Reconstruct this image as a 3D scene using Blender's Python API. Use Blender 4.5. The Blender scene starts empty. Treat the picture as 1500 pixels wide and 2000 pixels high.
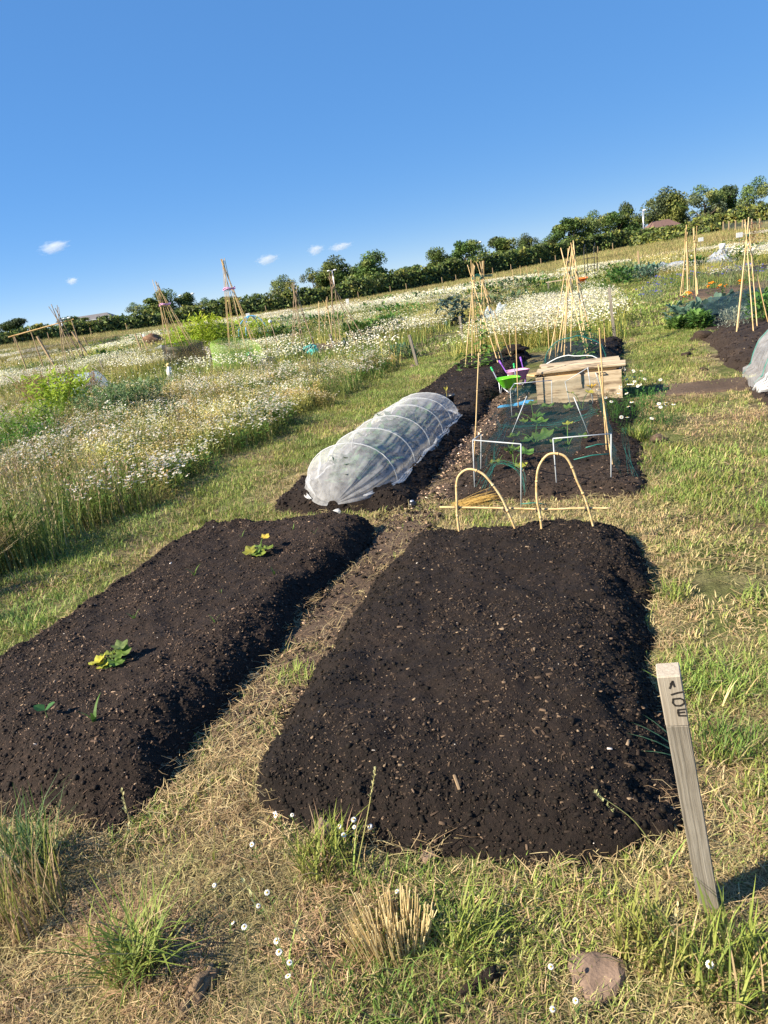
import bpy, math, random
import numpy as np
from mathutils import Vector, Matrix, Euler

rng = np.random.default_rng(7)
random.seed(7)
scn = bpy.context.scene
COL = scn.collection

# ------------------------------------------------------------------ camera, sky, sun, exposure
cam_d = bpy.data.cameras.new('camera')
cam = bpy.data.objects.new('camera', cam_d)
COL.objects.link(cam)
cam_d.sensor_fit = 'VERTICAL'
cam_d.sensor_height = 36.0
cam_d.lens = 24.97
cam_d.clip_start = 0.05
cam_d.clip_end = 9000
cam.matrix_world = (Matrix.Translation((0, 0, 1.6)) @ Matrix.Rotation(math.radians(90 - 17.75), 4, 'X')
                    @ Matrix.Rotation(math.radians(-9.0), 4, 'Z'))
scn.camera = cam

SUN_EL, SUN_AZ = math.radians(35), math.radians(252)      # azimuth clockwise from +Y
SUN_DIR = Vector((math.sin(SUN_AZ) * math.cos(SUN_EL), math.cos(SUN_AZ) * math.cos(SUN_EL), math.sin(SUN_EL)))
world = bpy.data.worlds.new('World')
scn.world = world
world.use_nodes = True
wn = world.node_tree
wn.nodes.clear()
sky = wn.nodes.new('ShaderNodeTexSky')
sky.sky_type = 'NISHITA'
sky.sun_disc = False
sky.sun_elevation = SUN_EL
sky.sun_rotation = -SUN_AZ
sky.air_density = 1.5
sky.dust_density = 0.0
sky.ozone_density = 6.0
sky.altitude = 8000
bg = wn.nodes.new('ShaderNodeBackground')
bg.inputs['Strength'].default_value = 0.145
hs = wn.nodes.new('ShaderNodeHueSaturation')
hs.inputs['Hue'].default_value = 0.514
hs.inputs['Value'].default_value = 1.47
hs.inputs['Saturation'].default_value = 2.2
wo = wn.nodes.new('ShaderNodeOutputWorld')
gm = wn.nodes.new('ShaderNodeGamma')
gm.inputs[1].default_value = 0.3
wn.links.new(sky.outputs[0], gm.inputs[0])
wn.links.new(gm.outputs[0], hs.inputs['Color'])
wn.links.new(hs.outputs[0], bg.inputs[0])
wn.links.new(bg.outputs[0], wo.inputs[0])
sun_d = bpy.data.lights.new('sun', 'SUN')
sun_d.energy = 5.0
sun_d.angle = math.radians(0.53)
sun_d.color = (1.0, 0.89, 0.71)
sun = bpy.data.objects.new('sun', sun_d)
sun.rotation_euler = SUN_DIR.to_track_quat('Z', 'Y').to_euler()
COL.objects.link(sun)
vs = scn.view_settings
vs.view_transform = 'Standard'
vs.look = 'None'
vs.exposure = 1.3
vs.gamma = 1.0
vs.use_curve_mapping = False
scn.cycles.max_bounces = 16
scn.cycles.volume_bounces = 12
scn.cycles.transparent_max_bounces = 16
scn.cycles.diffuse_bounces = 3
scn.cycles.glossy_bounces = 2
scn.cycles.transmission_bounces = 6
scn.cycles.use_denoising = True

# ------------------------------------------------------------------ plot frame and noise
TH = math.radians(20)
CU, SU = math.cos(TH), math.sin(TH)


def W(u, v):                                   # plot frame (u across the rows, v along them) -> world x, y
    return u * CU + v * SU, -u * SU + v * CU


def UV(x, y):
    return x * CU - y * SU, x * SU + y * CU


def _hash(i, j, seed):
    n = (i.astype(np.int64) * 374761393 + j.astype(np.int64) * 668265263 + seed * 1442695041) & 0xFFFFFFFF
    n = ((n ^ (n >> 13)) * 1274126177) & 0xFFFFFFFF
    n = n ^ (n >> 16)
    return (n & 0xFFFF) / 65535.0


def vnoise(x, y, seed=0):
    x = np.asarray(x, float); y = np.asarray(y, float)
    i = np.floor(x); j = np.floor(y)
    fx = x - i; fy = y - j
    fx = fx * fx * (3 - 2 * fx); fy = fy * fy * (3 - 2 * fy)
    i = i.astype(np.int64); j = j.astype(np.int64)
    a = _hash(i, j, seed); b = _hash(i + 1, j, seed)
    c = _hash(i, j + 1, seed); d = _hash(i + 1, j + 1, seed)
    return (a * (1 - fx) + b * fx) * (1 - fy) + (c * (1 - fx) + d * fx) * fy


def fbm(x, y, seed=0, octv=4, gain=0.5):
    s = 0; a = 1; t = 0
    for k in range(octv):
        s = s + a * vnoise(np.asarray(x) * 2 ** k + 17.3 * k, np.asarray(y) * 2 ** k - 9.1 * k, seed + k)
        t += a; a *= gain
    return s / t


def sstep(a, b, x):
    t = np.clip((np.asarray(x, float) - a) / (b - a), 0, 1)
    return t * t * (3 - 2 * t)


def gz(x, y):                                   # terrain height
    x = np.asarray(x, float); y = np.asarray(y, float)
    r = np.sqrt(x * x + y * y)
    f = sstep(25, 110, r)
    z = f * np.clip(-0.45 + 0.00062 * (x - 2) ** 2, -0.5, 1.1)
    z = z + 0.012 * (fbm(x * 1.7, y * 1.7, 3, 3) - 0.5) * sstep(0, 1, r) + 0.05 * (fbm(x * 0.3, y * 0.3, 5, 2) - 0.5) * sstep(6, 20, r)
    return z


# ------------------------------------------------------------------ materials
MATS = {}


def nmat(name):
    m = bpy.data.materials.new(name)
    m.use_nodes = True
    nt = m.node_tree
    nt.nodes.clear()
    out = nt.nodes.new('ShaderNodeOutputMaterial')
    MATS[name] = m
    return m, nt, out


def N(nt, t, **kw):
    n = nt.nodes.new(t)
    for k, v in kw.items():
        setattr(n, k, v)
    return n


def L(nt, a, b):
    nt.links.new(a, b)


def noise_node(nt, scale, detail=4, rough=0.55, coord=None):
    n = N(nt, 'ShaderNodeTexNoise')
    n.inputs['Scale'].default_value = scale
    n.inputs['Detail'].default_value = detail
    n.inputs['Roughness'].default_value = rough
    if coord is not None:
        L(nt, coord, n.inputs['Vector'])
    return n


def ramp(nt, fac, stops):
    r = N(nt, 'ShaderNodeValToRGB')
    e = r.color_ramp.elements
    while len(e) > 1:
        e.remove(e[-1])
    e[0].position = stops[0][0]; e[0].color = (*stops[0][1], 1)
    for p, c in stops[1:]:
        q = e.new(p); q.color = (*c, 1)
    L(nt, fac, r.inputs[0])
    return r


def plant_mat(name, transl=0.3, hue=0.02, val=0.25, rough=0.6, spec=0.25):
    """leaf-like material: colour from the mesh's own 'Col', small shift per plant, light passes through"""
    m, nt, out = nmat(name)
    at = N(nt, 'ShaderNodeAttribute'); at.attribute_name = 'Col'
    oi = N(nt, 'ShaderNodeObjectInfo')
    hsv = N(nt, 'ShaderNodeHueSaturation')
    mh = N(nt, 'ShaderNodeMapRange'); mh.inputs[3].default_value = 0.5 - hue; mh.inputs[4].default_value = 0.5 + hue
    mv = N(nt, 'ShaderNodeMapRange'); mv.inputs[3].default_value = 1 - val; mv.inputs[4].default_value = 1 + val
    wn_ = N(nt, 'ShaderNodeTexWhiteNoise'); wn_.noise_dimensions = '1D'
    L(nt, oi.outputs['Random'], mh.inputs[0]); L(nt, oi.outputs['Random'], wn_.inputs['W'])
    L(nt, wn_.outputs['Value'], mv.inputs[0])
    L(nt, mh.outputs[0], hsv.inputs['Hue']); L(nt, mv.outputs[0], hsv.inputs['Value'])
    L(nt, at.outputs['Color'], hsv.inputs['Color'])
    p = N(nt, 'ShaderNodeBsdfPrincipled')
    p.inputs['Roughness'].default_value = rough
    p.inputs['Specular IOR Level'].default_value = spec
    L(nt, hsv.outputs[0], p.inputs['Base Color'])
    if transl > 0:
        t = N(nt, 'ShaderNodeBsdfTranslucent')
        L(nt, hsv.outputs[0], t.inputs['Color'])
        mx = N(nt, 'ShaderNodeMixShader'); mx.inputs[0].default_value = transl
        L(nt, p.outputs[0], mx.inputs[1]); L(nt, t.outputs[0], mx.inputs[2])
        L(nt, mx.outputs[0], out.inputs[0])
    else:
        L(nt, p.outputs[0], out.inputs[0])
    return m


def simple_mat(name, col, rough=0.6, var=0.15, scale=12, bump=0.0, bscale=60, metal=0.0, stretch=None, spec=0.4):
    m, nt, out = nmat(name)
    tc = N(nt, 'ShaderNodeTexCoord')
    co = tc.outputs['Object']
    if stretch:
        mp = N(nt, 'ShaderNodeMapping'); mp.inputs['Scale'].default_value = stretch
        L(nt, co, mp.inputs[0]); co = mp.outputs[0]
    n = noise_node(nt, scale, 5, 0.6, co)
    lo = tuple(max(0, c * (1 - var)) for c in col); hi = tuple(min(1, c * (1 + var)) for c in col)
    r = ramp(nt, n.outputs[0], [(0.3, lo), (0.7, hi)])
    p = N(nt, 'ShaderNodeBsdfPrincipled')
    p.inputs['Roughness'].default_value = rough; p.inputs['Metallic'].default_value = metal
    p.inputs['Specular IOR Level'].default_value = spec
    L(nt, r.outputs[0], p.inputs['Base Color'])
    if bump > 0:
        n2 = noise_node(nt, bscale, 4, 0.6, co)
        b = N(nt, 'ShaderNodeBump'); b.inputs['Strength'].default_value = bump; b.inputs['Distance'].default_value = 0.01
        L(nt, n2.outputs[0], b.inputs['Height']); L(nt, b.outputs[0], p.inputs['Normal'])
    L(nt, p.outputs[0], out.inputs[0])
    return m


def wood_mat(name, c_lo, c_mid, c_hi, grain=(3, 60, 60), rough=0.8, knots=True, bump=0.35, warp_amt=0.05):
    """grain runs along object X"""
    m, nt, out = nmat(name)
    tc = N(nt, 'ShaderNodeTexCoord')
    oi = N(nt, 'ShaderNodeObjectInfo')
    add = N(nt, 'ShaderNodeVectorMath', operation='ADD')
    L(nt, tc.outputs['Object'], add.inputs[0]); L(nt, oi.outputs['Random'], add.inputs[1])
    warp = noise_node(nt, 5, 3, 0.5, add.outputs[0])
    wm = N(nt, 'ShaderNodeVectorMath', operation='SCALE'); wm.inputs['Scale'].default_value = warp_amt
    L(nt, warp.outputs['Color'], wm.inputs[0])
    a2 = N(nt, 'ShaderNodeVectorMath', operation='ADD')
    L(nt, add.outputs[0], a2.inputs[0]); L(nt, wm.outputs[0], a2.inputs[1])
    mp = N(nt, 'ShaderNodeMapping'); mp.inputs['Scale'].default_value = grain
    L(nt, a2.outputs[0], mp.inputs[0])
    n1 = noise_node(nt, 1.0, 6, 0.65, mp.outputs[0])
    n2 = noise_node(nt, 3.0, 4, 0.6, add.outputs[0])
    mixf = N(nt, 'ShaderNodeMath', operation='MULTIPLY_ADD'); mixf.inputs[1].default_value = 0.7; mixf.inputs[2].default_value = 0.0
    L(nt, n1.outputs[0], mixf.inputs[0])
    ad = N(nt, 'ShaderNodeMath', operation='MULTIPLY_ADD'); ad.inputs[1].default_value = 0.3
    L(nt, n2.outputs[0], ad.inputs[0]); L(nt, mixf.outputs[0], ad.inputs[2])
    r = ramp(nt, ad.outputs[0], [(0.38, c_lo), (0.48, c_mid), (0.62, c_hi)])
    colour = r.outputs[0]
    if knots:
        vo = N(nt, 'ShaderNodeTexVoronoi'); vo.inputs['Scale'].default_value = 5.5
        mk = N(nt, 'ShaderNodeMapping'); mk.inputs['Scale'].default_value = (0.8, 1.6, 1.6)
        L(nt, a2.outputs[0], mk.inputs[0]); L(nt, mk.outputs[0], vo.inputs['Vector'])
        kr = ramp(nt, vo.outputs['Distance'], [(0.0, (1, 1, 1)), (0.13, (0.7, 0.7, 0.7)), (0.22, (0, 0, 0))])
        mx = N(nt, 'ShaderNodeMix', data_type='RGBA'); mx.inputs['B'].default_value = (*[c * 0.6 for c in c_lo], 1)
        L(nt, kr.outputs[0], mx.inputs['Factor']); L(nt, r.outputs[0], mx.inputs['A'])
        colour = mx.outputs['Result']
    p = N(nt, 'ShaderNodeBsdfPrincipled'); p.inputs['Roughness'].default_value = rough
    p.inputs['Specular IOR Level'].default_value = 0.25
    L(nt, colour, p.inputs['Base Color'])
    b = N(nt, 'ShaderNodeBump'); b.inputs['Strength'].default_value = bump; b.inputs['Distance'].default_value = 0.004
    L(nt, n1.outputs[0], b.inputs['Height']); L(nt, b.outputs[0], p.inputs['Normal'])
    L(nt, p.outputs[0], out.inputs[0])
    return m


def sheet_mat(name, col, alpha, rough=0.6, transl=0.4, vscale=8, vamp=0.3, weave=None):
    """thin cloth or film: part of the light goes straight through the weave"""
    m, nt, out = nmat(name)
    tc = N(nt, 'ShaderNodeTexCoord')
    n = noise_node(nt, vscale, 4, 0.6, tc.outputs['Object'])
    mr = N(nt, 'ShaderNodeMapRange'); mr.inputs[1].default_value = 0.3; mr.inputs[2].default_value = 0.7
    mr.inputs[3].default_value = max(0, alpha - vamp * 0.5); mr.inputs[4].default_value = min(1, alpha + vamp * 0.5)
    L(nt, n.outputs[0], mr.inputs[0])
    d = N(nt, 'ShaderNodeBsdfPrincipled'); d.inputs['Base Color'].default_value = (*col, 1)
    d.inputs['Roughness'].default_value = rough; d.inputs['Specular IOR Level'].default_value = 0.3
    t = N(nt, 'ShaderNodeBsdfTranslucent'); t.inputs['Color'].default_value = (*col, 1)
    mx = N(nt, 'ShaderNodeMixShader'); mx.inputs[0].default_value = transl
    L(nt, d.outputs[0], mx.inputs[1]); L(nt, t.outputs[0], mx.inputs[2])
    tr = N(nt, 'ShaderNodeBsdfTransparent')
    m2 = N(nt, 'ShaderNodeMixShader')
    fac = mr.outputs[0]
    if weave:
        mpv = N(nt, 'ShaderNodeMapping'); mpv.inputs['Scale'].default_value = (weave, weave, weave)
        L(nt, tc.outputs['UV'], mpv.inputs[0])
        w1 = N(nt, 'ShaderNodeTexWave', bands_direction='X'); w1.inputs['Scale'].default_value = 1.0
        w2 = N(nt, 'ShaderNodeTexWave', bands_direction='Y'); w2.inputs['Scale'].default_value = 1.0
        L(nt, mpv.outputs[0], w1.inputs['Vector']); L(nt, mpv.outputs[0], w2.inputs['Vector'])
        mm = N(nt, 'ShaderNodeMath', operation='MAXIMUM')
        L(nt, w1.outputs['Fac'], mm.inputs[0]); L(nt, w2.outputs['Fac'], mm.inputs[1])
        pw = N(nt, 'ShaderNodeMath', operation='POWER'); pw.inputs[1].default_value = 5
        L(nt, mm.outputs[0], pw.inputs[0])
        mu = N(nt, 'ShaderNodeMath', operation='MULTIPLY'); L(nt, pw.outputs[0], mu.inputs[0]); L(nt, fac, mu.inputs[1])
        fac = mu.outputs[0]
    L(nt, fac, m2.inputs[0])
    L(nt, tr.outputs[0], m2.inputs[1]); L(nt, mx.outputs[0], m2.inputs[2])
    L(nt, m2.outputs[0], out.inputs[0])
    return m


def ground_mat():
    m, nt, out = nmat('field_ground')
    ge = N(nt, 'ShaderNodeNewGeometry')
    pos = ge.outputs['Position']
    big = noise_node(nt, 0.9, 5, 0.6, pos)
    mid = noise_node(nt, 5, 5, 0.65, pos)
    fine = noise_node(nt, 70, 5, 0.7, pos)
    r1 = ramp(nt, mid.outputs[0], [(0.28, (0.055, 0.037, 0.024)), (0.42, (0.13, 0.098, 0.058)), (0.55, (0.25, 0.205, 0.115)), (0.72, (0.33, 0.275, 0.16))])
    r2 = ramp(nt, mid.outputs[0], [(0.3, (0.05, 0.06, 0.02)), (0.5, (0.12, 0.14, 0.04)), (0.7, (0.22, 0.22, 0.085))])
    rb = ramp(nt, big.outputs[0], [(0.42, (0, 0, 0)), (0.6, (1, 1, 1))])
    mx = N(nt, 'ShaderNodeMix', data_type='RGBA')
    L(nt, rb.outputs[0], mx.inputs['Factor']); L(nt, r1.outputs[0], mx.inputs['A']); L(nt, r2.outputs[0], mx.inputs['B'])
    fr = ramp(nt, fine.outputs[0], [(0.3, (0.5, 0.5, 0.5)), (0.7, (1.25, 1.25, 1.25))])
    ml = N(nt, 'ShaderNodeMix', data_type='RGBA', blend_type='MULTIPLY'); ml.inputs['Factor'].default_value = 1.0
    L(nt, mx.outputs['Result'], ml.inputs['A']); L(nt, fr.outputs[0], ml.inputs['B'])
    p = N(nt, 'ShaderNodeBsdfPrincipled'); p.inputs['Roughness'].default_value = 0.95
    p.inputs['Specular IOR Level'].default_value = 0.1
    L(nt, ml.outputs['Result'], p.inputs['Base Color'])
    b = N(nt, 'ShaderNodeBump'); b.inputs['Strength'].default_value = 0.8; b.inputs['Distance'].default_value = 0.02
    L(nt, fine.outputs[0], b.inputs['Height']); L(nt, b.outputs[0], p.inputs['Normal'])
    L(nt, p.outputs[0], out.inputs[0])
    return m


def soil_mat(name, dark=(0.0075, 0.0052, 0.0042), mid=(0.016, 0.0105, 0.0082), hi=(0.038, 0.0255, 0.0195)):
    m, nt, out = nmat(name)
    ge = N(nt, 'ShaderNodeNewGeometry')
    pos = ge.outputs['Position']
    a = noise_node(nt, 2.2, 4, 0.6, pos)
    b_ = noise_node(nt, 55, 6, 0.75, pos)
    c_ = noise_node(nt, 260, 3, 0.7, pos)
    mul = N(nt, 'ShaderNodeMath', operation='MULTIPLY_ADD'); mul.inputs[1].default_value = 0.35
    L(nt, a.outputs[0], mul.inputs[0])
    sc = N(nt, 'ShaderNodeMath', operation='MULTIPLY'); sc.inputs[1].default_value = 0.65
    L(nt, b_.outputs[0], sc.inputs[0]); L(nt, sc.outputs[0], mul.inputs[2])
    r = ramp(nt, mul.outputs[0], [(0.36, dark), (0.52, mid), (0.68, hi)])
    fl = ramp(nt, c_.outputs[0], [(0.66, (0, 0, 0)), (0.74, (1, 1, 1))])
    mx = N(nt, 'ShaderNodeMix', data_type='RGBA'); mx.inputs['B'].default_value = (0.17, 0.115, 0.075, 1)
    fm = N(nt, 'ShaderNodeMath', operation='MULTIPLY'); fm.inputs[1].default_value = 0.55
    L(nt, fl.outputs[0], fm.inputs[0])
    L(nt, fm.outputs[0], mx.inputs['Factor']); L(nt, r.outputs[0], mx.inputs['A'])
    p = N(nt, 'ShaderNodeBsdfPrincipled'); p.inputs['Roughness'].default_value = 0.9
    p.inputs['Specular IOR Level'].default_value = 0.25
    L(nt, mx.outputs['Result'], p.inputs['Base Color'])
    bm1 = N(nt, 'ShaderNodeBump'); bm1.inputs['Strength'].default_value = 1.0; bm1.inputs['Distance'].default_value = 0.012
    L(nt, b_.outputs[0], bm1.inputs['Height'])
    bm2 = N(nt, 'ShaderNodeBump'); bm2.inputs['Strength'].default_value = 0.7; bm2.inputs['Distance'].default_value = 0.004
    L(nt, c_.outputs[0], bm2.inputs['Height']); L(nt, bm1.outputs[0], bm2.inputs['Normal'])
    L(nt, bm2.outputs[0], p.inputs['Normal'])
    L(nt, p.outputs[0], out.inputs[0])
    return m


M_GROUND = ground_mat()
M_SOIL = soil_mat('dark_compost')
M_SOIL2 = soil_mat('brown_compost', (0.017, 0.011, 0.008), (0.037, 0.025, 0.018), (0.085, 0.06, 0.044))
M_SOIL_W = soil_mat('warm_compost', (0.010, 0.0065, 0.005), (0.025, 0.016, 0.0118), (0.06, 0.039, 0.029))
M_EARTH = soil_mat('trodden_earth', (0.05, 0.033, 0.022), (0.105, 0.071, 0.048), (0.2, 0.145, 0.1))
M_PLANT = plant_mat('leafy_green', 0.3)
M_GRASS = plant_mat('grass_blades', 0.28, 0.025, 0.3)
M_TREE = plant_mat('tree_leaves', 0.22, 0.02, 0.25, 0.6, 0.2)
M_CHIP = plant_mat('wood_fragments', 0.0, 0.015, 0.45, 0.85, 0.2)
M_DRY = plant_mat('dry_stalks', 0.15, 0.012, 0.25, 0.7, 0.2)
M_FLOWER = plant_mat('petals', 0.25, 0.0, 0.05, 0.6, 0.2)
M_BARK = simple_mat('bark', (0.10, 0.075, 0.055), 0.9, 0.4, 6, 0.5, 20)
M_CANE = wood_mat('bamboo', (0.40, 0.26, 0.11), (0.55, 0.38, 0.18), (0.66, 0.50, 0.28), (4, 40, 40), 0.45, False, 0.1)
M_CANE_OLD = wood_mat('weathered_bamboo', (0.2, 0.13, 0.08), (0.33, 0.23, 0.15), (0.45, 0.34, 0.23), (4, 40, 40), 0.6, False, 0.1)
M_STAKE = wood_mat('weathered_stake', (0.10, 0.088, 0.07), (0.20, 0.175, 0.14), (0.31, 0.28, 0.235), (2.5, 150, 150), 0.85, False, 0.7, 0.008)
M_STAKE_N = wood_mat('tanned_stake', (0.24, 0.16, 0.09), (0.37, 0.26, 0.15), (0.46, 0.34, 0.21), (3, 60, 60), 0.8, False, 0.4)
M_BOARD = wood_mat('sawn_pine_board', (0.14, 0.095, 0.06), (0.41, 0.32, 0.21), (0.53, 0.44, 0.31), (1.4, 30, 30), 0.75, True, 0.3)
M_BOARD_O = wood_mat('fresh_pine_board', (0.42, 0.24, 0.09), (0.62, 0.40, 0.17), (0.70, 0.49, 0.24), (2.0, 34, 34), 0.7, False, 0.3)
M_IRON = simple_mat('black_iron', (0.02, 0.02, 0.022), 0.5, 0.3, 30)
M_WHITE_PIPE = simple_mat('white_pipe', (0.72, 0.73, 0.72), 0.35, 0.06, 10)
M_FLEECE = sheet_mat('fleece_mesh', (0.78, 0.79, 0.81), 0.33, 0.5, 0.35, 15, 0.24)
M_GREY_HOOP = simple_mat('dull_plastic_hoop', (.45, .46, .46), .5, .1)
M_FLEECE_D = sheet_mat('gathered_fleece', (0.80, 0.80, 0.80), 0.72, 0.5, 0.35, 14, 0.3)
M_NET = sheet_mat('green_net', (0.014, 0.055, 0.055), 0.24, 0.5, 0.15, 5, 0.3)
M_NET_EDGE = simple_mat('green_net_cord', (0.02, 0.16, 0.13), 0.5, 0.2)
M_NET_LIME = sheet_mat('lime_net', (0.36, 0.60, 0.12), 0.33, 0.5, 0.4, 4, 0.3)
M_NET_BLACK = sheet_mat('black_net', (0.022, 0.02, 0.022), 0.55, 0.5, 0.1, 6, 0.35)
M_POLY = sheet_mat('clear_polythene', (0.60, 0.70, 0.80), 0.6, 0.15, 0.3, 3, 0.4)
M_ROCK = simple_mat('sandstone', (0.19, 0.13, 0.095), 0.9, 0.35, 9, 0.6, 45)
M_GREEN_PL = simple_mat('lime_plastic', (0.16, 0.66, 0.03), 0.3, 0.05, 5)
M_GREEN_PL2 = simple_mat('green_plastic', (0.02, 0.36, 0.10), 0.35, 0.05, 5)
M_PINK_PL = simple_mat('pink_plastic', (0.72, 0.36, 0.55), 0.3, 0.05, 5)
M_PURPLE = simple_mat('purple_plastic', (0.22, 0.08, 0.42), 0.35, 0.05, 5)
M_GREY_METAL = simple_mat('grey_metal', (0.42, 0.44, 0.50), 0.35, 0.1, 8, metal=0.5)
M_BLACK_PL = simple_mat('black_plastic', (0.018, 0.018, 0.02), 0.35, 0.2, 8)
M_PIPE_DULL = simple_mat('dull_white_pipe', (.42, .45, .47), .4, .1, 10)
M_BLUE_PL = simple_mat('blue_plastic', (0.10, 0.38, 0.68), 0.4, 0.1, 6)
M_TEAL_PL = simple_mat('teal_net', (0.01, 0.26, 0.25), 0.6, 0.3, 25)
M_WHITE = simple_mat('white_paint', (0.78, 0.78, 0.76), 0.5, 0.05, 6)
M_INK = simple_mat('marker_ink', (0.022, 0.018, 0.016), 0.8, 0.3, 60)
M_ROOF = simple_mat('roof_tiles', (0.15, 0.088, 0.072), 0.85, 0.2, 3, 0.4, 10)
M_BRICK = simple_mat('house_wall', (0.35, 0.25, 0.2), 0.85, 0.15, 3)
M_TARP = simple_mat('dark_tarp', (0.03, 0.028, 0.032), 0.55, 0.4, 3, 0.5, 6)
M_ORANGE = simple_mat('orange_plastic', (0.75, 0.14, 0.02), 0.4, 0.1)
M_PINKTIE = simple_mat('pink_tie', (0.55, 0.28, 0.50), 0.5, 0.15)


# ------------------------------------------------------------------ mesh builder
def frame_of(d):
    d = Vector(d).normalized()
    a = Vector((0, 0, 1)) if abs(d.z) < 0.92 else Vector((1, 0, 0))
    x = d.cross(a).normalized()
    return x, d.cross(x).normalized()


class MB:
    def __init__(self):
        self.V = []; self.F = []; self.C = []

    def add(self, vs_, fs, col):
        o = len(self.V)
        self.V.extend([tuple(v) for v in vs_])
        if isinstance(col, list):
            self.C.extend(col)
        else:
            self.C.extend([col] * len(vs_))
        self.F.extend([tuple(i + o for i in f) for f in fs])

    def tube(self, pts, r0, r1=None, n=6, col=(1, 1, 1), cap=True, col1=None):
        r1 = r0 if r1 is None else r1
        pts = [Vector(p) for p in pts]
        k = len(pts); vs_ = []; cs = []
        px = None
        for i, p in enumerate(pts):
            d = (pts[min(i + 1, k - 1)] - pts[max(i - 1, 0)])
            if px is None:
                x, y = frame_of(d)
            else:
                dn = d.normalized()
                x = (px - dn * px.dot(dn))
                x = x.normalized() if x.length > 1e-6 else frame_of(d)[0]
                y = dn.cross(x)
            px = x
            t = i / (k - 1)
            r = r0 + (r1 - r0) * t
            c = col if col1 is None else tuple(a + (b - a) * t for a, b in zip(col, col1))
            for j in range(n):
                a = 2 * math.pi * j / n
                vs_.append(p + x * (math.cos(a) * r) + y * (math.sin(a) * r)); cs.append(c)
        fs = []
        for i in range(k - 1):
            for j in range(n):
                fs.append((i * n + j, i * n + (j + 1) % n, (i + 1) * n + (j + 1) % n, (i + 1) * n + j))
        if cap:
            fs.append(tuple(reversed(range(n)))); fs.append(tuple((k - 1) * n + j for j in range(n)))
        self.add(vs_, fs, cs)

    def box(self, size, mat=Matrix.Identity(4), col=(1, 1, 1), bevel=0.0, taper=None):
        sx, sy, sz = [s * 0.5 for s in size]
        if bevel <= 0:
            vs_ = [mat @ Vector((x * sx, y * sy, z * sz)) for z in (-1, 1) for y in (-1, 1) for x in (-1, 1)]
            fs = [(0, 2, 3, 1), (4, 5, 7, 6), (0, 1, 5, 4), (2, 6, 7, 3), (0, 4, 6, 2), (1, 3, 7, 5)]
            self.add(vs_, fs, col); return
        b = min(bevel, sx * 0.9, sy * 0.9, sz * 0.9)
        ring = []
        for z, ins in ((-sz, b), (-sz + b, 0), (sz - b, 0), (sz, b)):
            ex, ey = sx - ins, sy - ins
            ring.append([(ex, ey - b, z), (ex - b, ey, z), (-ex + b, ey, z), (-ex, ey - b, z), (-ex, -ey + b, z), (-ex + b, -ey, z), (ex - b, -ey, z), (ex, -ey + b, z)])
        vs_ = [mat @ Vector(p) for r in ring for p in r]
        fs = []
        for i in range(3):
            for j in range(8):
                fs.append((i * 8 + j, i * 8 + (j + 1) % 8, (i + 1) * 8 + (j + 1) % 8, (i + 1) * 8 + j))
        fs.append(tuple(reversed(range(8)))); fs.append(tuple(24 + j for j in range(8)))
        self.add(vs_, fs, col)

    def blob(self, c, r, seed=0, rough=0.25, squash=(1, 1, 1), sub=2, col=(1, 1, 1), rot=None):
        vs_, fs = ico(sub)
        rs = np.random.default_rng(seed)
        ph = rs.uniform(0, 6.28, (6, 3)); dr = rs.normal(size=(6, 3)); dr /= np.linalg.norm(dr, axis=1)[:, None]
        fq = rs.uniform(1.2, 4.5, 6)
        out_ = []
        for v in vs_:
            s = 1
            for k in range(6):
                s += rough * 0.45 * math.sin(fq[k] * (v[0] * dr[k, 0] + v[1] * dr[k, 1] + v[2] * dr[k, 2]) * 2 + ph[k, 0]) / (0.6 + 0.35 * fq[k])
            p = Vector((v[0] * squash[0], v[1] * squash[1], v[2] * squash[2])) * (r * s)
            if rot: p = rot @ p
            out_.append(Vector(c) + p)
        self.add(out_, fs, col)

    def build(self, name, mat, parent=None, smooth=False, loc=None):
        me = bpy.data.meshes.new(name)
        me.from_pydata(self.V, [], self.F)
        ca = me.color_attributes.new('Col', 'FLOAT_COLOR', 'POINT')
        a = np.ones((len(self.V), 4), np.float32); a[:, :3] = np.array(self.C, np.float32).reshape(-1, 3)
        ca.data.foreach_set('color', a.ravel())
        if smooth:
            me.polygons.foreach_set('use_smooth', [True] * len(me.polygons))
        me.materials.append(mat)
        o = bpy.data.objects.new(name, me)
        COL.objects.link(o)
        if loc is not None: o.location = loc
        if parent is not None: o.parent = parent
        return o


_ICO = {}


def ico(sub):
    if sub in _ICO: return _ICO[sub]
    t = (1 + 5 ** 0.5) / 2
    vs_ = [Vector(p).normalized() for p in [(-1, t, 0), (1, t, 0), (-1, -t, 0), (1, -t, 0), (0, -1, t), (0, 1, t), (0, -1, -t), (0, 1, -t), (t, 0, -1), (t, 0, 1), (-t, 0, -1), (-t, 0, 1)]]
    fs = [(0, 11, 5), (0, 5, 1), (0, 1, 7), (0, 7, 10), (0, 10, 11), (1, 5, 9), (5, 11, 4), (11, 10, 2), (10, 7, 6), (7, 1, 8), (3, 9, 4), (3, 4, 2), (3, 2, 6), (3, 6, 8), (3, 8, 9), (4, 9, 5), (2, 4, 11), (6, 2, 10), (8, 6, 7), (9, 8, 1)]
    for _ in range(sub - 1):
        mid = {}; nf = []

        def m(a, b):
            k = (min(a, b), max(a, b))
            if k not in mid:
                vs_.append(((vs_[a] + vs_[b]) / 2).normalized()); mid[k] = len(vs_) - 1
            return mid[k]
        for a, b, c in fs:
            ab, bc, ca = m(a, b), m(b, c), m(c, a)
            nf += [(a, ab, ca), (b, bc, ab), (c, ca, bc), (ab, bc, ca)]
        fs = nf
    _ICO[sub] = ([tuple(v) for v in vs_], fs)
    return _ICO[sub]


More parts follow.
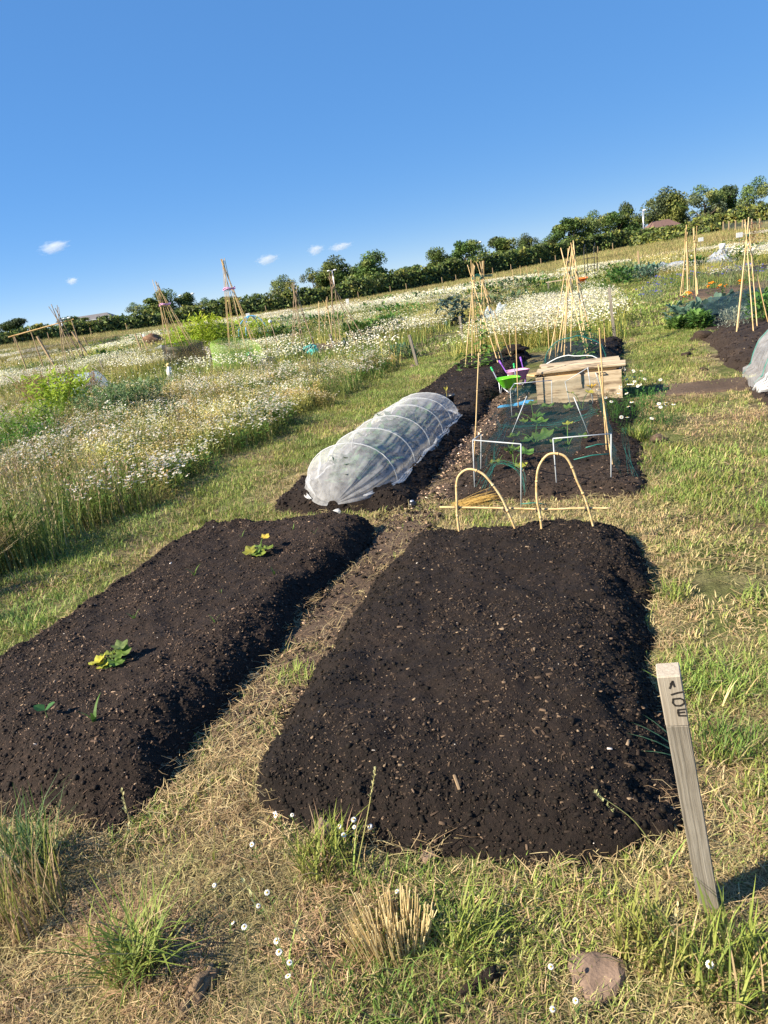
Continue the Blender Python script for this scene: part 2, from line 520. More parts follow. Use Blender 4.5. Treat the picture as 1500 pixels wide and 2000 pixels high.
def tag(o, label=None, cat=None, group=None, kind=None):
    if label: o['label'] = label
    if cat: o['category'] = cat
    if group: o['group'] = group
    if kind: o['kind'] = kind
    return o


def empty(name, loc=(0, 0, 0), rz=0.0):
    o = bpy.data.objects.new(name, None)
    o.empty_display_size = 0.1
    COL.objects.link(o)
    o.location = loc; o.rotation_euler = (0, 0, rz)
    return o


def copy_tree(o, parent=None):
    c = o.copy(); COL.objects.link(c)
    if parent is not None: c.parent = parent
    for ch in o.children:
        copy_tree(ch, c)
    return c


def np_mesh(name, V, F, mat, cols=None, smooth=True, parent=None):
    me = bpy.data.meshes.new(name)
    V = np.asarray(V, np.float32); F = np.asarray(F, np.int32)
    me.vertices.add(len(V)); me.vertices.foreach_set('co', V.ravel())
    k = F.shape[1]
    me.loops.add(F.size); me.loops.foreach_set('vertex_index', F.ravel())
    me.polygons.add(len(F)); me.polygons.foreach_set('loop_start', np.arange(0, F.size, k, dtype=np.int32))
    me.polygons.foreach_set('loop_total', np.full(len(F), k, np.int32))
    if smooth: me.polygons.foreach_set('use_smooth', np.ones(len(F), bool))
    me.update(calc_edges=True); me.validate()
    if cols is not None:
        ca = me.color_attributes.new('Col', 'FLOAT_COLOR', 'POINT')
        a = np.ones((len(V), 4), np.float32); a[:, :3] = cols
        ca.data.foreach_set('color', a.ravel())
    me.materials.append(mat)
    o = bpy.data.objects.new(name, me); COL.objects.link(o)
    if parent is not None: o.parent = parent
    return o


# ------------------------------------------------------------------ scatter (geometry nodes, instances of a few sources)
def source(mb, name, mat, smooth=False):
    o = mb.build(name, mat, None, smooth)
    COL.objects.unlink(o)
    return o


def scatter(name, sources, P, rot, scl, idx, label, parent=None):
    """one 'stuff' object: point cloud mesh + instances of the source meshes"""
    P = np.asarray(P, np.float32)
    me = bpy.data.meshes.new(name)
    me.vertices.add(len(P)); me.vertices.foreach_set('co', P.ravel())
    a = me.attributes.new('rot', 'FLOAT_VECTOR', 'POINT'); a.data.foreach_set('vector', np.asarray(rot, np.float32).ravel())
    scl = np.asarray(scl, np.float32)
    if scl.ndim == 1: scl = np.repeat(scl[:, None], 3, 1)
    a = me.attributes.new('scl', 'FLOAT_VECTOR', 'POINT'); a.data.foreach_set('vector', scl.ravel())
    a = me.attributes.new('idx', 'INT', 'POINT'); a.data.foreach_set('value', np.asarray(idx, np.int32))
    o = bpy.data.objects.new(name, me); COL.objects.link(o)
    for s in sources:
        for mt in s.data.materials:
            if mt.name not in [x.name for x in me.materials]: me.materials.append(mt)
    ng = bpy.data.node_groups.new(name + '_nodes', 'GeometryNodeTree')
    ng.interface.new_socket('Geometry', in_out='INPUT', socket_type='NodeSocketGeometry')
    ng.interface.new_socket('Geometry', in_out='OUTPUT', socket_type='NodeSocketGeometry')
    gi = ng.nodes.new('NodeGroupInput'); go = ng.nodes.new('NodeGroupOutput')
    jn = ng.nodes.new('GeometryNodeJoinGeometry')

    def attr(nm, typ):
        n = ng.nodes.new('GeometryNodeInputNamedAttribute'); n.data_type = typ; n.inputs['Name'].default_value = nm
        return [s for s in n.outputs if s.enabled][0]
    r = attr('rot', 'FLOAT_VECTOR'); s = attr('scl', 'FLOAT_VECTOR'); ix = attr('idx', 'INT')
    e2r = ng.nodes.new('FunctionNodeEulerToRotation')
    ng.links.new(r, e2r.inputs[0])
    for k, so in enumerate(sources):
        oi = ng.nodes.new('GeometryNodeObjectInfo'); oi.inputs['Object'].default_value = so
        iop = ng.nodes.new('GeometryNodeInstanceOnPoints')
        cmp = ng.nodes.new('FunctionNodeCompare'); cmp.data_type = 'INT'; cmp.operation = 'EQUAL'
        ii = [x for x in cmp.inputs if x.enabled]
        ng.links.new(ix, ii[0]); ii[1].default_value = k
        ng.links.new(gi.outputs[0], iop.inputs['Points'])
        ng.links.new(cmp.outputs[0], iop.inputs['Selection'])
        ng.links.new(oi.outputs['Geometry'], iop.inputs['Instance'])
        ng.links.new(e2r.outputs[0], iop.inputs['Rotation'])
        ng.links.new(s, iop.inputs['Scale'])
        ng.links.new(iop.outputs[0], jn.inputs[0])
    ng.links.new(jn.outputs[0], go.inputs[0])
    md = o.modifiers.new('scatter', 'NODES'); md.node_group = ng
    tag(o, label, None, None, 'stuff')
    if parent is not None: o.parent = parent
    return o


def rots(n, tilt=0.15):
    return np.stack([rng.normal(0, tilt, n), rng.normal(0, tilt, n), rng.uniform(0, 6.283, n)], 1)


def in_view(x, y, m=0.06):
    """keep what the photograph could plausibly see (a margin round the frame)"""
    F = 1387.; P = math.radians(17.75); R = math.radians(9)
    z = -1.4
    fwd = y * math.cos(P) - z * math.sin(P); up = y * math.sin(P) + z * math.cos(P)
    xr = x / np.maximum(fwd, 1e-3); yr = -up / np.maximum(fwd, 1e-3)
    px = xr * math.cos(R) + yr * math.sin(R)
    return (fwd > 0.2) & (np.abs(px) < 0.541 + m + 0.9 / np.maximum(fwd, .5)) & (y > 0.45)

# ------------------------------------------------------------------ ground
def build_ground():
    rad = np.concatenate([[0.0], np.geomspace(0.35, 3500, 150)])
    na = 240
    ang = np.linspace(0, 2 * np.pi, na, endpoint=False)
    V = []
    for r in rad[1:]:
        V.append(np.stack([np.sin(ang) * r, np.cos(ang) * r], 1))
    V = np.concatenate(V)
    V = np.concatenate([[[0, 0]], V])
    z = gz(V[:, 0], V[:, 1])
    V = np.column_stack([V, z])
    F = []
    nr = len(rad) - 1
    i = np.arange(na); j = (i + 1) % na
    Q = []
    for k in range(nr - 1):
        a = 1 + k * na
        Q.append(np.stack([a + i, a + na + i, a + na + j, a + j], 1))
    Q = np.concatenate(Q)
    T = np.stack([np.zeros(na, int), 1 + i, 1 + j, 1 + j], 1)
    o = np_mesh('ground', V, Q[:, ::-1], M_GROUND)
    return tag(o, 'rough mown grass field of allotment plots', None, None, 'structure')


build_ground()


class Bed:
    def __init__(s, u0, u1, v0, v1, h, sl=(0.2, 0.2, 0.25, 0.25), wob=0.06, seed=1, bump=0.02, rad=0.2):
        s.u0, s.u1, s.v0, s.v1, s.h, s.sl, s.wob, s.seed, s.bump, s.rad = u0, u1, v0, v1, h, sl, wob, seed, bump, rad

    def inside(s, u, v):
        w = (fbm(u * 2.3, v * 2.3, s.seed, 3) - 0.5) * 2 * s.wob
        dl, dr, df, db = u - s.u0 + w, s.u1 - u + w, v - s.v0 + w, s.v1 - v + w
        r = s.rad
        cx = np.minimum(dl, dr); cy = np.minimum(df, db)
        corner = (cx < r) & (cy < r)
        d = np.minimum(cx, cy)
        dc = r - np.sqrt(np.maximum(r - cx, 0) ** 2 + np.maximum(r - cy, 0) ** 2)
        d = np.where(corner, dc, d)
        return d, dl, dr, df, db

    def height(s, u, v, fine=True):
        u = np.asarray(u, float); v = np.asarray(v, float)
        d, dl, dr, df, db = s.inside(u, v)
        prof = np.ones_like(d)
        for dd, w in zip((dl, dr, df, db), s.sl):
            t = np.clip(dd / w, 0, 1)
            prof = prof * (1 - (1 - t) ** 2.2)
        prof = np.where(d < 0, 0, prof)
        f = np.clip(d / 0.05, 0, 1)
        z = s.h * prof + s.bump * (2.0 * (fbm(u * 2.2, v * 2.2, s.seed + 11, 2) - 0.5) + 1.3 * (fbm(u * 6, v * 6, s.seed + 17, 2) - 0.5)) * f
        if fine:
            z = z + s.bump * (1.2 * (fbm(u * 13, v * 13, s.seed + 21, 4, 0.6) - 0.5)) * f
            st = np.clip(1 - np.abs(np.minimum(np.minimum(dl, dr), np.minimum(df, db)) - 0.12) / 0.14, 0, 1)
            z = z + s.bump * 2.6 * st * (fbm(u * 10, v * 10, s.seed + 31, 4, 0.7) - 0.5) * f
        return np.where(d < -0.02, -0.03, z - 0.012 * (1 - f))


BED_BIG = Bed(-1.33, 0.11, 1.58, 4.12, 0.17, (0.28, 0.34, 0.34, 0.35), 0.085, 3, 0.03, 0.40)
BED_LEFT = Bed(-3.0, -1.60, 1.48, 4.34, 0.165, (0.12, 0.24, 0.34, 0.16), 0.07, 9, 0.026, 0.2)
BED_TUN = Bed(-2.72, -1.50, 4.72, 13.1, 0.13, (0.15, 0.22, 0.2, 0.2), 0.08, 15, 0.026, 0.2)
BED_NET = Bed(-1.33, 0.12, 4.72, 8.05, 0.08, (0.3, 0.3, 0.3, 0.2), 0.09, 21, 0.018, 0.25)
BED_BACK = Bed(-1.15, -0.0, 9.2, 13.2, 0.14, (0.2, 0.2, 0.2, 0.2), 0.08, 27, 0.022, 0.2)
BED_R = Bed(1.24, 4.4, 8.75, 12.5, 0.16, (0.35, 0.2, 0.25, 0.25), 0.08, 33, 0.022, 0.25)
BED_R0 = Bed(1.22, 4.4, 6.6, 8.55, 0.10, (0.3, 0.2, 0.25, 0.25), 0.08, 35, 0.022, 0.25)
BEDS = [BED_BIG, BED_LEFT, BED_TUN, BED_NET, BED_BACK, BED_R, BED_R0]


def bed_d(u, v):                                # distance inside the nearest bed (negative outside all)
    d = np.full(np.shape(u), -9.0)
    for b in BEDS:
        d = np.maximum(d, b.inside(u, v)[0])
    return d


def top_z(u, v):                                # surface height in the plot frame: ground or bed
    x, y = W(np.asarray(u, float), np.asarray(v, float))
    z = gz(x, y)
    for b in BEDS:
        z = np.maximum(z, gz(x, y) + b.height(u, v, False))
    return z


def at(u, v, dz=0.0):
    x, y = W(u, v)
    return Vector((x, y, float(top_z(u, v)) + dz))


def build_bed(bed, name, label, step, mat, cat='compost bed'):
    us = np.arange(bed.u0 - 0.08, bed.u1 + 0.08, step); vs_ = np.arange(bed.v0 - 0.08, bed.v1 + 0.08, step)
    U, Vv = np.meshgrid(us, vs_)
    jit = step * 0.25
    U = U + rng.uniform(-jit, jit, U.shape); Vv = Vv + rng.uniform(-jit, jit, U.shape)
    Z = bed.height(U, Vv)
    d = bed.inside(U, Vv)[0]
    x, y = W(U, Vv)
    Z = Z + gz(x, y)
    P = np.stack([x, y, Z], -1).reshape(-1, 3)
    n, m = U.shape
    i = np.arange(n - 1)[:, None] * m + np.arange(m - 1)[None, :]
    Q = np.stack([i, i + 1, i + m + 1, i + m], -1).reshape(-1, 4)
    keep = (d.reshape(-1)[Q] > -0.03).any(1)
    Q = Q[keep]
    used = np.unique(Q); mp = np.zeros(len(P), int); mp[used] = np.arange(len(used))
    o = np_mesh(name, P[used], mp[Q], mat)
    return tag(o, label, cat, 'mounded compost beds')


bed_objs = [
    build_bed(BED_BIG, 'compost_bed', 'wide bare mound of near black compost beside the lettered marker post', 0.011, M_SOIL),
    build_bed(BED_LEFT, 'compost_bed', 'long dark compost bed with two yellowing squash plants and maize seedlings', 0.012, M_SOIL_W),
    build_bed(BED_TUN, 'compost_bed', 'long dark bed under the white mesh tunnel, running back to the bean canes', 0.024, M_SOIL),
    build_bed(BED_NET, 'compost_bed', 'low dark bed of squash plants inside the white pipe netting cage', 0.022, M_SOIL2),
    build_bed(BED_BACK, 'compost_bed', 'dark bed with tall cane wigwam behind the wooden chest', 0.03, M_SOIL),
    build_bed(BED_R, 'compost_bed', 'bare brown compost bed at the right edge, below a cane wigwam', 0.03, M_SOIL2),
    build_bed(BED_R0, 'compost_bed', 'dark soil strip under the mesh tunnel at the right edge', 0.03, M_SOIL2)]


def sheet(name, u0, u1, v0, v1, mat, label, h=0.006, wob=0.12, seed=5, step=0.06, kind='structure', bump=0.01):
    b = Bed(u0, u1, v0, v1, h, (0.1, 0.1, 0.1, 0.1), wob, seed, bump, 0.15)
    o = build_bed(b, name, label, step, mat)
    for k in ('category', 'group'):
        del o[k]
    o['kind'] = kind
    return o


sheet('path', -1.66, -1.25, 1.9, 4.7, M_EARTH, 'trodden brown path between the two front beds', 0.02, 0.06, 41, 0.025)
sheet('path', -1.62, -1.15, 4.85, 9.3, M_EARTH, 'trodden brown path beside the mesh tunnel', 0.02, 0.09, 42, 0.03)
sheet('path', 0.35, 1.35, 8.05, 8.75, M_EARTH, 'bare worn patch of earth in the grass right of the chest', 0.016, 0.16, 43, 0.03)
sheet('path', 0.5, 1.2, 1.0, 1.9, M_EARTH, 'bare worn patch of earth by the marker post', 0.014, 0.12, 44, 0.03)
sheet('plot_soil', -4.9, -4.3, 13.6, 15.4, M_EARTH, 'bare soil patch beside the meadow corner stake', 0.02, 0.2, 45, 0.05)
sheet('plot_soil', -9.5, -6.0, 18.6, 22, M_EARTH, 'bare soil of the plot below the cane tripods', 0.03, 0.3, 46, 0.08)
sheet('plot_soil', 1.35, 4.5, 13.2, 18.5, M_SOIL2, 'dark soil of the vegetable plot beyond the right bed', 0.03, 0.2, 47, 0.06)
sheet('plot_soil', 1.4, 5.5, 20.5, 23.5, M_EARTH, 'bare soil at the corner of the cornflower plot', 0.03, 0.3, 48, 0.08)
sheet('plot_soil', 3.0, 8.5, 26, 32, M_SOIL2, 'dug soil plot with torn fleece sheets', 0.04, 0.4, 49, 0.12)

# ------------------------------------------------------------------ plant sources
G1, G2, G3 = (0.105, 0.195, 0.024), (0.19, 0.28, 0.042), (0.315, 0.355, 0.095)
S1, S2, S3 = (0.48, 0.375, 0.19), (0.58, 0.47, 0.26), (0.36, 0.255, 0.135)


def mixc(a, b, t):
    return tuple(x + (y - x) * t for x, y in zip(a, b))


def blade(mb, p, ang, lean, h, w, c0, c1, curve=0.6, seg=3):
    dx, dy = math.cos(ang), math.sin(ang)
    px, py = -dy, dx
    vs_ = []; cs = []
    for i in range(seg + 1):
        t = i / seg
        out_ = lean * h * (t * (1 - curve) + curve * t * t)
        z = h * t * (1 - 0.35 * lean * t * t * curve)
        ww = w * (1 - t ** 1.6) * 0.5 + 0.0003
        c = mixc(c0, c1, t)
        b = Vector((p[0] + dx * out_, p[1] + dy * out_, p[2] + max(z, 0.0)))
        if i < seg:
            vs_ += [b + Vector((px * ww, py * ww, 0)), b - Vector((px * ww, py * ww, 0))]; cs += [c, c]
        else:
            vs_.append(b); cs.append(c)
    fs = [(2 * i, 2 * i + 1, 2 * i + 3, 2 * i + 2) for i in range(seg - 1)] + [(2 * seg - 2, 2 * seg - 1, 2 * seg)]
    mb.add(vs_, fs, cs)


def grass_tuft(n, r, h, w, pal, lean=(0.2, 1.0), dry=0.2):
    mb = MB()
    for k in range(n):
        a = random.uniform(0, 6.283); q = r * math.sqrt(random.random())
        c = random.choice(pal)
        if random.random() < dry: c = random.choice([S1, S2, S3])
        blade(mb, (q * math.cos(a), q * math.sin(a), 0), random.uniform(0, 6.28), random.uniform(*lean), h * random.uniform(0.45, 1.1), w * random.uniform(0.6, 1.2),
              mixc(c, S1, 0.35), c, random.uniform(0.4, 0.9))
    return mb


def straw_clump(n, r, l, w, pal):
    """dead stalks lying about on the ground"""
    mb = MB()
    for k in range(n):
        a = random.uniform(0, 6.283); q = r * math.sqrt(random.random())
        p = Vector((q * math.cos(a), q * math.sin(a), random.uniform(0.001, 0.018)))
        b = random.uniform(0, 6.283); ll = l * random.uniform(0.3, 1.2); el = random.gauss(0.05, 0.16)
        d = Vector((math.cos(b), math.sin(b), el)); s = Vector((-math.sin(b), math.cos(b), random.uniform(-0.5, 0.5))) * (w * 0.5)
        m = p + d * (ll * 0.5) + Vector((random.gauss(0, .12) * ll, random.gauss(0, .12) * ll, random.uniform(0, .06) * ll))
        e = p + d * ll
        m.z = max(m.z, .002); e.z = max(e.z, .002)
        c = random.choice(pal)
        mb.add([p - s, p + s, m + s, m - s, e + s * .4, e - s * .4], [(0, 1, 2, 3), (3, 2, 4, 5)], c)
    return mb


def daisy_head(mb, c, r, up=(0, 0, 1), petals=9, low=False, white=(0.86, 0.85, 0.80), yellow=(0.62, 0.40, 0.03), droop=0.15):
    c = Vector(c); x, y = frame_of(up); n = Vector(up).normalized()
    if low:
        k = 5
        vs_ = [c + n * r * 0.12] + [c + (x * math.cos(6.283 * i / k) + y * math.sin(6.283 * i / k)) * r - n * r * droop for i in range(k)]
        mb.add(vs_, [(0, 1 + i, 1 + (i + 1) % k) for i in range(k)], [mixc(white, yellow, 0.3)] + [white] * k)
        return
    for i in range(petals):
        a = 6.283 * i / petals
        d = x * math.cos(a) + y * math.sin(a); s = x * -math.sin(a) + y * math.cos(a)
        w = r * 0.27
        mb.add([c + d * r * .25, c + d * r * .7 + s * w, c + d * r - n * r * droop, c + d * r * .7 - s * w], [(0, 3, 2, 1)], white)
    k = 6
    vs_ = [c + n * r * 0.34]
    for rr, zz in ((0.24, 0.24), (0.34, 0.02)):
        vs_ += [c + (x * math.cos(6.283 * i / k) + y * math.sin(6.283 * i / k)) * r * rr + n * r * zz for i in range(k)]
    fs = [(0, 1 + i, 1 + (i + 1) % k) for i in range(k)] + [(1 + i, 7 + i, 7 + (i + 1) % k, 1 + (i + 1) % k) for i in range(k)]
    mb.add(vs_, fs, yellow)


def mayweed(h, n, stem, heads, leafc, flower='white', head_r=0.013, low=False, spread=0.16):
    """one branching daisy-like plant, feathery leaves"""
    mb = MB()
    for k in range(n):
        a = random.uniform(0, 6.283); q = random.uniform(0, spread)
        p = Vector((q * 0.4 * math.cos(a), q * 0.4 * math.sin(a), 0))
        t = Vector((q * math.cos(a), q * math.sin(a), h * random.uniform(0.7, 1.05)))
        m = p.lerp(t, 0.55) + Vector((random.gauss(0, .015), random.gauss(0, .015), 0.02))
        w = 0.0016
        s = Vector((-math.sin(a), math.cos(a), 0)) * w
        c = mixc(stem, leafc, random.random() * .4)
        mb.add([p - s, p + s, m + s, m - s, t + s, t - s], [(0, 1, 2, 3), (3, 2, 4, 5)], c)
        for j in range(3 if not low else 2):            # feathery leaves
            b = random.uniform(0, 6.283); z0 = random.uniform(0.15, 0.8)
            o = p.lerp(t, z0); ll = random.uniform(0.03, 0.06)
            e = o + Vector((math.cos(b) * ll, math.sin(b) * ll, ll * random.uniform(0, .9)))
            s2 = Vector((-math.sin(b), math.cos(b), 0.3)) * (ll * 0.22)
            mb.add([o, o.lerp(e, .5) + s2, e, o.lerp(e, .5) - s2], [(0, 1, 2, 3)], mixc(leafc, stem, random.random() * 0.5))
        tops = [t]
        for j in range(heads - 1):
            o = p.lerp(t, random.uniform(0.6, 0.85)); b = random.uniform(0, 6.283)
            e = o + Vector((math.cos(b) * .05, math.sin(b) * .05, random.uniform(0.05, 0.10)))
            s2 = Vector((-math.sin(b), math.cos(b), 0)) * (w * .8)
            mb.add([o - s2, o + s2, e + s2, e - s2], [(0, 1, 2, 3)], c)
            tops.append(e)
        for e in tops:
            up = (random.gauss(0, .35), random.gauss(0, .35), 1)
            if flower == 'white':
                daisy_head(mb, e, head_r * random.uniform(.8, 1.2), up, 9, low)
            elif flower == 'dry':
                wc = (0.76, 0.68, 0.42) if random.random() < .6 else (0.60, 0.44, 0.13)
                daisy_head(mb, e, head_r * random.uniform(.65, 1.1), up, 8, True, wc, (0.50, 0.34, 0.08), 0.3)
    return mb


def seed_grass(h, n, c0, c1, spread=0.08):
    mb = MB()
    for k in range(n):
        a = random.uniform(0, 6.283); q = random.uniform(0, spread)
        p = Vector((q * math.cos(a), q * math.sin(a), 0))
        l = random.uniform(0.05, 0.3)
        hh = h * random.uniform(.6, 1.1)
        t = p + Vector((math.cos(a) * l * hh, math.sin(a) * l * hh, hh))
        s = Vector((-math.sin(a), math.cos(a), 0)) * 0.0013
        mb.add([p - s, p + s, t + s * .6, t - s * .6], [(0, 1, 2, 3)], mixc(c0, c1, .3))
        for j in range(7):
            z0 = random.uniform(.62, 1.0); o = p.lerp(t, z0); b = random.uniform(0, 6.28)
            e = o + Vector((math.cos(b) * .018, math.sin(b) * .018, .022)); s2 = Vector((-math.sin(b), math.cos(b), 0)) * .004
            mb.add([o - s2 * .3, o.lerp(e, .5) + s2, e, o.lerp(e, .5) - s2], [(0, 1, 2, 3)], mixc(c1, c0, random.random() * .4))
        if k % 2 == 0:
            blade(mb, tuple(p), random.uniform(0, 6.28), random.uniform(.3, .9), hh * .55, .005, c0, c0)
    return mb


def fern_clump(h, n, c0, c1, spread=0.12):
    """soft feathery foliage built of many small strips"""
    mb = MB()
    for k in range(n):
        a = random.uniform(0, 6.283); l = random.uniform(.1, .5)
        p = Vector((random.gauss(0, spread * .4), random.gauss(0, spread * .4), 0))
        t = p + Vector((math.cos(a) * l * h, math.sin(a) * l * h, h * random.uniform(.6, 1.0)))
        s = Vector((-math.sin(a), math.cos(a), 0)) * .0015
        mb.add([p - s, p + s, t + s, t - s], [(0, 1, 2, 3)], c0)
        for j in range(12):
            o = p.lerp(t, random.uniform(.25, 1)); b = random.uniform(0, 6.28); ll = h * random.uniform(.06, .16)
            e = o + Vector((math.cos(b) * ll, math.sin(b) * ll, ll * random.uniform(-.1, .9))); s2 = Vector((-math.sin(b), math.cos(b), random.uniform(-.5, .5))) * (ll * .16)
            mb.add([o, o.lerp(e, .5) + s2, e, o.lerp(e, .5) - s2], [(0, 1, 2, 3)], mixc(c0, c1, random.random()))
    return mb


def far_patch(size, h, stems, c_list, heads, head_cols, hr=0.02, w=0.012):
    """patch of growth seen from far: blades and flower heads at real height"""
    mb = MB()
    for k in range(stems):
        x, y = random.uniform(-.5, .5) * size, random.uniform(-.5, .5) * size
        blade(mb, (x, y, 0), random.uniform(0, 6.28), random.uniform(.05, .6), h * random.uniform(.5, 1.05), w * random.uniform(.6, 1.4), random.choice(c_list), random.choice(c_list), .6, 2)
    for k in range(heads):
        x, y = random.uniform(-.5, .5) * size, random.uniform(-.5, .5) * size
        daisy_head(mb, (x, y, h * random.uniform(.72, 1.08)), hr * random.uniform(.7, 1.4), (random.gauss(0, .4), random.gauss(0, .4), 1), 8, True, random.choice(head_cols), (.6, .4, .06), .1)
    return mb


# ------------------------------------------------------------------ lawn and thatch
def turf_patch(size, ng, ns, h, w, sl, sw, pal, dry):
    """a square piece of turf: upright blades and dead stalks lying among them"""
    mb = MB()
    for k in range(ng):
        x, y = random.uniform(-.5, .5) * size, random.uniform(-.5, .5) * size
        c = random.choice(pal)
        if random.random() < dry: c = random.choice([S1, S2, S3])
        blade(mb, (x, y, 0), random.uniform(0, 6.28), random.uniform(.2, 1.25), h * random.uniform(.4, 1.15), w * random.uniform(.6, 1.25), mixc(c, S1, .3), c, random.uniform(.4, .9))
    st = straw_clump(ns, size * .56, sl, sw, [S1, S2, S1, S3, S3, (.24, .165, .09)])
    mb.add(st.V, st.F, list(st.C))
    return mb


def turf_set(name, size, ng, ns, h, w, sl, sw):
    out_ = []
    for lev, (pal, dry, fg, fs, fh) in enumerate([([G3, S1, G2], .5, .5, 1.35, .75), ([G2, G3], .28, .8, 1.0, .9), ([G1, G2, G2, G3], .1, 1.2, .35, 1.15)]):
        for k in range(3):
            out_.append(source(turf_patch(size, int(ng * fg), int(ns * fs), h * fh, w, sl, sw, pal, dry), 'src_' + name, M_GRASS))
    return out_


turf_near = turf_set('turf_near', .26, 340, 330, .042, .0032, .058, .0014)
turf_mid = turf_set('turf_mid', .46, 400, 150, .046, .0058, .075, .0026)
turf_far = turf_set('turf_far', 1.3, 260, 60, .085, .026, .25, .02)
tufts = [source(grass_tuft(26, .045, h, .0045, p, (.2, 1.1), d), 'src_tuft', M_GRASS) for h, p, d in
         [(.035, [G3, S1], .5), (.045, [G2, G3], .3), (.055, [G1, G2, G2], .15)]]
straws = [source(straw_clump(34, .08, .08, .0016, [S1, S2, S3, S3, (.25, .17, .09)]), 'src_straw', M_DRY) for _ in range(3)]


def lawn_zone(u, v):
    """True on mown lawn and paths, False in plots"""
    lawn = ((u > -4.25) & (u < -2.9)) | ((u > 0.0) & (u < 1.38)) | (v < 1.75) | ((v > 4.15) & (v < 5.0) & (u > -4.2)) | ((v > 12.8) & (v < 14.0) & (u > -4.2) & (u < 1.4)) | (u > 1.3) & (v < 8.9)
    lawn = lawn | ((u > -1.75) & (u < -1.2) & (v < 2.7))
    far = (v > 14) & (((u > 0.1) & (u < 1.45)) | ((u > -4.2) & (u < -3.0)))
    worn = (u > .45) & (u < 1.3) & (v > 8.1) & (v < 8.7)
    return (lawn | far) & ~worn


def jgrid(u0, u1, v0, v1, step, jit=.3):
    U, V = np.meshgrid(np.arange(u0, u1, step), np.arange(v0, v1, step))
    U = (U + rng.uniform(-jit, jit, U.shape) * step).ravel(); V = (V + rng.uniform(-jit, jit, V.shape) * step).ravel()
    return U, V


def greenness(x, y):
    g = fbm(x * 1.3, y * 1.3, 61, 3) * .6 + fbm(x * 4.5, y * 4.5, 67, 2) * .4
    u, v = UV(x, y)
    g = g + .07 * sstep(-2.6, -3.1, u) * (v > 2.2) + .17 * sstep(12.5, 14.5, v) + .05 * sstep(7, 9, v) - .045 * sstep(-.2, .4, u) * (v < 9) - .03 * sstep(2.2, 1.7, v) + .09 * (fbm(x * 2.1, y * 2.1, 63, 2) - .5)
    return g


def lawn_layer(name, srcs, u, v, keep, scale, label, margin, tilt=.05):
    x, y = W(u, v)
    k = keep & lawn_zone(u, v) & in_view(x, y, .14)
    u, v, x, y = u[k], v[k], x[k], y[k]
    k = bed_d(u, v) < -margin
    x, y = x[k], y[k]
    n = len(x)
    g = greenness(x, y) + rng.normal(0, .035, n)
    lev = np.where(g < .44, 0, np.where(g < .515, 1, 2))
    nv = len(srcs) // 3
    idx = lev * nv + rng.integers(0, nv, n)
    P = np.column_stack([x, y, gz(x, y) - 0.003])
    r = rots(n, tilt)
    return scatter(name, srcs, P, r, scale * rng.uniform(.85, 1.2, n), idx, label)


def band(u, v):
    return np.hypot(*W(u, v))


NEAR_R, MID_R = 2.9, 15.0
u, v = jgrid(-4.2, 3, .2, 3.5, .15)
lawn_layer('grass', turf_near, u, v, band(u, v) < NEAR_R, 1.0, 'short grass and dead stalks of the foreground turf', .10)
u, v = jgrid(-6, 6, 1.0, 15, .30)
lawn_layer('grass', turf_mid, u, v, (band(u, v) >= NEAR_R) & (band(u, v) < MID_R), 1.0, 'mown grass of the paths between the beds', .17)
u, v = jgrid(-12, 12, 10, 50, .85)
lawn_layer('grass', turf_far, u, v, band(u, v) >= MID_R, 1.0, 'green grass of the far path between plots', .4)
# ragged tufts and stalks along the bed edges
u, v = jgrid(-3.6, 1.6, .9, 9, .055, .5)
d = bed_d(u, v)
lawn_layer('grass', tufts, u, v, (v < 9) & (d < -.005) & (d > np.where((v > 3.9) & (v < 5.1), -.45, -.2)) & (rng.random(len(u)) < .75 * np.clip(4.5 / band(u, v), .3, 1)), 1.0, 'ragged grass tufts along the edges of the beds', -.01, .15)
d = bed_d(u, v)
k = (d < .04) & (d > -.18) & (rng.random(len(u)) < .40) & (v < 6) & in_view(*W(u, v), .1)
uu, vv = u[k], v[k]; x, y = W(uu, vv)
scatter('straw', straws, np.column_stack([x, y, top_z(uu, vv)]), rots(len(x), .15), rng.uniform(.6, 1.2, len(x)), rng.integers(0, 3, len(x)), 'dry stalks spilling over the edges of the beds')
# a few tufts in the narrow path between the front beds
u, v = jgrid(-1.7, -1.22, 2.3, 4.7, .06, .5)
k = (bed_d(u, v) < 0) & (rng.random(len(u)) < .05 + .30 * (v < 2.9) * (fbm(u * 5, v * 5, 73, 2) > .5))
x, y = W(u[k], v[k])
scatter('grass', tufts, np.column_stack([x, y, gz(x, y) + .01]), rots(len(x)), rng.uniform(.7, 1.2, len(x)), rng.integers(0, 3, len(x)), 'sparse tufts in the trodden path between the front beds')
u, v = jgrid(-1.72, -1.2, 1.6, 3.1, .07, .5)
k = (bed_d(u, v) < .01) & (rng.random(len(u)) < .85 * sstep(3.0, 2.4, v))
x, y = W(u[k], v[k])
scatter('straw', straws, np.column_stack([x, y, gz(x, y) + .016]), rots(len(x), .12), rng.uniform(.8, 1.4, len(x)), rng.integers(0, 3, len(x)), 'pale straw lying in the near half of the path between the front beds')

# ------------------------------------------------------------------ meadow weeds and far plots
MG1, MG2, MG3 = (0.055, 0.115, 0.02), (0.105, 0.18, 0.03), (0.19, 0.25, 0.055)
DRY1, DRY2 = (0.50, 0.41, 0.11), (0.40, 0.37, 0.12)
PINK1, PINK2 = (0.32, 0.22, 0.13), (0.42, 0.28, 0.20)


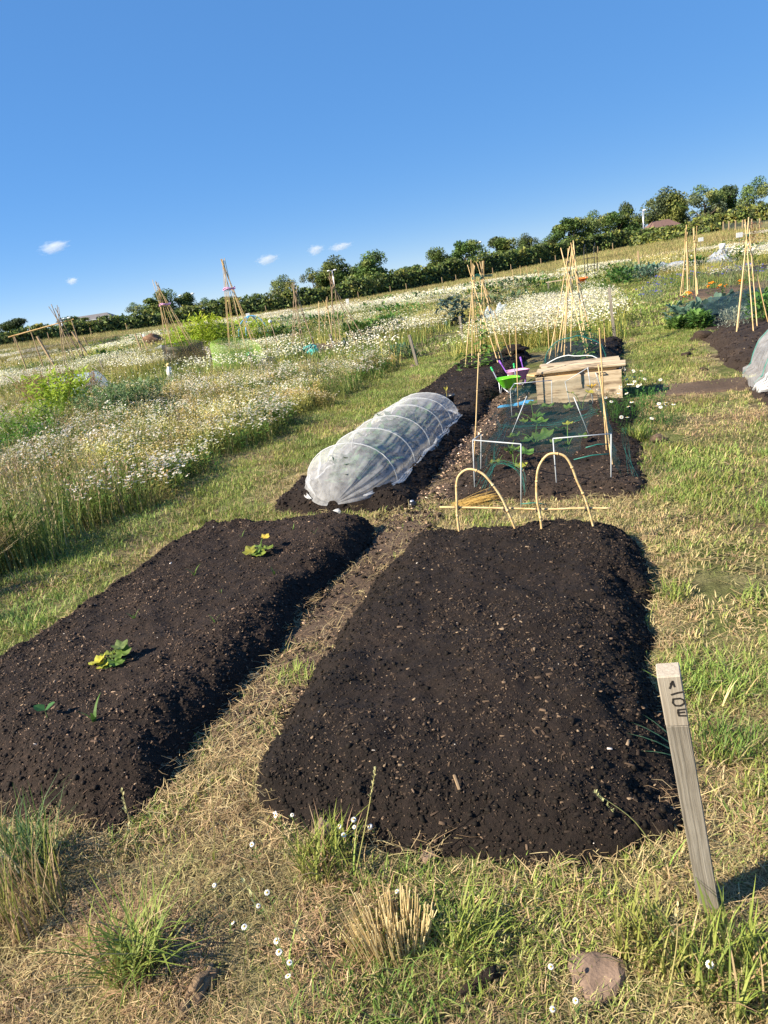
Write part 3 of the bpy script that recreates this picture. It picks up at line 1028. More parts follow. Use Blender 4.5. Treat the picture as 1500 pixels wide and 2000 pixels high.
def patch_of(size, n, makers):
    mb = MB()
    for k in range(n):
        x, y = random.uniform(-.5, .5) * size, random.uniform(-.5, .5) * size
        p = random.choice(makers)()
        a = random.uniform(0, 6.28); ca, sa = math.cos(a), math.sin(a)
        mb.add([(v_[0] * ca - v_[1] * sa + x, v_[0] * sa + v_[1] * ca + y, v_[2]) for v_ in p.V], p.F, list(p.C))
    return mb


mk_white = lambda: mayweed(random.uniform(.30, .46), 4, MG2, 3, MG2, 'white', .0135)
mk_dry = lambda: mayweed(random.uniform(.28, .42), 5, DRY1, 3, DRY2, 'dry', .012)
mk_drywhite = lambda: mayweed(random.uniform(.28, .42), 4, mixc(DRY1, MG2, .4), 3, mixc(DRY2, MG2, .5), random.choice(['white', 'dry', 'dry']), .011)
mk_pink = lambda: seed_grass(random.uniform(.38, .55), 5, MG3, random.choice([PINK1, PINK2, (.34, .28, .14)]))
mk_green = lambda: grass_tuft(13, .06, random.uniform(.26, .42), .007, [MG2, MG3, G2], (.1, .7), .12)
mk_fern = lambda: fern_clump(random.uniform(.22, .36), 4, MG1, MG2)

NM = 3
src_meadow = []
for makers in ([mk_white, mk_white, mk_drywhite, mk_green, mk_fern], [mk_dry, mk_dry, mk_drywhite, mk_green], [mk_pink, mk_pink, mk_green, mk_drywhite],
               [mk_green, mk_green, mk_fern, mk_pink], [mk_fern, mk_fern, mk_green, mk_white]):
    for k in range(NM):
        src_meadow.append(source(patch_of(.42, 17, makers), 'src_meadow', M_GRASS))

u, v = jgrid(-17, -4.05, 0.6, 13.6, .29)
edge = -4.12 + .16 * (fbm(v * 1.3, v * 0 + 2, 71, 3) - .5) * 2
k = (u < edge - .12) & in_view(*W(u, v), .16)
u, v = u[k], v[k]; x, y = W(u, v); n = len(u)
def nf(sc, sd): return fbm(x * sc, y * sc, sd, 3)
wts = np.stack([.75 * (nf(.55, 81) > .51) + .35 * sstep(8, 11, v) + .05, .8 * (nf(.5, 83) > .50) + .15 * sstep(-8, -5, u), .6 * (nf(.6, 85) > .53) + .06, .5 * (nf(.5, 87) > .52) + 2.6 * sstep(6.2, 4.2, v) + .14, .55 * (nf(.6, 89) > .55) + .02], 1)
wts = wts / wts.sum(1, keepdims=True)
typ = (wts.cumsum(1) < rng.random(n)[:, None]).sum(1).clip(0, 4)
scl_xy = rng.uniform(.9, 1.15, n)
hs_ = rng.uniform(.75, 1.2, n) * (1 - .25 * (nf(1.5, 91) < .42)) * (1 + .45 * sstep(6.0, 3.6, v))
scatter('wildflowers', src_meadow, np.column_stack([x, y, gz(x, y) - .005]), rots(n, .04), np.column_stack([scl_xy, scl_xy, hs_]), typ * NM + rng.integers(0, NM, n),
        'meadow of white daisies, yellowing stalks and seeding grass left of the beds')

# far plots -----------------------------------------------------------
WHT = [(.84, .83, .76), (.80, .78, .64), (.66, .62, .36)]
src_far = []
far_def = [  # white flowers, yellow-dry, green mix, dark vegetables, pale mown path
    (.54, 150, [MG2, MG3, DRY2, DRY1], 430, WHT), (.44, 130, [DRY1, DRY2, MG3, (.45, .36, .16)], 45, [(.55, .48, .26), (.6, .56, .4)]),
    (.38, 170, [MG2, MG3, MG1, DRY2], 14, WHT), (.34, 160, [MG1, MG2, (.05, .11, .04)], 0, WHT), (.09, 160, [G2, G3, S1, S1], 6, WHT),
    (.60, 170, [(.40, .31, .13), (.46, .37, .17), (.36, .30, .13), MG3], 0, WHT)]
for h, st, cl, hd, hc in far_def:
    for k in range(2):
        src_far.append(source(far_patch(1.3, h, st, cl, hd, hc, .0155, .014), 'src_far', M_GRASS))
for h, st, cl, hd, hc in far_def:
    for k in range(2):
        src_far.append(source(far_patch(3.2, h, int(st * 1.3), cl, int(hd * 1.5), hc, .032, .045), 'src_far', M_GRASS))


def plot_type(u, v):
    c = np.floor((u + 2.95) / 4.35).astype(int)
    r = np.floor((v - 13.9) / 11.2).astype(int)
    fu = (u + 2.95) - c * 4.35; fv = (v - 13.9) - r * 11.2
    h = _hash(c + 100, r + 50, 5)
    t = np.where(h < .26, 0, np.where(h < .50, 1, np.where(h < .84, 2, 3)))
    t = np.where((c == 0) & (r == 0), 0, t)
    t = np.where((c == 0) & (r == 1), 3, t)
    t = np.where((c == -1) & (r == 0), 0, t)
    t = np.where((c == -2) & (r == 0), 2, t)
    t = np.where((c == -3) & (r == 0), 1, t)
    t = np.where((c == -4) & (r == 0), 0, t)
    t = np.where((c <= -4) & (r == 1), 2, t)
    t = np.where((c == -1) & (r == 1), 1, t)
    t = np.where((c == -2) & (r >= 2) & (r < 4), 0, t)
    t = np.where((c == -3) & (r >= 2) & (r < 4), 0, t)
    t = np.where((c == 1) & (r == 0), 2, t)
    isp = (fu > 3.15) | (fv > 10.2)
    return np.where(isp, 4, t), c, r


def far_layer(step, lo, hi, off, size_s):
    u, v = jgrid(-75, 60, 10, 130, step)
    x, y = W(u, v); r = np.hypot(x, y)
    keep = (r > lo) & (r < hi) & in_view(x, y, .16) & (v > 13.9)
    keep |= (r > lo) & (r < hi) & in_view(x, y, .16) & (u < -12) & (v > 8)
    keep &= ~((u > -.4) & (u < 2.0) & (v < 46)) & ~((u > -4.7) & (u < -2.45) & (v < 26)) & ~((u > 1.3) & (u < 4.6) & (v < 23.5)) & ~((u > 3) & (u < 8.5) & (v > 26) & (v < 32))
    keep &= ~((u > -9.6) & (u < -5.9) & (v > 18.6) & (v < 22)) & ~((u > -4.95) & (u < -4.2) & (v < 15.4))
    u, v, x, y = u[keep], v[keep], x[keep], y[keep]
    t, c, r_ = plot_type(u, v)
    nz = fbm(x * .35, y * .35, 95, 3)
    rnd = rng.random(len(u))
    t = np.where((t != 4) & (nz > .60) & (rnd < .7), 2, t)
    t = np.where((t != 4) & (nz < .40) & (rnd < .6), 1, t)
    t = np.where((t == 2) & (rnd < .10), 0, t)
    t = np.where((c == -1) & (r_ == 0) & (nz > .47) & (t != 4), 2, t)
    t = np.where((t == 0) & (rnd > .88), 3, t)
    hedge_y = np.interp(x, [-80, -48, -35, -14, 14, 34, 53, 90], [90, 98, 103, 108, 115, 125, 131, 120])
    t = np.where(y > hedge_y - np.where(x > 20, 55, np.where(x > 5, 40, 22)), 5, t)
    k = (y < hedge_y - .5)
    u, v, x, y, t = u[k], v[k], x[k], y[k], t[k]
    n = len(u)
    sx = size_s * rng.uniform(.9, 1.15, n); sz = rng.uniform(.7, 1.2, n)
    scatter('wildflowers', src_far, np.column_stack([x, y, gz(x, y) - .01]), rots(n, .03), np.column_stack([sx, sx, sz]), off + t * 2 + rng.integers(0, 2, n),
            'overgrown far plots of white flowers, dry grass and green weeds' if off == 0 else 'distant plots and hay strip in front of the hedge')


# the solid white drift of mayweed behind the chest
src_drift = [source(far_patch(.8, .56, 130, [MG2, MG3, DRY1, DRY2], 120, WHT, .0125, .009), 'src_drift', M_GRASS) for _ in range(3)]
u, v = jgrid(-2.75, -.05, 13.9, 23.5, .46)
x, y = W(u, v)
sx = rng.uniform(.9, 1.15, len(u)); sz = rng.uniform(.75, 1.12, len(u)) * (.8 + .4 * fbm(x * .9, y * .9, 99, 2))
scatter('wildflowers', src_drift, np.column_stack([x, y, gz(x, y) - .01]), rots(len(u), .04), np.column_stack([sx, sx, sz]), rng.integers(0, 3, len(u)), 'dense white drift of mayweed filling the plot behind the chest')

far_layer(.85, 12, 42, 0, 1.0)
far_layer(1.9, 42, 135, 12, 1.0)


# ------------------------------------------------------------------ hedge and trees
LEAFC = [(.062, .105, .027), (.09, .136, .034), (.118, .16, .04), (.08, .108, .048), (.155, .178, .048)]


def leaf_cloud(P, Nn, size, cols, seed, flat=.6):
    """one quad per leaf clump: P centres, Nn outward directions"""
    rs = np.random.default_rng(seed)
    n = len(P)
    d = Nn * flat + rs.normal(size=(n, 3)) * .6
    d /= np.linalg.norm(d, axis=1)[:, None]
    a = rs.normal(size=(n, 3)); a -= d * (a * d).sum(1)[:, None]; a /= np.linalg.norm(a, axis=1)[:, None]
    b = np.cross(d, a)
    s = (size * rs.uniform(.5, 1.3, n))[:, None]
    bow = d * s * .25
    V = np.stack([P - a * s, P - b * s * .55 + bow, P + a * s, P + b * s * .55 + bow], 1).reshape(-1, 3)
    F = np.arange(4 * n).reshape(n, 4)
    C = np.repeat(cols, 4, 0)
    return V, F, C


def crown_mesh(name, kind, seed):
    """unit crown: fits about radius 0.5, from z 0.18 to 1"""
    rs = np.random.default_rng(seed)
    nl = {'round': 24, 'tall': 21, 'open': 19, 'dense': 27}[kind]
    Ps = []; Ns = []; Cs = []
    for k in range(nl):
        t = rs.uniform(.0, 1)
        z = .10 + .74 * t
        rad = {'round': .40, 'tall': .36, 'open': .42, 'dense': .38}[kind] * math.sqrt(max(.05, 1 - ((t - .42) / .68) ** 2))
        a = rs.uniform(0, 6.28); q = rad * math.sqrt(rs.uniform(.1, 1)) * .85
        c = np.array([q * math.cos(a), q * math.sin(a), z]); rr = rs.uniform(.07, .24) * (1.0 if kind != 'open' else .85)
        if k % 3 == 0: c = c * np.array([1.18, 1.18, 1.0]) + np.array([0, 0, rs.uniform(-.05, .08)]); rr *= .62
        m = int((520 if kind != 'open' else 380) * (rr / .17) ** 1.3)
        dirs = rs.normal(size=(m, 3)); dirs /= np.linalg.norm(dirs, axis=1)[:, None]
        rad_ = rr * rs.uniform(.25, 1.25, m) ** .6
        P = c + dirs * rad_[:, None] * np.array([1, 1, .85])
        base = np.array(LEAFC[rs.integers(0, 5)]) * (np.array([1.5, 1.45, 1.9]) if kind == 'open' else 1.0)
        Cs.append(base * rs.uniform(.75, 1.3, (m, 1))); Ps.append(P); Ns.append(dirs)
    P = np.concatenate(Ps); Nn = np.concatenate(Ns); C = np.concatenate(Cs)
    V, F, C = leaf_cloud(P, Nn, .024 if kind != 'open' else .021, C, seed + 1)
    o = np_mesh(name, V, F, M_TREE, C, smooth=False)
    return o


def trunk_mesh(name, seed):
    random.seed(seed)
    mb = MB()
    mb.tube([(0, 0, -.03), (.01, 0, .12), (-.005, .01, .3), (.01, 0, .6)], .030, .012, 7, (1, 1, 1))
    for k in range(7):
        a = random.uniform(0, 6.28); z0 = random.uniform(.15, .5)
        e = Vector((math.cos(a) * random.uniform(.18, .32), math.sin(a) * random.uniform(.18, .32), z0 + random.uniform(.12, .35)))
        mb.tube([(0, 0, z0), e * .5 + Vector((0, 0, z0 * .5 + .01)), e], .012, .004, 5, (1, 1, 1))
    return mb.build(name, M_BARK)


protos = {}
for i, kd in enumerate(['round', 'round', 'dense', 'tall', 'open', 'dense']):
    c = crown_mesh('crown', kd, 200 + i); t = trunk_mesh('trunk', 300 + i)
    protos.setdefault(kd, []).append((c.data, t.data))
    bpy.data.objects.remove(c); bpy.data.objects.remove(t)

TREES = [  # x, y, top z, crown width, kind, label
    (-56.3, 125, 5.1, 6.4, 'round', 'rounded dark tree at the far left edge of the hedge'),
    (-58.5, 140, 3.9, 2.6, 'tall', 'tiny far tree between the left edge tree and the cane frame'),
    (-46.3, 125, 4.0, 6.0, 'dense', 'low bushy tree behind the leftmost cane wigwam'),
    (-37.0, 130, 4.9, 4.2, 'open', 'small pale tree just left of the pink-tied wigwam'),
    (-32.6, 130, 6.0, 6.4, 'dense', 'big dense dark tree right behind the left pink-tied wigwam'),
    (-28.8, 132, 5.2, 4.6, 'round', 'dark tree close right of the left pink-tied wigwam top'),
    (-27.0, 140, 4.0, 4.0, 'open', 'small tree under the double-headed lamp'),
    (-22.5, 140, 3.6, 5.4, 'round', 'low tree just left of the right pink-tied wigwam'),
    (-17.6, 140, 3.3, 4.6, 'open', 'low thin tree right of the right pink-tied wigwam'),
    (-11.6, 130, 5.6, 6.4, 'open', 'lone dark tree standing above the hedge left of the paired trees'),
    (-6.2, 135, 6.2, 5.2, 'open', 'smaller pale tree of the pair above the hedge'),
    (-1.9, 135, 7.1, 7.0, 'dense', 'larger dark tree of the pair above the hedge'),
    (4.0, 130, 6.9, 7.6, 'dense', 'cone-shaped dark tree right of the pair above the hedge'),
    (11.9, 140, 3.9, 6.6, 'round', 'low bulging tree in the dip right of the cone-shaped tree'),
    (17.5, 140, 6.1, 6.2, 'dense', 'first dark tree of the clump left of the tall lamp'),
    (23.3, 145, 7.1, 7.0, 'round', 'pointed tree just left of the tall lamp'),
    (31.2, 150, 6.9, 7.6, 'round', 'rounded tree just right of the tall lamp'),
    (37.9, 155, 6.5, 4.2, 'dense', 'small lone tree in the gap left of the big right clump'),
    (40.9, 150, 4.8, 4.6, 'round', 'low tree at the left foot of the big right clump'),
    (45.0, 150, 8.4, 8.4, 'round', 'first big spreading tree of the right clump'),
    (50.6, 153, 9.2, 7.0, 'open', 'pale grey-green tree second in the right clump'),
    (55.2, 152, 8.3, 7.4, 'round', 'third tree of the right clump, left of the slender one'),
    (60.6, 158, 9.8, 5.0, 'tall', 'slender upright tree behind the right lamp post'),
    (64.4, 150, 10.6, 8.2, 'dense', 'tall dark tree above the brown house roof'),
    (71.5, 162, 9.6, 6.6, 'tall', 'narrow dark tree between the two tallest right trees'),
    (70.1, 145, 10.4, 8.6, 'open', 'big pale rustling tree right of the house roof'),
    (76.0, 150, 9.6, 7.4, 'round', 'round tree second from the right edge'),
    (79.8, 145, 10.2, 7.6, 'open', 'silvery loose tree at the right edge of the frame'),
    (86.0, 140, 9.0, 8.0, 'dense', 'dark tree half cut by the right edge of the frame')]
for i, (x, y, zt, w, kd, lb) in enumerate(TREES):
    zb = float(gz(x, y)) - .1
    e = empty('tree', (x, y, zb), i * 1.7)
    h = zt - zb
    e.scale = (w / .80, w / .80, h / 1.0)
    cm, tm = protos[kd][i % len(protos[kd])]
    for nm, me in (('trunk', tm), ('crown', cm)):
        o = bpy.data.objects.new(nm, me); COL.objects.link(o); o.parent = e
    tag(e, lb, 'tree', 'trees behind the hedge')


def hedge(name, way, label, seed, depth=2.6, dens=38):
    rs = np.random.default_rng(seed)
    way = np.array(way, float)
    seg = np.hypot(np.diff(way[:, 0]), np.diff(way[:, 1])); S = np.concatenate([[0], seg.cumsum()])
    n = int(S[-1] * dens * 2.4)
    s = rs.uniform(0, S[-1], n)
    x0 = np.interp(s, S, way[:, 0]); y0 = np.interp(s, S, way[:, 1]); zt = np.interp(s, S, way[:, 2])
    base = gz(x0, y0) - .2
    lump = fbm(s * .45, s * 0 + 1, seed, 3) - .5
    zt = zt + lump * 1.3
    H = zt - base
    q = rs.random(n)
    side = q < .62
    t = rs.random(n) ** .8
    bulge = (fbm(s * .5, t * 2, seed + 5, 3) - .5) * 1.6
    off = np.where(side, -depth / 2 - bulge + .5 * t ** 3, rs.uniform(-depth / 2, depth / 2, n))
    z = np.where(side, base + H * t, base + H * (1 + (fbm(s * 1.4, off, seed + 8, 2) - .5) * .3))
    tx = np.gradient(np.interp(np.linspace(0, S[-1], 50), S, way[:, 0])); 
    P = np.stack([x0, y0 + off + rs.normal(0, .15, n), z + rs.normal(0, .12, n)], 1)
    Nn = np.where(side[:, None], [[0, -1, .35]], [[0, -.2, 1]])
    cl = np.array(LEAFC)[rs.integers(0, 5, n)] * rs.uniform(.9, 1.6, (n, 1))
    patch = fbm(s * .8, z * .8, seed + 12, 2)
    cl = np.where((patch > .60)[:, None], cl * np.array([1.35, 1.12, 1.0]), cl)
    V, F, C = leaf_cloud(P, Nn, .27, cl, seed + 3)
    o = np_mesh(name, V, F, M_TREE, C, smooth=False)
    # solid dark core added inside the leaves so that no light leaks through
    k = 160
    ss = np.linspace(0, S[-1], k)
    cx = np.interp(ss, S, way[:, 0]); cy = np.interp(ss, S, way[:, 1]); cz = np.interp(ss, S, way[:, 2]) + (fbm(ss * .45, ss * 0 + 1, seed, 3) - .5) * 1.3 - .35
    b = gz(cx, cy) - .4
    V = np.concatenate([np.stack([cx, cy - .9, b], 1), np.stack([cx, cy - .7, cz], 1), np.stack([cx, cy + .8, cz], 1), np.stack([cx, cy + .9, b], 1)])
    i = np.arange(k - 1)
    F = np.concatenate([np.stack([i + j * k, i + 1 + j * k, i + 1 + (j + 1) * k, i + (j + 1) * k], 1) for j in range(3)])
    np_mesh('blocking_core', V, F, M_TREE, np.tile([[.03, .05, .016]], (len(V), 1)), parent=o)
    return tag(o, label, 'hedge')


hedge('hedge', [(-95, 84, 2.7), (-47.7, 100, 2.5), (-34.9, 105, 2.8), (-25, 108, 2.2), (-14, 110, 2.3), (1.2, 113, 2.3), (8, 115, 2.7), (13.7, 118, 2.6), (27.9, 125, 3.2), (33.7, 128, 3.2), (43.2, 132, 3.6), (54, 135, 3.4), (62, 137, 3.2)],
      'long dark green hawthorn hedge across the back of the field', 500)
hedge('hedge', [(43, 112, 2.4), (46, 106, 2.7), (50, 101, 3.1), (57, 99, 3.7), (70, 96, 4.1), (95, 90, 4.2)], 'taller hedge at the right, behind the post fence', 520)

# ------------------------------------------------------------------ soil detail on the beds
def soil_litter(bed, parent, n_chip, n_clod, seed, scale=1.0, bright=1.0):
    rs = np.random.default_rng(seed)

    def place(n, edge_bias):
        u = rs.uniform(bed.u0 - .02, bed.u1 + .02, n * 3); v = rs.uniform(bed.v0 - .02, bed.v1 + .02, n * 3)
        d = bed.inside(u, v)[0]
        p = np.where(d > .01, 1.0, 0)
        if edge_bias: p = p * np.clip(1.1 - d / .35, .18, 1)
        else: p = p * (.35 + .9 * (fbm(u * 2.2, v * 2.2, seed, 2) > .47))
        k = rs.random(len(u)) < p
        u, v = u[k][:n], v[k][:n]
        x, y = W(u, v)
        return np.stack([x, y, gz(x, y) + bed.height(u, v)], 1)
    # flakes of bark and wood: 5-sided thin slabs
    P = place(n_chip, False); n = len(P)
    l = np.exp(rs.normal(math.log(.0054), .62, n)) * scale; l = np.clip(l, .002, .034 * scale)
    w = np.clip(l * rs.uniform(.16, .6, n), .0018, .010 * scale); t = np.clip(w * .4, .0012, .004)
    a = rs.uniform(0, 6.283, n); ti = rs.normal(0, .35, n); tj = rs.normal(0, .45, n)
    ex = np.stack([np.cos(a) * np.cos(ti), np.sin(a) * np.cos(ti), np.sin(ti)], 1)
    ey = np.stack([-np.sin(a) * np.cos(tj), np.cos(a) * np.cos(tj), np.sin(tj)], 1)
    ez = np.cross(ex, ey)
    c = P + ez * (t * .7)[:, None]
    corners = []
    for sx, sy, sz in [(-1, -1, -1), (1, -1, -1), (1, 1, -1), (-1, 1, -1), (-.85, -.7, 1), (.9, -.8, 1), (.7, .9, 1), (-.9, .7, 1)]:
        corners.append(c + ex * (l * sx)[:, None] * .5 + ey * (w * sy)[:, None] * .5 + ez * (t * sz)[:, None] * .5)
    V = np.stack(corners, 1).reshape(-1, 3)
    f = np.array([(4, 5, 6, 7), (0, 1, 5, 4), (1, 2, 6, 5), (2, 3, 7, 6), (3, 0, 4, 7)])
    F = (np.arange(n)[:, None, None] * 8 + f[None]).reshape(-1, 4)
    pal = np.array([(.014, .010, .008), (.03, .021, .016), (.055, .037, .026), (.095, .064, .042), (.16, .11, .072), (.27, .195, .125), (.58, .52, .46)])
    q = rs.random(n)
    ci = np.searchsorted(np.cumsum([.24, .27, .23, .14, .08, .032]), q).clip(0, 6)
    ci = np.where((q > .998), 6, np.where(ci == 6, 4, ci))
    C = np.repeat(pal[ci] * rs.uniform(.8, 1.25, (n, 1)) * bright, 8, 0)
    o = np_mesh('wood_chips', V, F, M_CHIP, C, smooth=False, parent=parent)
    o['kind'] = 'stuff'; o['label'] = 'flakes of bark and wood in the compost'
    # crumbs and clods
    P = place(n_clod, True); n = len(P)
    vs_, fs = ico(1)
    vs_ = np.array(vs_)
    r = np.clip(np.exp(rs.normal(math.log(.0038), .55, n)), .0015, .0125) * scale
    jit = rs.uniform(.45, 1.4, (n, 12, 1))
    V = (P[:, None, :] + vs_[None] * jit * r[:, None, None] * np.array([1, 1, .8])).reshape(-1, 3)
    F = (np.arange(n)[:, None, None] * 12 + np.array(fs)[None]).reshape(-1, 3)
    C = np.repeat(np.array([(.0155, .0108, .0083)]) * rs.uniform(.7, 1.7, (n, 1)), 12, 0)
    o = np_mesh('soil_crumbs', V, F, M_CHIP, C, smooth=False, parent=parent)
    o['kind'] = 'stuff'; o['label'] = 'crumbs and clods of dark compost'


soil_litter(BED_BIG, bed_objs[0], 26000, 13000, 901, .92, .66)
soil_litter(BED_LEFT, bed_objs[1], 30000, 12000, 902, .92, .95)
soil_litter(BED_TUN, bed_objs[2], 9000, 7000, 903, 1.7)
soil_litter(BED_NET, bed_objs[3], 9000, 3000, 904, 1.4)
soil_litter(BED_BACK, bed_objs[4], 1500, 1500, 905, 2.2)
soil_litter(BED_R, bed_objs[5], 2500, 2500, 906, 2.2)
# woodchip on the trodden paths
chip_path = Bed(-1.72, -1.2, 2.0, 4.8, .026, (.06,) * 4, .03, 77, .006)
so = bpy.data.objects.new('wood_chips', None)
COL.objects.link(so); tag(so, 'pale wood chips trodden into the paths', None, None, 'stuff')
soil_litter(chip_path, so, 3400, 900, 907, 1.4, 3.4)
chip_path2 = Bed(-1.62, -1.1, 4.8, 9.3, .026, (.06,) * 4, .05, 78, .006)
soil_litter(chip_path2, so, 4000, 900, 908, 1.8, 3.0)


# ------------------------------------------------------------------ small builders
def cane(name, a, b, r, mat, parent=None, bow=0.0, n=6):
    """bamboo cane from a to b with slight knuckles; the mesh runs along its own X"""
    a = Vector(a); b = Vector(b); d = b - a; ln = d.length
    mb = MB()
    k = max(3, int(ln / .28))
    pts = []
    for i in range(k + 1):
        t = i / k
        pts.append((ln * t, bow * math.sin(math.pi * t), random.gauss(0, .002)))
    for i in range(k):
        p, q = Vector(pts[i]), Vector(pts[i + 1])
        rr = r * (1 - .25 * i / k)
        mb.tube([p, p.lerp(q, .03), p.lerp(q, .94), q], rr * 1.0, rr * .96, n)
        mb.tube([p.lerp(q, .965), p.lerp(q, .985)], rr * 1.22, rr * 1.22, n)
    o = mb.build(name, mat, None, True)
    o.matrix_world = Matrix.Translation(a) @ d.to_track_quat('X', 'Z').to_matrix().to_4x4()
    if parent is not None:
        o.parent = parent
        o.matrix_parent_inverse = Matrix.Translation(-Vector(parent.location))
    return o


def rel(o, parent):
    """parent an object already built in world coordinates to a plain (unrotated) Empty"""
    o.parent = parent
    o.matrix_parent_inverse = Matrix.Translation(-Vector(parent.location))
    return o


def wigwam(name, label, tie, feet, tops, r, mat, tiecol=None, group=None, ring=None, rungs=0):
    c = sum((Vector(f) for f in feet), Vector()) / len(feet)
    e = empty(name, c)
    tie = Vector(tie)
    for f, t in zip(feet, tops):
        f = Vector(f); t = Vector(t)
        f.z -= .06
        off = Vector((random.gauss(0, r * 2.6), random.gauss(0, r * 2.6), random.gauss(0, r * 3)))
        mid = tie + off
        up = (mid - f).normalized()
        ext = max(.12, (t.z - tie.z) / max(.2, up.z) * random.uniform(.8, 1.1))
        cane('cane', f, mid + up * ext, r * random.uniform(.85, 1.15), mat, e)
    if tiecol is not None:
        mb = MB()
        for k in range(3):
            ring_ = [tie + Vector((math.cos(a) * r * 3.2, math.sin(a) * r * 3.2, (k - 1) * r * 1.2 + .01 * math.sin(a * 2))) for a in np.linspace(0, 6.283, 13)]
            mb.tube(ring_, r * .45, r * .45, 5)
        rel(mb.build('string_tie', tiecol), e)
    if ring:
        (rc, rr, rmat) = ring
        mb = MB()
        for k in range(2):
            mb.tube([Vector(rc) + Vector((math.cos(a) * rr, math.sin(a) * rr, .02 * math.sin(3 * a + k) + .03 * k)) for a in np.linspace(0, 6.283, 20)], .015, .015, 5)
        rel(mb.build('tie_band', rmat), e)
    for k in range(rungs):
        z = .35 + k * .22
        t = z / tie.z
        f0, f1 = Vector(feet[0]).lerp(tie, t), Vector(feet[2]).lerp(tie, t)
        cane('rung', f0, f1, r * .6, mat, e)
    return tag(e, label, 'cane wigwam', group)


def circ(cx, cy, r, n, z=0.0, ph=0.0):
    return [(cx + r * math.cos(ph + 6.283 * i / n), cy + r * math.sin(ph + 6.283 * i / n), z) for i in range(n)]


GW = 'bamboo cane wigwams on the plots'
wigwam('cane_wigwam', 'left of two joined pale cane wigwams with bean plants, by the toy barrows', (2.04, 12.1, 1.43),
       [(1.61, 11.3, .13), (1.77, 11.6, .13), (1.97, 12.32, .13), (2.12, 11.07, .13), (2.06, 12.63, .13)], [(2.03, 12.1, 1.68)] * 5, .0085, M_CANE, M_NET_EDGE, GW)
wigwam('cane_wigwam', 'right of two joined pale cane wigwams with bean plants, by the toy barrows', (2.17, 12.1, 1.42),
       [(1.83, 11.2, .13), (2.21, 11.17, .13), (2.31, 11.93, .13), (2.14, 12.5, .13), (2.53, 12.12, .13)], [(2.16, 12.1, 1.66)] * 5, .0085, M_CANE, M_NET_EDGE, GW)
mb = MB()
for k in range(4):
    mb.tube([(2.02, 12.08, 1.43 + .008 * k), (2.1, 12.1, 1.46 + .012 * k), (2.18, 12.1, 1.44 + .008 * k), (2.36, 12.14, 1.42 + .01 * k)], .004, .004, 4)
tag(mb.build('string', M_NET_EDGE), 'green string joining the tops of the two bean wigwams', 'string')
wigwam('cane_wigwam', 'left of the two tallest cane wigwams standing behind the wooden chest', (3.5, 11.8, 1.46),
       [(2.84, 10.88, .13), (2.97, 10.92, .13), (3.13, 11.25, .13), (2.97, 10.52, .13), (3.24, 10.24, .13)], [(3.5, 11.8, 1.70)] * 5, .0092, M_CANE, M_STAKE, GW)
wigwam('cane_wigwam', 'right of the two tallest cane wigwams standing behind the wooden chest', (3.6, 11.8, 1.46),
       [(2.99, 10.63, .13), (3.23, 11.07, .13), (3.38, 10.64, .13), (3.49, 11.15, .13), (3.73, 11.5, .13)], [(3.6, 11.8, 1.70)] * 5, .0092, M_CANE, M_STAKE, GW)
wigwam('cane_wigwam', 'tall cane wigwam on the bare brown bed at the right edge', (6.01, 11.1, 1.44),
       [(5.43, 10.31, .15), (5.66, 10.71, .15), (5.59, 10.13, .15), (5.84, 10.48, .15), (6.28, 10.95, .15)], [(6, 11.1, 1.66)] * 5, .0095, M_CANE, M_NET_EDGE, GW)
wigwam('cane_wigwam', 'loose cane wigwam in the cornflower plot, left cluster', (9.34, 20.3, 1.36),
       [(8.97, 20.0, .03), (9.47, 20.93, .03), (8.77, 19.1, .03), (9.84, 21.27, .03)], [(9.3, 20.3, 1.74)] * 4, .014, M_CANE, None, GW)
wigwam('cane_wigwam', 'loose cane wigwam in the cornflower plot, right cluster', (9.56, 20.3, 1.39),
       [(9.85, 21.09, .03), (8.95, 18.99, .03), (9.26, 19.57, .03)], [(9.6, 20.3, 1.74)] * 3, .014, M_CANE, None, GW)
wigwam('cane_wigwam', 'many-caned wigwam with a pink band, rising from a black net', (-6.36, 25.5, 2.55), circ(-6.0, 25.4, .62, 9, 0, .3), [(0, 0, 2.75)] * 9, .0115, M_CANE, None, GW, ((-6.26, 25.5, 1.98), .19, M_PINKTIE))
wigwam('cane_wigwam', 'many-caned wigwam with a pink band, behind the lime net', (-3.36, 21.3, 2.75), circ(-3.3, 21.4, .50, 9, 0, .1), [(0, 0, 2.76)] * 9, .0105, M_CANE, None, GW, ((-3.35, 21.3, 2.06), .17, M_PINKTIE))
wigwam('cane_wigwam', 'brown cane wigwam with rungs like a ladder, by the teal net', (-1.50, 20.8, 1.69), circ(-1.55, 20.9, .42, 6, 0, 2.6), [(0, 0, 1.95)] * 6, .012, M_CANE_OLD, M_CANE_OLD, GW, None, 5)
wigwam('cane_wigwam', 'wide brown cane tripod with forked top, by the potato rows', (-.42, 20.3, 1.66), [(-.76, 20.4, 0), (-.46, 19.9, 0), (-.02, 20.5, 0), (.3, 20.2, 0), (-.6, 21.0, 0)], [(0, 0, 2.0)] * 5, .012, M_CANE_OLD, M_CANE_OLD, GW)
wigwam('cane_wigwam', 'thin dark cane wigwam at the far left, above the netted frame', (-13.6, 35, 2.35), circ(-13.4, 35, .55, 6), [(0, 0, 2.85)] * 6, .02, M_CANE_OLD, None, GW)
wigwam('cane_wigwam', 'small crossed canes far behind the ladder wigwam', (-1.21, 27, .98), circ(-1.2, 27, .3, 3), [(0, 0, 1.25)] * 3, .012, M_CANE, None, GW)
wigwam('cane_wigwam', 'small crossed canes far behind the wide tripod', (-.91, 28, 1.02), circ(-.9, 28, .32, 4), [(0, 0, 1.3)] * 4, .012, M_CANE, None, GW)

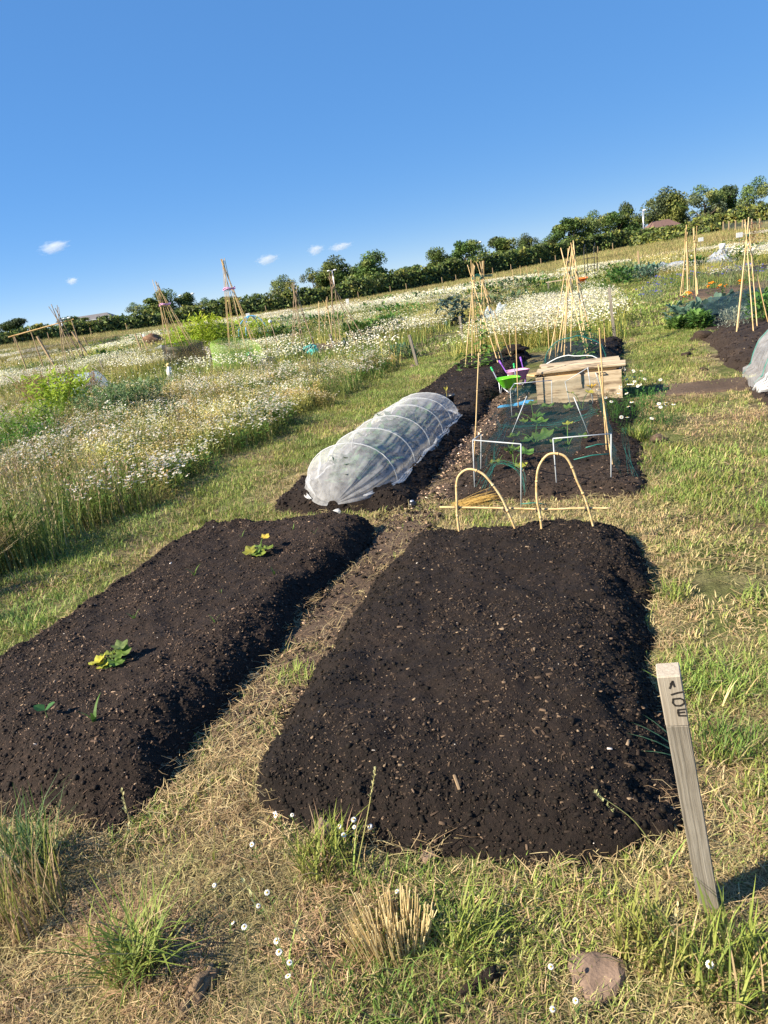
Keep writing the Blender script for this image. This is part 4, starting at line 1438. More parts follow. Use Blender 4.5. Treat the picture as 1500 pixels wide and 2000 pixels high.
# single canes
for a, b, lb in [((.85, 6.05, .0), (1.0, 6.05, .92), 'single tall cane at the left corner of the netting cage'), ((1.63, 7.71, .0), (1.69, 7.71, .95), 'single cane beside the left end of the wooden chest'),
                 ((1.83, 5.46, .0), (1.83, 5.46, 1.03), 'taller of two canes at the right corner of the netting cage'), ((1.72, 5.0, .0), (1.75, 5.3, .78), 'shorter of two canes at the right corner of the netting cage'),
                 ((2.86, 10.9, .1), (2.9, 11.0, .72), 'short cane left of the tall wigwams behind the chest'), ((2.9, 10.7, .1), (2.93, 10.72, .70), 'short cane second left of the tall wigwams behind the chest'),
                 ((2.4, 11.5, .1), (2.42, 11.5, .72), 'cane standing behind the pink toy barrow'), ((3.86, 11.3, .0), (3.86, 11.3, .55), 'reddish short cane right of the tall wigwams'),
                 ((-2.56, 20.83, 0), (-2.53, 20.83, 1.17), 'thin cane right of the pink-banded wigwam')]:
    tag(cane('bamboo_cane', a, b, .0068, M_CANE), lb, 'cane', 'single bamboo canes')


def square_post(name, a, b, w, mat, label, cat='stake', group=None, cap=None):
    a = Vector(a); b = Vector(b); d = b - a
    e = empty(name, a)
    mb = MB(); ln = d.length + .08
    mb.box((ln, w, w), Matrix.Translation((ln / 2 - .08, 0, 0)), (1, 1, 1), w * .06)
    o = mb.build('shaft', mat)
    rot = d.to_track_quat('X', 'Z').to_matrix().to_4x4()
    o.matrix_world = Matrix.Translation(a) @ rot @ Matrix.Rotation(-TH, 4, 'X')
    rel(o, e)
    if cap:
        mb = MB(); mb.box((.07, w * 1.25, w * 1.25), Matrix.Identity(4), (1, 1, 1), .006)
        o = mb.build('cap', cap); o.matrix_world = Matrix.Translation(b - d.normalized() * .03) @ rot; rel(o, e)
    return tag(e, label, cat, group)


GS = 'weathered marker stakes at plot corners'
for a, b, w, lb, cap in [((-2.52, 17.34, 0), (-2.60, 17.34, .50), .055, 'grey marker stake with a green cap in front of the lime net', M_GREEN_PL2),
                         ((-.59, 18.75, 0), (-.66, 18.75, .55), .05, 'grey marker stake in front of the wide cane tripod', None),
                         ((1.06, 13.56, 0), (.98, 13.56, .60), .05, 'leaning grey marker stake at the corner of the yellowing meadow', None),
                         ((2.38, 16.45, 0), (2.37, 16.45, .62), .05, 'grey marker stake below the blue-green kale', None),
                         ((4.58, 12.88, 0), (4.52, 12.88, .92), .05, 'tall grey marker stake at the corner of the white flower plot', None),
                         ((-4.69, 23.27, 0), (-4.74, 23.27, .50), .05, 'grey marker stake between the two pink-banded wigwams', None),
                         ((-8.28, 23.32, 0), (-8.34, 23.32, .38), .05, 'grey marker stake right of the polythene cloche', None),
                         ((-9.28, 26.7, 0), (-9.34, 26.7, .45), .05, 'grey marker stake behind the polythene cloche', None)]:
    square_post('marker_stake', a, b, w, M_STAKE, lb, 'stake', GS, cap)
for a, b, w, lb in [((-14.3, 34.9, 0), (-14.75, 34.9, 1.62), .09, 'thick tan post left of the thin dark wigwam'), ((-15.1, 41.8, 0), (-15.7, 41.8, 1.58), .09, 'thick tan post leaning, right of the thin dark wigwam'),
                    ((-17.0, 47.7, 0), (-17.3, 47.7, 1.15), .06, 'thin tan post holding the sagging black net'), ((-10.36, 36.65, 0), (-10.5, 36.65, .97), .05, 'tan stake right of the pair by the white sheet'),
                    ((-10.97, 37.74, 0), (-11.1, 37.74, 1.03), .05, 'tan stake left of the pair by the white sheet')]:
    square_post('wooden_post', a, b, w, M_STAKE_N, lb, 'post', 'tan posts on the left plots')


# ------------------------------------------------------------------ lettered marker post in the foreground
def marker_post():
    base = Vector((.655, 1.37, .0)); top = Vector((.547, 1.316, .73))
    e = empty('marker_post', base)
    d = top - base; ln = d.length; w = .047
    X = d.normalized()
    Yv = Vector((-SU, -CU, 0)); Yv = (Yv - X * Yv.dot(X)).normalized()      # front face normal, towards the path
    Zv = X.cross(Yv)
    R = Matrix((X, Yv, Zv)).transposed().to_4x4()
    MW = Matrix.Translation(base) @ R
    cut = ln - .136
    mb = MB(); mb.box((cut + .1, w, w), Matrix.Translation(((cut - .1) / 2, 0, 0)), (1, 1, 1), .0018)
    o = mb.build('shaft', M_STAKE); o.matrix_world = MW; rel(o, e)
    mb = MB(); mb.box((.136, w + .0012, w + .0012), Matrix.Translation((ln - .068, 0, 0)), (1, 1, 1), .0022)
    o = mb.build('head', M_HEAD); o.matrix_world = MW; rel(o, e); o['label'] = 'paler cleaner top of the post'
    S = w / 2 + .0010
    # strokes in (from-left mm, below-top mm)
    glyphs = {'numeral_one': [[(21, 31), (29, 12)], [(29, 12), (31, 27)], [(24, 20), (29, 13)]],
              'dash': [[(22, 48), (34, 44), (46, 42)]],
              'numeral_zero': [[(24, 60), (22, 70), (26, 78), (36, 79), (45, 73), (45, 64), (38, 59), (24, 60)]],
              'letter_e': [[(44, 89), (30, 90), (29, 98), (30, 106), (44, 107)], [(30, 98), (42, 97)]]}
    for nm, strokes in glyphs.items():
        mb = MB()
        for st in strokes:
            for (x0, y0), (x1, y1) in zip(st[:-1], st[1:]):
                p = Vector((x0, y0)); q = Vector((x1, y1)); dd = (q - p).normalized(); nn = Vector((-dd.y, dd.x)) * 1.9
                p = p - dd * .9; q = q + dd * .9
                cor = [p + nn, q + nn, q - nn, p - nn]
                for lift, rev in ((.0004, False),):
                    vs_ = [(ln - c_.y * .001, S + lift, -(c_.x - 23.5) * .001 * -1) for c_ in cor]
                    lo = [(v_[0], S - .0005, v_[2]) for v_ in vs_]
                    mb.add(vs_ + lo, [(0, 1, 2, 3), (0, 4, 5, 1), (1, 5, 6, 2), (2, 6, 7, 3), (3, 7, 4, 0)], (1, 1, 1))
        o = mb.build(nm, M_INK); o.matrix_world = MW; rel(o, e)
    tag(e, 'grey wooden marker post lettered 1-0E beside the bare compost mound', 'post')


M_ROOT = simple_mat('fibrous_root', (0.20, 0.135, 0.08), 0.95, 0.5, 60, 1.0, 120)
M_HEAD = wood_mat('clean_stake_wood', (0.22, 0.185, 0.14), (0.31, 0.265, 0.21), (0.40, 0.355, 0.29), (2.5, 150, 150), 0.8, False, 0.5, 0.008)
marker_post()

# ------------------------------------------------------------------ bent bamboo hoops and their crossbar
HOOP_L = [(0.42, 3.93, 0.06), (0.42, 3.933, 0.24), (0.43, 3.936, 0.35), (0.44, 3.938, 0.44), (0.46, 3.93, 0.49), (0.5, 3.913, 0.52), (0.54, 3.893, 0.52), (0.59, 3.87, 0.49), (0.63, 3.849, 0.43), (0.67, 3.826, 0.35), (0.7, 3.803, 0.25), (0.75, 3.77, 0.06)]
HOOP_R = [(0.86, 3.73, 0.06), (0.86, 3.733, 0.22), (0.85, 3.737, 0.34), (0.86, 3.738, 0.46), (0.88, 3.734, 0.53), (0.92, 3.723, 0.58), (0.96, 3.707, 0.59), (1.01, 3.69, 0.57), (1.04, 3.678, 0.51), (1.06, 3.668, 0.43), (1.09, 3.658, 0.34), (1.11, 3.649, 0.25), (1.14, 3.63, 0.06)]


def smooth_path(pts, k=4):
    P = [Vector(p) for p in pts]; out_ = []
    for i in range(len(P) - 1):
        p0, p1, p2, p3 = P[max(i - 1, 0)], P[i], P[i + 1], P[min(i + 2, len(P) - 1)]
        for j in range(k):
            t = j / k
            out_.append(.5 * ((2 * p1) + (-p0 + p2) * t + (2 * p0 - 5 * p1 + 4 * p2 - p3) * t * t + (-p0 + 3 * p1 - 3 * p2 + p3) * t ** 3))
    out_.append(P[-1])
    return out_


for pts, lb in ((HOOP_L, 'lower bent bamboo hoop, left of the pair at the back of the bare mound'), (HOOP_R, 'taller bent bamboo hoop, right of the pair at the back of the bare mound')):
    mb = MB(); sp = smooth_path(pts)
    mb.tube(sp, .0075, .0065, 8)
    for q in range(4, len(sp) - 2, 7):
        mb.tube([sp[q], sp[q].lerp(sp[q + 1], .5)], .0086, .0086, 8)
    tag(mb.build('bamboo_hoop', M_CANE, None, True), lb, 'hoop', 'bent bamboo hoops')
mb = MB(); mb.tube(smooth_path([(0.33, 3.985, 0.30), (0.62, 3.88, 0.28), (0.9, 3.755, 0.265), (1.06, 3.69, 0.265), (1.22, 3.62, 0.26)]), .0065, .005, 7)
bar = mb.build('bamboo_crossbar', M_CANE, None, True)
for p in ((.428, 3.945, .292), (.69, 3.835, .275), (.858, 3.76, .268), (1.105, 3.66, .264)):
    mb = MB()
    mb.tube([Vector(p) + Vector((math.cos(a) * .012 + (a / 18.8 - .5) * .012, math.sin(a) * .004, math.sin(a) * .013)) for a in np.linspace(0, 18.84, 25)], .0018, .0018, 4)
    mb.build('twine', M_IRON, bar)
tag(bar, 'thin horizontal bamboo rod tied across both hoops', 'rod')


# ------------------------------------------------------------------ mesh tunnel
def cloth_grid(fn, nu, nv):
    V = []; F = []
    for i in range(nu):
        for j in range(nv):
            V.append(fn(i / (nu - 1), j / (nv - 1)))
    for i in range(nu - 1):
        for j in range(nv - 1):
            a = i * nv + j
            F.append((a, a + 1, a + nv + 1, a + nv))
    return np.array(V), np.array(F)


def fleece_tunnel():
    uc, hw, zb, ht = -2.08, .39, .10, .36
    arches = [5.08, 5.62, 6.16, 6.70, 7.12, 7.46]
    e = empty('mesh_tunnel', at(uc, 6.2))
    e.location.z = zb

    def sect(v):
        """half width and height of the cloth along the tunnel"""
        if v < arches[0]:
            t = (v - 4.64) / (arches[0] - 4.64); t = max(t, 0)
            return hw * (.10 + .90 * t ** .55), .03 + (ht - .03) * t ** .62
        if v > arches[-1]:
            t = min(1, (v - arches[-1]) / .42)
            return hw * (1 - .65 * t), max(.03, ht * .85 * (1 - t) ** .8)
        k = max(i for i in range(len(arches)) if arches[i] <= v + 1e-6)
        k = min(k, len(arches) - 2)
        t = (v - arches[k]) / (arches[k + 1] - arches[k])
        sag = math.sin(math.pi * t) ** .8
        return hw * (1 - .05 * sag), (ht - .05 * k / 5) * (1 - .13 * sag)

    def fn(s, q):
        v = 4.64 + (7.88 - 4.64) * s
        w, h = sect(v)
        a = math.pi * q
        skirt = 0.0
        if q < .06: skirt = (.06 - q) / .06
        if q > .94: skirt = (q - .94) / .06
        r = 1 + .10 * skirt
        nz = float(fbm(v * 5, q * 7, 131, 3) - .5)
        fold = float(fbm(v * 1.6, q * 22, 137, 2) - .5)
        low = abs(math.cos(a)) ** 1.5
        amp = .026 + .034 * low + .06 * max(0, min(1, (arches[0] - v) / .2))
        rr = r + (nz * 1.1 + fold * 1.3) * amp / hw
        uu = uc - math.cos(a) * w * rr * (1 if abs(math.cos(a)) > 1 else 1)
        z = zb + max(-.01, h * (math.sin(a) ** .86) * (1 + (nz + fold) * amp * .9))
        vv = v + .12 * skirt * (float(fbm(v * 3, q, 141, 2)) - .5)
        x, y = W(uu, vv)
        return (x, y, z + float(gz(x, y)))
    V, F = cloth_grid(fn, 220, 130)
    o = np_mesh('mesh_cover', V, F, M_FLEECE); rel(o, e)
    # gathered knot at the front
    mb = MB(); mb.blob(at(uc + .02, 4.63, .035), .032, 5, .5, (1.2, 1, .9), 2)
    rel(mb.build('gathered_knot', M_FLEECE_D, None, True), e)
    for k, va in enumerate(arches):
        h = (ht - .05 * k / 5) - .006
        pts = [at(uc, va) for _ in range(0)]
        for a in np.linspace(0, math.pi, 19):
            x, y = W(uc - math.cos(a) * (hw - .004), va)
            pts.append((x, y, zb + h * math.sin(a) ** .86 - (.05 if a in (0, math.pi) else 0)))
        mb = MB(); mb.tube(pts, .0045, .0045, 6)
        rel(mb.build('hoop', M_GREY_HOOP, None, True), e)
    # hems lying on the soil at both sides
    for sgn in (-1, 1):
        mb = MB()
        for k in range(3):
            pts = []
            for v in np.linspace(4.75, 7.8, 60):
                w = sect(v)[0] * 1.05 + .012 * k + .035 * (float(fbm(v * 4 + k, 3 * sgn, 151, 3)) - .5)
                x, y = W(uc + sgn * w, v); pts.append((x, y, zb + .012 + .02 * float(fbm(v * 7, k * 3., 157, 2))))
            mb.tube(pts, .006, .006, 4)
        rel(mb.build('rolled_hem', M_FLEECE_D, None, True), e)
    return tag(e, 'long white mesh tunnel on hoops over the left bed', 'tunnel')


fleece_tunnel()


# ------------------------------------------------------------------ leafy plants
def lobed_leaf(size, lobes=5, c=(.1, .2, .04), edge=None, cup=.2):
    """palmate leaf in its own frame: base at origin, blade towards +X, face up"""
    mb = MB(); edge = edge or c
    n = lobes * 6
    vs_ = [(size * .42, 0, -.02 * size)]; cs = [c]
    for ring in (.55, 1.0):
        for i in range(n):
            a = 2 * math.pi * i / n
            r = .5 * (1 + .14 * math.cos(lobes * a)) * (1 - .30 * max(0, -math.cos(a)) ** 6)
            r *= 1 + random.gauss(0, .03)
            x = size * (.46 + r * math.cos(a) * ring); y = size * (r * math.sin(a) * 1.1 * ring)
            z = size * (cup * (ring * r) ** 2 * 1.6 + (.05 if i % 6 == 0 else -.03 * (i % 3 == 0)) * ring - .10 * max(0, x / size - .55) + random.gauss(0, .022) * ring + .03 * math.cos(lobes * a) * ring)
            vs_.append((x, y, z)); cs.append(mixc(mixc(c, edge, ring ** 2 if random.random() < .8 else .3), (.30, .36, .16), .45 if i % 6 == 0 and ring < 1 else 0))
    fs = [(0, 1 + i, 1 + (i + 1) % n) for i in range(n)] + [(1 + i, 1 + n + i, 1 + n + (i + 1) % n, 1 + (i + 1) % n) for i in range(n)]
    mb.add(vs_, fs, cs)
    return mb


GRN, DGR, YEL = (.085, .175, .03), (.05, .115, .028), (.62, .48, .05)


def squash(u, v, leaves, label, stem=(.16, .26, .06), group='squash plants in the beds', flower=None):
    p = at(u, v)
    e = empty('squash_plant', p)
    mb = MB()
    for (ang, reach, hgt, size, col, tilt) in leaves:
        a = math.radians(ang)
        t = Vector((math.cos(a) * reach, math.sin(a) * reach, hgt))
        mb.tube(smooth_path([(0, 0, -.02), t * .5 + Vector((0, 0, hgt * .25)), t], 3), .0045, .003, 5, stem)
        size = size * (.78 if u > -1.2 else (.72 if v > 3 else .85))
        lf = lobed_leaf(size, 5, col, mixc(col, (.2, .28, .07), .4) if col != YEL else mixc(YEL, (.5, .52, .1), .6))
        o = lf.build('leaf', M_PLANT, e, True)
        o.location = t; o.rotation_euler = Euler((random.gauss(0, .15), math.radians(tilt), a), 'XYZ')
    mb.build('stems', M_PLANT, e)
    if flower:
        fb = MB()
        for i in range(5):
            a = 6.283 * i / 5
            fb.add([(0, 0, 0), (.03 * math.cos(a - .5), .03 * math.sin(a - .5), .035), (.06 * math.cos(a), .06 * math.sin(a), .045), (.03 * math.cos(a + .5), .03 * math.sin(a + .5), .035)], [(0, 1, 2, 3)], (.80, .48, .02))
        o = fb.build('flower', M_FLOWER, e); o.location = flower
    return tag(e, label, 'squash plant', group)


squash(-2.21, 2.26, [(190, .02, .035, .09, YEL, 12), (225, .015, .022, .07, mixc(YEL, GRN, .35), 16), (260, .012, .02, .065, GRN, 14), (5, .012, .04, .10, GRN, -4), (45, .02, .055, .085, mixc(GRN, (.3, .3, .15), .4), -8), (310, .015, .025, .08, GRN, 10), (120, .015, .03, .075, mixc(GRN, YEL, .25), 4), (80, .012, .03, .08, GRN, 0)],
       'squash seedling with one bright yellow leaf on the left bed')
squash(-2.13, 3.57, [(190, .02, .03, .12, mixc(GRN, YEL, .35), 8), (330, .015, .035, .11, mixc(GRN, YEL, .2), 5), (50, .035, .075, .075, mixc(YEL, (.4, .3, .05), .3), -12), (270, .012, .02, .10, mixc(GRN, YEL, .25), 12), (120, .015, .03, .09, GRN, 4), (230, .015, .02, .09, GRN, 10)],
       'pale squash seedling at the far end of the left bed')
squash(-.86, 7.09, [(160, .10, .08, .15, DGR, 8), (20, .10, .12, .19, GRN, 0), (280, .08, .09, .14, GRN, 8), (80, .12, .14, .15, DGR, -8), (220, .12, .05, .10, GRN, 10)], 'green squash plant farthest back left in the netting cage')
squash(-.75, 6.2, [(170, .12, .09, .16, GRN, 8), (10, .16, .08, .17, DGR, 5), (285, .06, .10, .21, GRN, 12), (60, .10, .14, .17, GRN, -8), (230, .10, .07, .13, DGR, 12)], 'largest squash plant in the middle of the netting cage')
squash(-.46, 6.0, [(200, .07, .06, .13, GRN, 8), (330, .08, .07, .12, GRN, 8), (70, .10, .14, .10, mixc(GRN, YEL, .4), -10)], 'small squash plant right of the largest in the cage')
squash(-.41, 7.45, [(190, .10, .06, .13, GRN, 8), (40, .12, .14, .11, mixc(GRN, YEL, .6), -8), (120, .10, .16, .10, mixc(GRN, YEL, .5), -8)], 'squash plant with yellow flowers in front of the chest', flower=(.12, .02, .19))
squash(-.83, 5.37, [(180, .10, .08, .12, mixc(DGR, YEL, .2), 8), (20, .06, .10, .16, GRN, 0), (290, .06, .05, .11, mixc(YEL, GRN, .5), 14), (80, .08, .11, .14, GRN, -6)], 'half yellow squash plant nearest the front of the cage')


def strap_seedling(u, v, h, label, n=3, name='maize_seedling', cat='seedling', group='maize seedlings on the left bed', cols=(GRN, (.16, .28, .06))):
    p = at(u, v)
    mb = MB()
    a0 = random.uniform(0, 6.28)
    for k in range(n):
        blade(mb, (0, 0, -.01), a0 + k * 2.6 + random.gauss(0, .3), random.uniform(.35, .75), h * random.uniform(.75, 1.1), h * .16, cols[0], cols[1], .7, 5)
    o = mb.build(name, M_PLANT, None, False, p)
    return tag(o, label, cat, group)


for u, v, h, lb in [(-1.98, 1.85, .10, 'largest maize seedling, near front of the left bed'), (-2.42, 2.7, .07, 'maize seedling behind the yellow-leaved squash'), (-1.91, 2.65, .065, 'maize seedling in the middle right of the left bed'),
                    (-2.41, 3.26, .07, 'maize seedling near the left edge, towards the far end'), (-1.89, 3.26, .06, 'maize seedling right of the far squash'), (-2.40, 3.83, .06, 'maize seedling at the far left corner of the left bed'),
                    (-1.88, 3.84, .05, 'maize seedling at the far right corner of the left bed'), (-2.1, 3.03, .03, 'tiny maize sprout in the middle of the left bed'), (-2.08, 3.95, .045, 'maize sprout at the far end behind the pale squash')]:
    strap_seedling(u, v, h, lb)
strap_seedling(-.92, 5.85, .14, 'strap-leaved seedling behind the front squash in the cage', 4, 'seedling', 'seedling', 'small seedlings in the netting cage')
strap_seedling(-.98, 5.55, .10, 'two-leaved seedling left of the front squash in the cage', 3, 'seedling', 'seedling', 'small seedlings in the netting cage')
strap_seedling(-.45, 5.75, .07, 'small seedling right of the front squash in the cage', 3, 'seedling', 'seedling', 'small seedlings in the netting cage')
pos_leek = at(.165, 2.02)
mb = MB()
for a_, l_, h_ in ((2.75, .95, .20), (2.95, 1.1, .19), (2.5, .8, .20), (3.2, 1.2, .15)):
    blade(mb, (0, 0, 0), a_, l_, h_, .011, (.05, .13, .06), (.12, .23, .11), .5, 6)
tag(mb.build('leek', M_PLANT, None, False, pos_leek), 'thin blue-green leek leaves leaning left behind the marker post', 'leek')


def oval_leaf(mb, base, d, size, c, width=.5, fold=.15):
    d = Vector(d).normalized(); base = Vector(base)
    x, y = frame_of(d)
    s = x if abs(x.z) < abs(y.z) else y
    up = s.cross(d)
    if up.z < 0: up = -up
    w = size * width * .5
    mb.add([base, base + d * size * .35 + s * w + up * w * fold, base + d * size * .75 + s * w * .75 + up * w * fold, base + d * size, base + d * size * .75 - s * w * .75 + up * w * fold, base + d * size * .35 - s * w + up * w * fold, base + d * size * .55],
           [(0, 1, 6), (1, 2, 6), (2, 3, 6), (3, 4, 6), (4, 5, 6), (5, 0, 6)], c)


p = at(-2.22, 1.86)
mb = MB()
mb.tube([(0, 0, -.01), (.0, .0, .03)], .003, .002, 5, (.2, .26, .1))
for a, z in ((.3, .02), (2.9, .028)):
    oval_leaf(mb, (0, 0, .03), (math.cos(a), math.sin(a), .5), .05, (.06, .17, .05), .9)
tag(mb.build('bean_seedling', M_PLANT, None, False, p), 'two-leaved bean seedling near the front of the left bed', 'seedling')


def leafy_bush(name, pos, r, h, n, leaf, cols, label, cat='plant', group=None, width=.5, seed=0, droop=.0, flowers=None, mat=None, squish=(1, 1)):
    rs = random.Random(seed)
    mb = MB(); st = MB()
    for k in range(n):
        a = rs.uniform(0, 6.283); t = rs.random() ** .6
        z = h * (.08 + .9 * rs.random())
        rr = r * t * math.sqrt(max(.08, 1 - (z / h - .35) ** 2 / .55))
        b = Vector((math.cos(a) * rr * squish[0], math.sin(a) * rr * squish[1], z))
        d = Vector((math.cos(a) + rs.gauss(0, .6), math.sin(a) + rs.gauss(0, .6), rs.gauss(.35 - droop, .5)))
        oval_leaf(mb, b, d, leaf * rs.uniform(.6, 1.25), mixc(rs.choice(cols), rs.choice(cols), rs.random()), width, rs.uniform(-.1, .35))
    for k in range(max(5, n // 22)):
        a = rs.uniform(0, 6.283); q = rs.random()
        st.tube([(0.2 * r * math.cos(a), .2 * r * math.sin(a), -.02), (.5 * r * q * math.cos(a), .5 * r * q * math.sin(a), h * .5), (.9 * r * q * math.cos(a) * squish[0], .9 * r * q * math.sin(a) * squish[1], h * .92)], leaf * .035, leaf * .02, 4, mixc(cols[0], S1, .3))
    e = empty(name, pos)
    mb.build('foliage', mat or M_PLANT, e); st.build('stems', M_PLANT, e)
    if flowers:
        cnt, fr, fc, fy = flowers
        fb = MB()
        for k in range(cnt):
            a = rs.uniform(0, 6.283); t = math.sqrt(rs.random())
            z = h * rs.uniform(.75, 1.1)
            daisy_head(fb, (math.cos(a) * r * t * squish[0], math.sin(a) * r * t * squish[1], z), fr * rs.uniform(.8, 1.2), (rs.gauss(0, .4), rs.gauss(-.2, .4), 1), 8, False, fc, fy)
        o = fb.build('flower_heads', M_FLOWER, e); o['kind'] = 'stuff'
    return tag(e, label, cat, group)


# bean plants climbing the wigwams
BEAN = [(.06, .14, .03), (.10, .2, .04), (.15, .27, .06), (.05, .11, .03)]


def climber(foot, tip, n, size, label, seed, frac=.6):
    rs = random.Random(seed)
    f = Vector(foot); t = Vector(tip)
    e = empty('bean_plant', f)
    mb = MB(); st = MB(); pts = []
    for i in range(28):
        q = i / 27 * frac; a = i * 1.1
        pts.append((t - f) * q + Vector((math.cos(a) * .02, math.sin(a) * .02, 0)))
    st.tube(pts, .004, .003, 4, (.1, .18, .05)); st.build('vine', M_PLANT, e)
    for k in range(n):
        q = frac * rs.random() ** 1.3; a = rs.uniform(0, 6.28)
        b = (t - f) * q + Vector((math.cos(a), math.sin(a), 0)) * rs.uniform(.02, .13 * (1.3 - q))
        oval_leaf(mb, b, (math.cos(a), math.sin(a), rs.gauss(-.15, .4)), size * rs.uniform(.6, 1.2), mixc(rs.choice(BEAN), rs.choice(BEAN), rs.random()), .8, .2)
    mb.build('foliage', M_PLANT, e)
    return tag(e, label, 'bean plant', 'climbing beans')


climber((1.83, 11.2, .13), (2.17, 12.1, 1.42), 90, .085, 'climbing bean in the middle of the joined wigwams, tallest', 1, .78)
climber((1.97, 11.3, .13), (2.12, 12.1, 1.2), 80, .085, 'bushy bean at the foot of the joined wigwams', 2, .35)
climber((1.61, 11.3, .13), (2.04, 12.1, 1.43), 26, .09, 'low bean at the left foot of the joined wigwams', 3, .15)
climber((2.31, 11.5, .13), (2.2, 12.1, 1.42), 26, .08, 'low bean at the right foot of the joined wigwams', 4, .22)
climber((3.24, 10.24, .13), (3.5, 11.8, 1.46), 70, .085, 'climbing bean on the wigwam behind the chest, front', 5, .38)
climber((3.38, 10.64, .13), (3.6, 11.8, 1.46), 60, .085, 'climbing bean on the wigwam behind the chest, back', 6, .34)

# brassicas and peas under the mesh tunnel
for k, (v, du) in enumerate([(5.0, .05), (5.3, -.12), (5.65, .1), (6.0, -.1), (6.3, .1), (6.6, -.12), (6.95, .08), (7.25, -.06)]):
    leafy_bush('brassica', at(-2.08 + du * .7, v), .15, .19, 60, .10, [(.06, .13, .06), (.09, .17, .07), (.05, .10, .05)],
               'young brassica under the mesh tunnel, number %s from its tied end' % ['first', 'second', 'third', 'fourth', 'fifth', 'sixth', 'seventh', 'last'][k], 'brassica', 'brassicas under the mesh tunnel', .6, 40 + k)

# ------------------------------------------------------------------ netting cage of white pipe
def pipe(name, a, b, parent, r=.0043, mat=None):
    mb = MB(); mb.tube([a, Vector(a).lerp(Vector(b), .5), b], r, r, 7)
    return rel(mb.build(name, mat or M_PIPE_DULL, None, True), parent)


cage = empty('netting_cage', (1.3, 5.9, .05))
PA, PA2, PB, PC, PD = (.72, 5.05, .42), (.85, 5.47, .36), (.97, 4.59, .45), (1.24, 4.8, .40), (1.62, 4.72, .39)
for b, t in (((.69, 5.05, .0), PA), ((.81, 5.47, .0), PA2), ((.93, 4.59, .0), PB), ((1.24, 4.8, .0), PC), ((1.6, 4.72, .0), PD), ((1.47, 7.28, .0), (1.48, 7.28, .36)), ((1.94, 7.46, .0), (1.96, 7.46, .36)),
             ((2.14, 7.42, .0), (2.09, 7.42, .33)), ((2.42, 7.09, .0), (2.31, 7.09, .43)), ((2.34, 7.3, .0), (2.30, 7.3, .46)), ((1.23, 6.43, .0), (1.46, 6.46, .42)), ((1.91, 6.08, .0), (1.79, 6.12, .41))):
    pipe('upright_pipe', b, t, cage)
for a, b in ((PA, PB), (PA, PA2), (PC, PD), ((1.48, 7.28, .36), (1.56, 7.44, .39)), ((1.56, 7.44, .39), (1.96, 7.46, .36)), ((2.09, 7.42, .33), (2.31, 7.3, .46))):
    pipe('rail_pipe', a, b, cage)
for b, d in (((.93, 4.59, .035), (.17, -.04, -.02)), ((1.24, 4.8, .035), (.2, -.06, -.01)), ((.69, 5.05, .05), (.09, -.01, 0)), ((1.6, 4.72, .25), (-.24, .03, -.01)), ((1.6, 4.72, .32), (-.16, .0, .0))):
    mb = MB(); b = Vector(b); mb.tube([b, b + Vector(d) * .5 + Vector((0, 0, .01)), b + Vector(d)], .004, .004, 5)
    rel(mb.build('green_peg', M_NET_EDGE, None, True), cage)


def net_panel(name, c00, c10, c11, c01, sag, seed, mat, parent, n=34, rough=.02):
    c00, c10, c11, c01 = [Vector(c) for c in (c00, c10, c11, c01)]

    def fn(s, t):
        p = c00.lerp(c10, s).lerp(c01.lerp(c11, s), t)
        p.z -= sag * math.sin(math.pi * s) * math.sin(math.pi * t)
        k = float(fbm(s * 6, t * 6, seed, 3)) - .5; k2 = float(fbm(s * 6 + 9, t * 6, seed + 3, 3)) - .5
        p += Vector((k2 * rough * 2.2, k * rough * 2, k * rough * 2))
        p.z = max(p.z, .03)
        return p
    V, F = cloth_grid(fn, n, n)
    o = np_mesh(name, V, F, mat)
    return rel(o, parent)


net_panel('net', (.72, 5.05, .40), (.69, 5.05, .05), (1.47, 7.28, .05), (1.48, 7.28, .35), .03, 161, M_NET, cage, 40, .05)
net_panel('net', (.85, 5.40, .30), (1.45, 5.05, .16), (1.86, 5.75, .34), (1.18, 6.2, .22), .10, 163, M_NET, cage, 40, .03)
net_panel('net', (1.16, 6.2, .22), (1.84, 5.75, .34), (2.30, 7.09, .40), (1.48, 7.28, .36), .20, 165, M_NET, cage, 40, .03)
net_panel('net', (1.62, 4.74, .38), (1.69, 4.72, .06), (2.36, 7.09, .06), (2.31, 7.09, .42), .02, 167, M_NET, cage, 36, .05)
net_panel('net', (1.48, 7.28, .36), (1.42, 7.4, .10), (1.62, 7.9, .12), (1.8, 7.7, .33), .04, 169, M_NET, cage, 26, .05)
for pts in ([(.72, 5.05, .05), (.86, 5.25, .10), (.97, 5.5, .24), (1.22, 6.3, .22)], [(1.18, 6.2, .22), (1.5, 6.1, .2), (1.7, 5.95, .24), (1.86, 5.75, .34)], [(.74, 5.0, .06), (.9, 5.2, .18), (1.02, 5.0, .16), (1.0, 4.75, .06)], [(1.78, 4.75, .05), (1.83, 5.0, .2), (1.78, 4.9, .36)]):
    mb = MB()
    for k in range(5):
        mb.tube(smooth_path([Vector(p_) + Vector((random.gauss(0, .02), random.gauss(0, .02), random.gauss(0, .014))) for p_ in pts], 5), .0012, .0012, 3)
    o = mb.build('bunched_net_edge', M_NET_EDGE, None, True); rel(o, cage)
tag(cage, 'white pipe cage hung with dark green netting over the squash bed', 'netting cage')

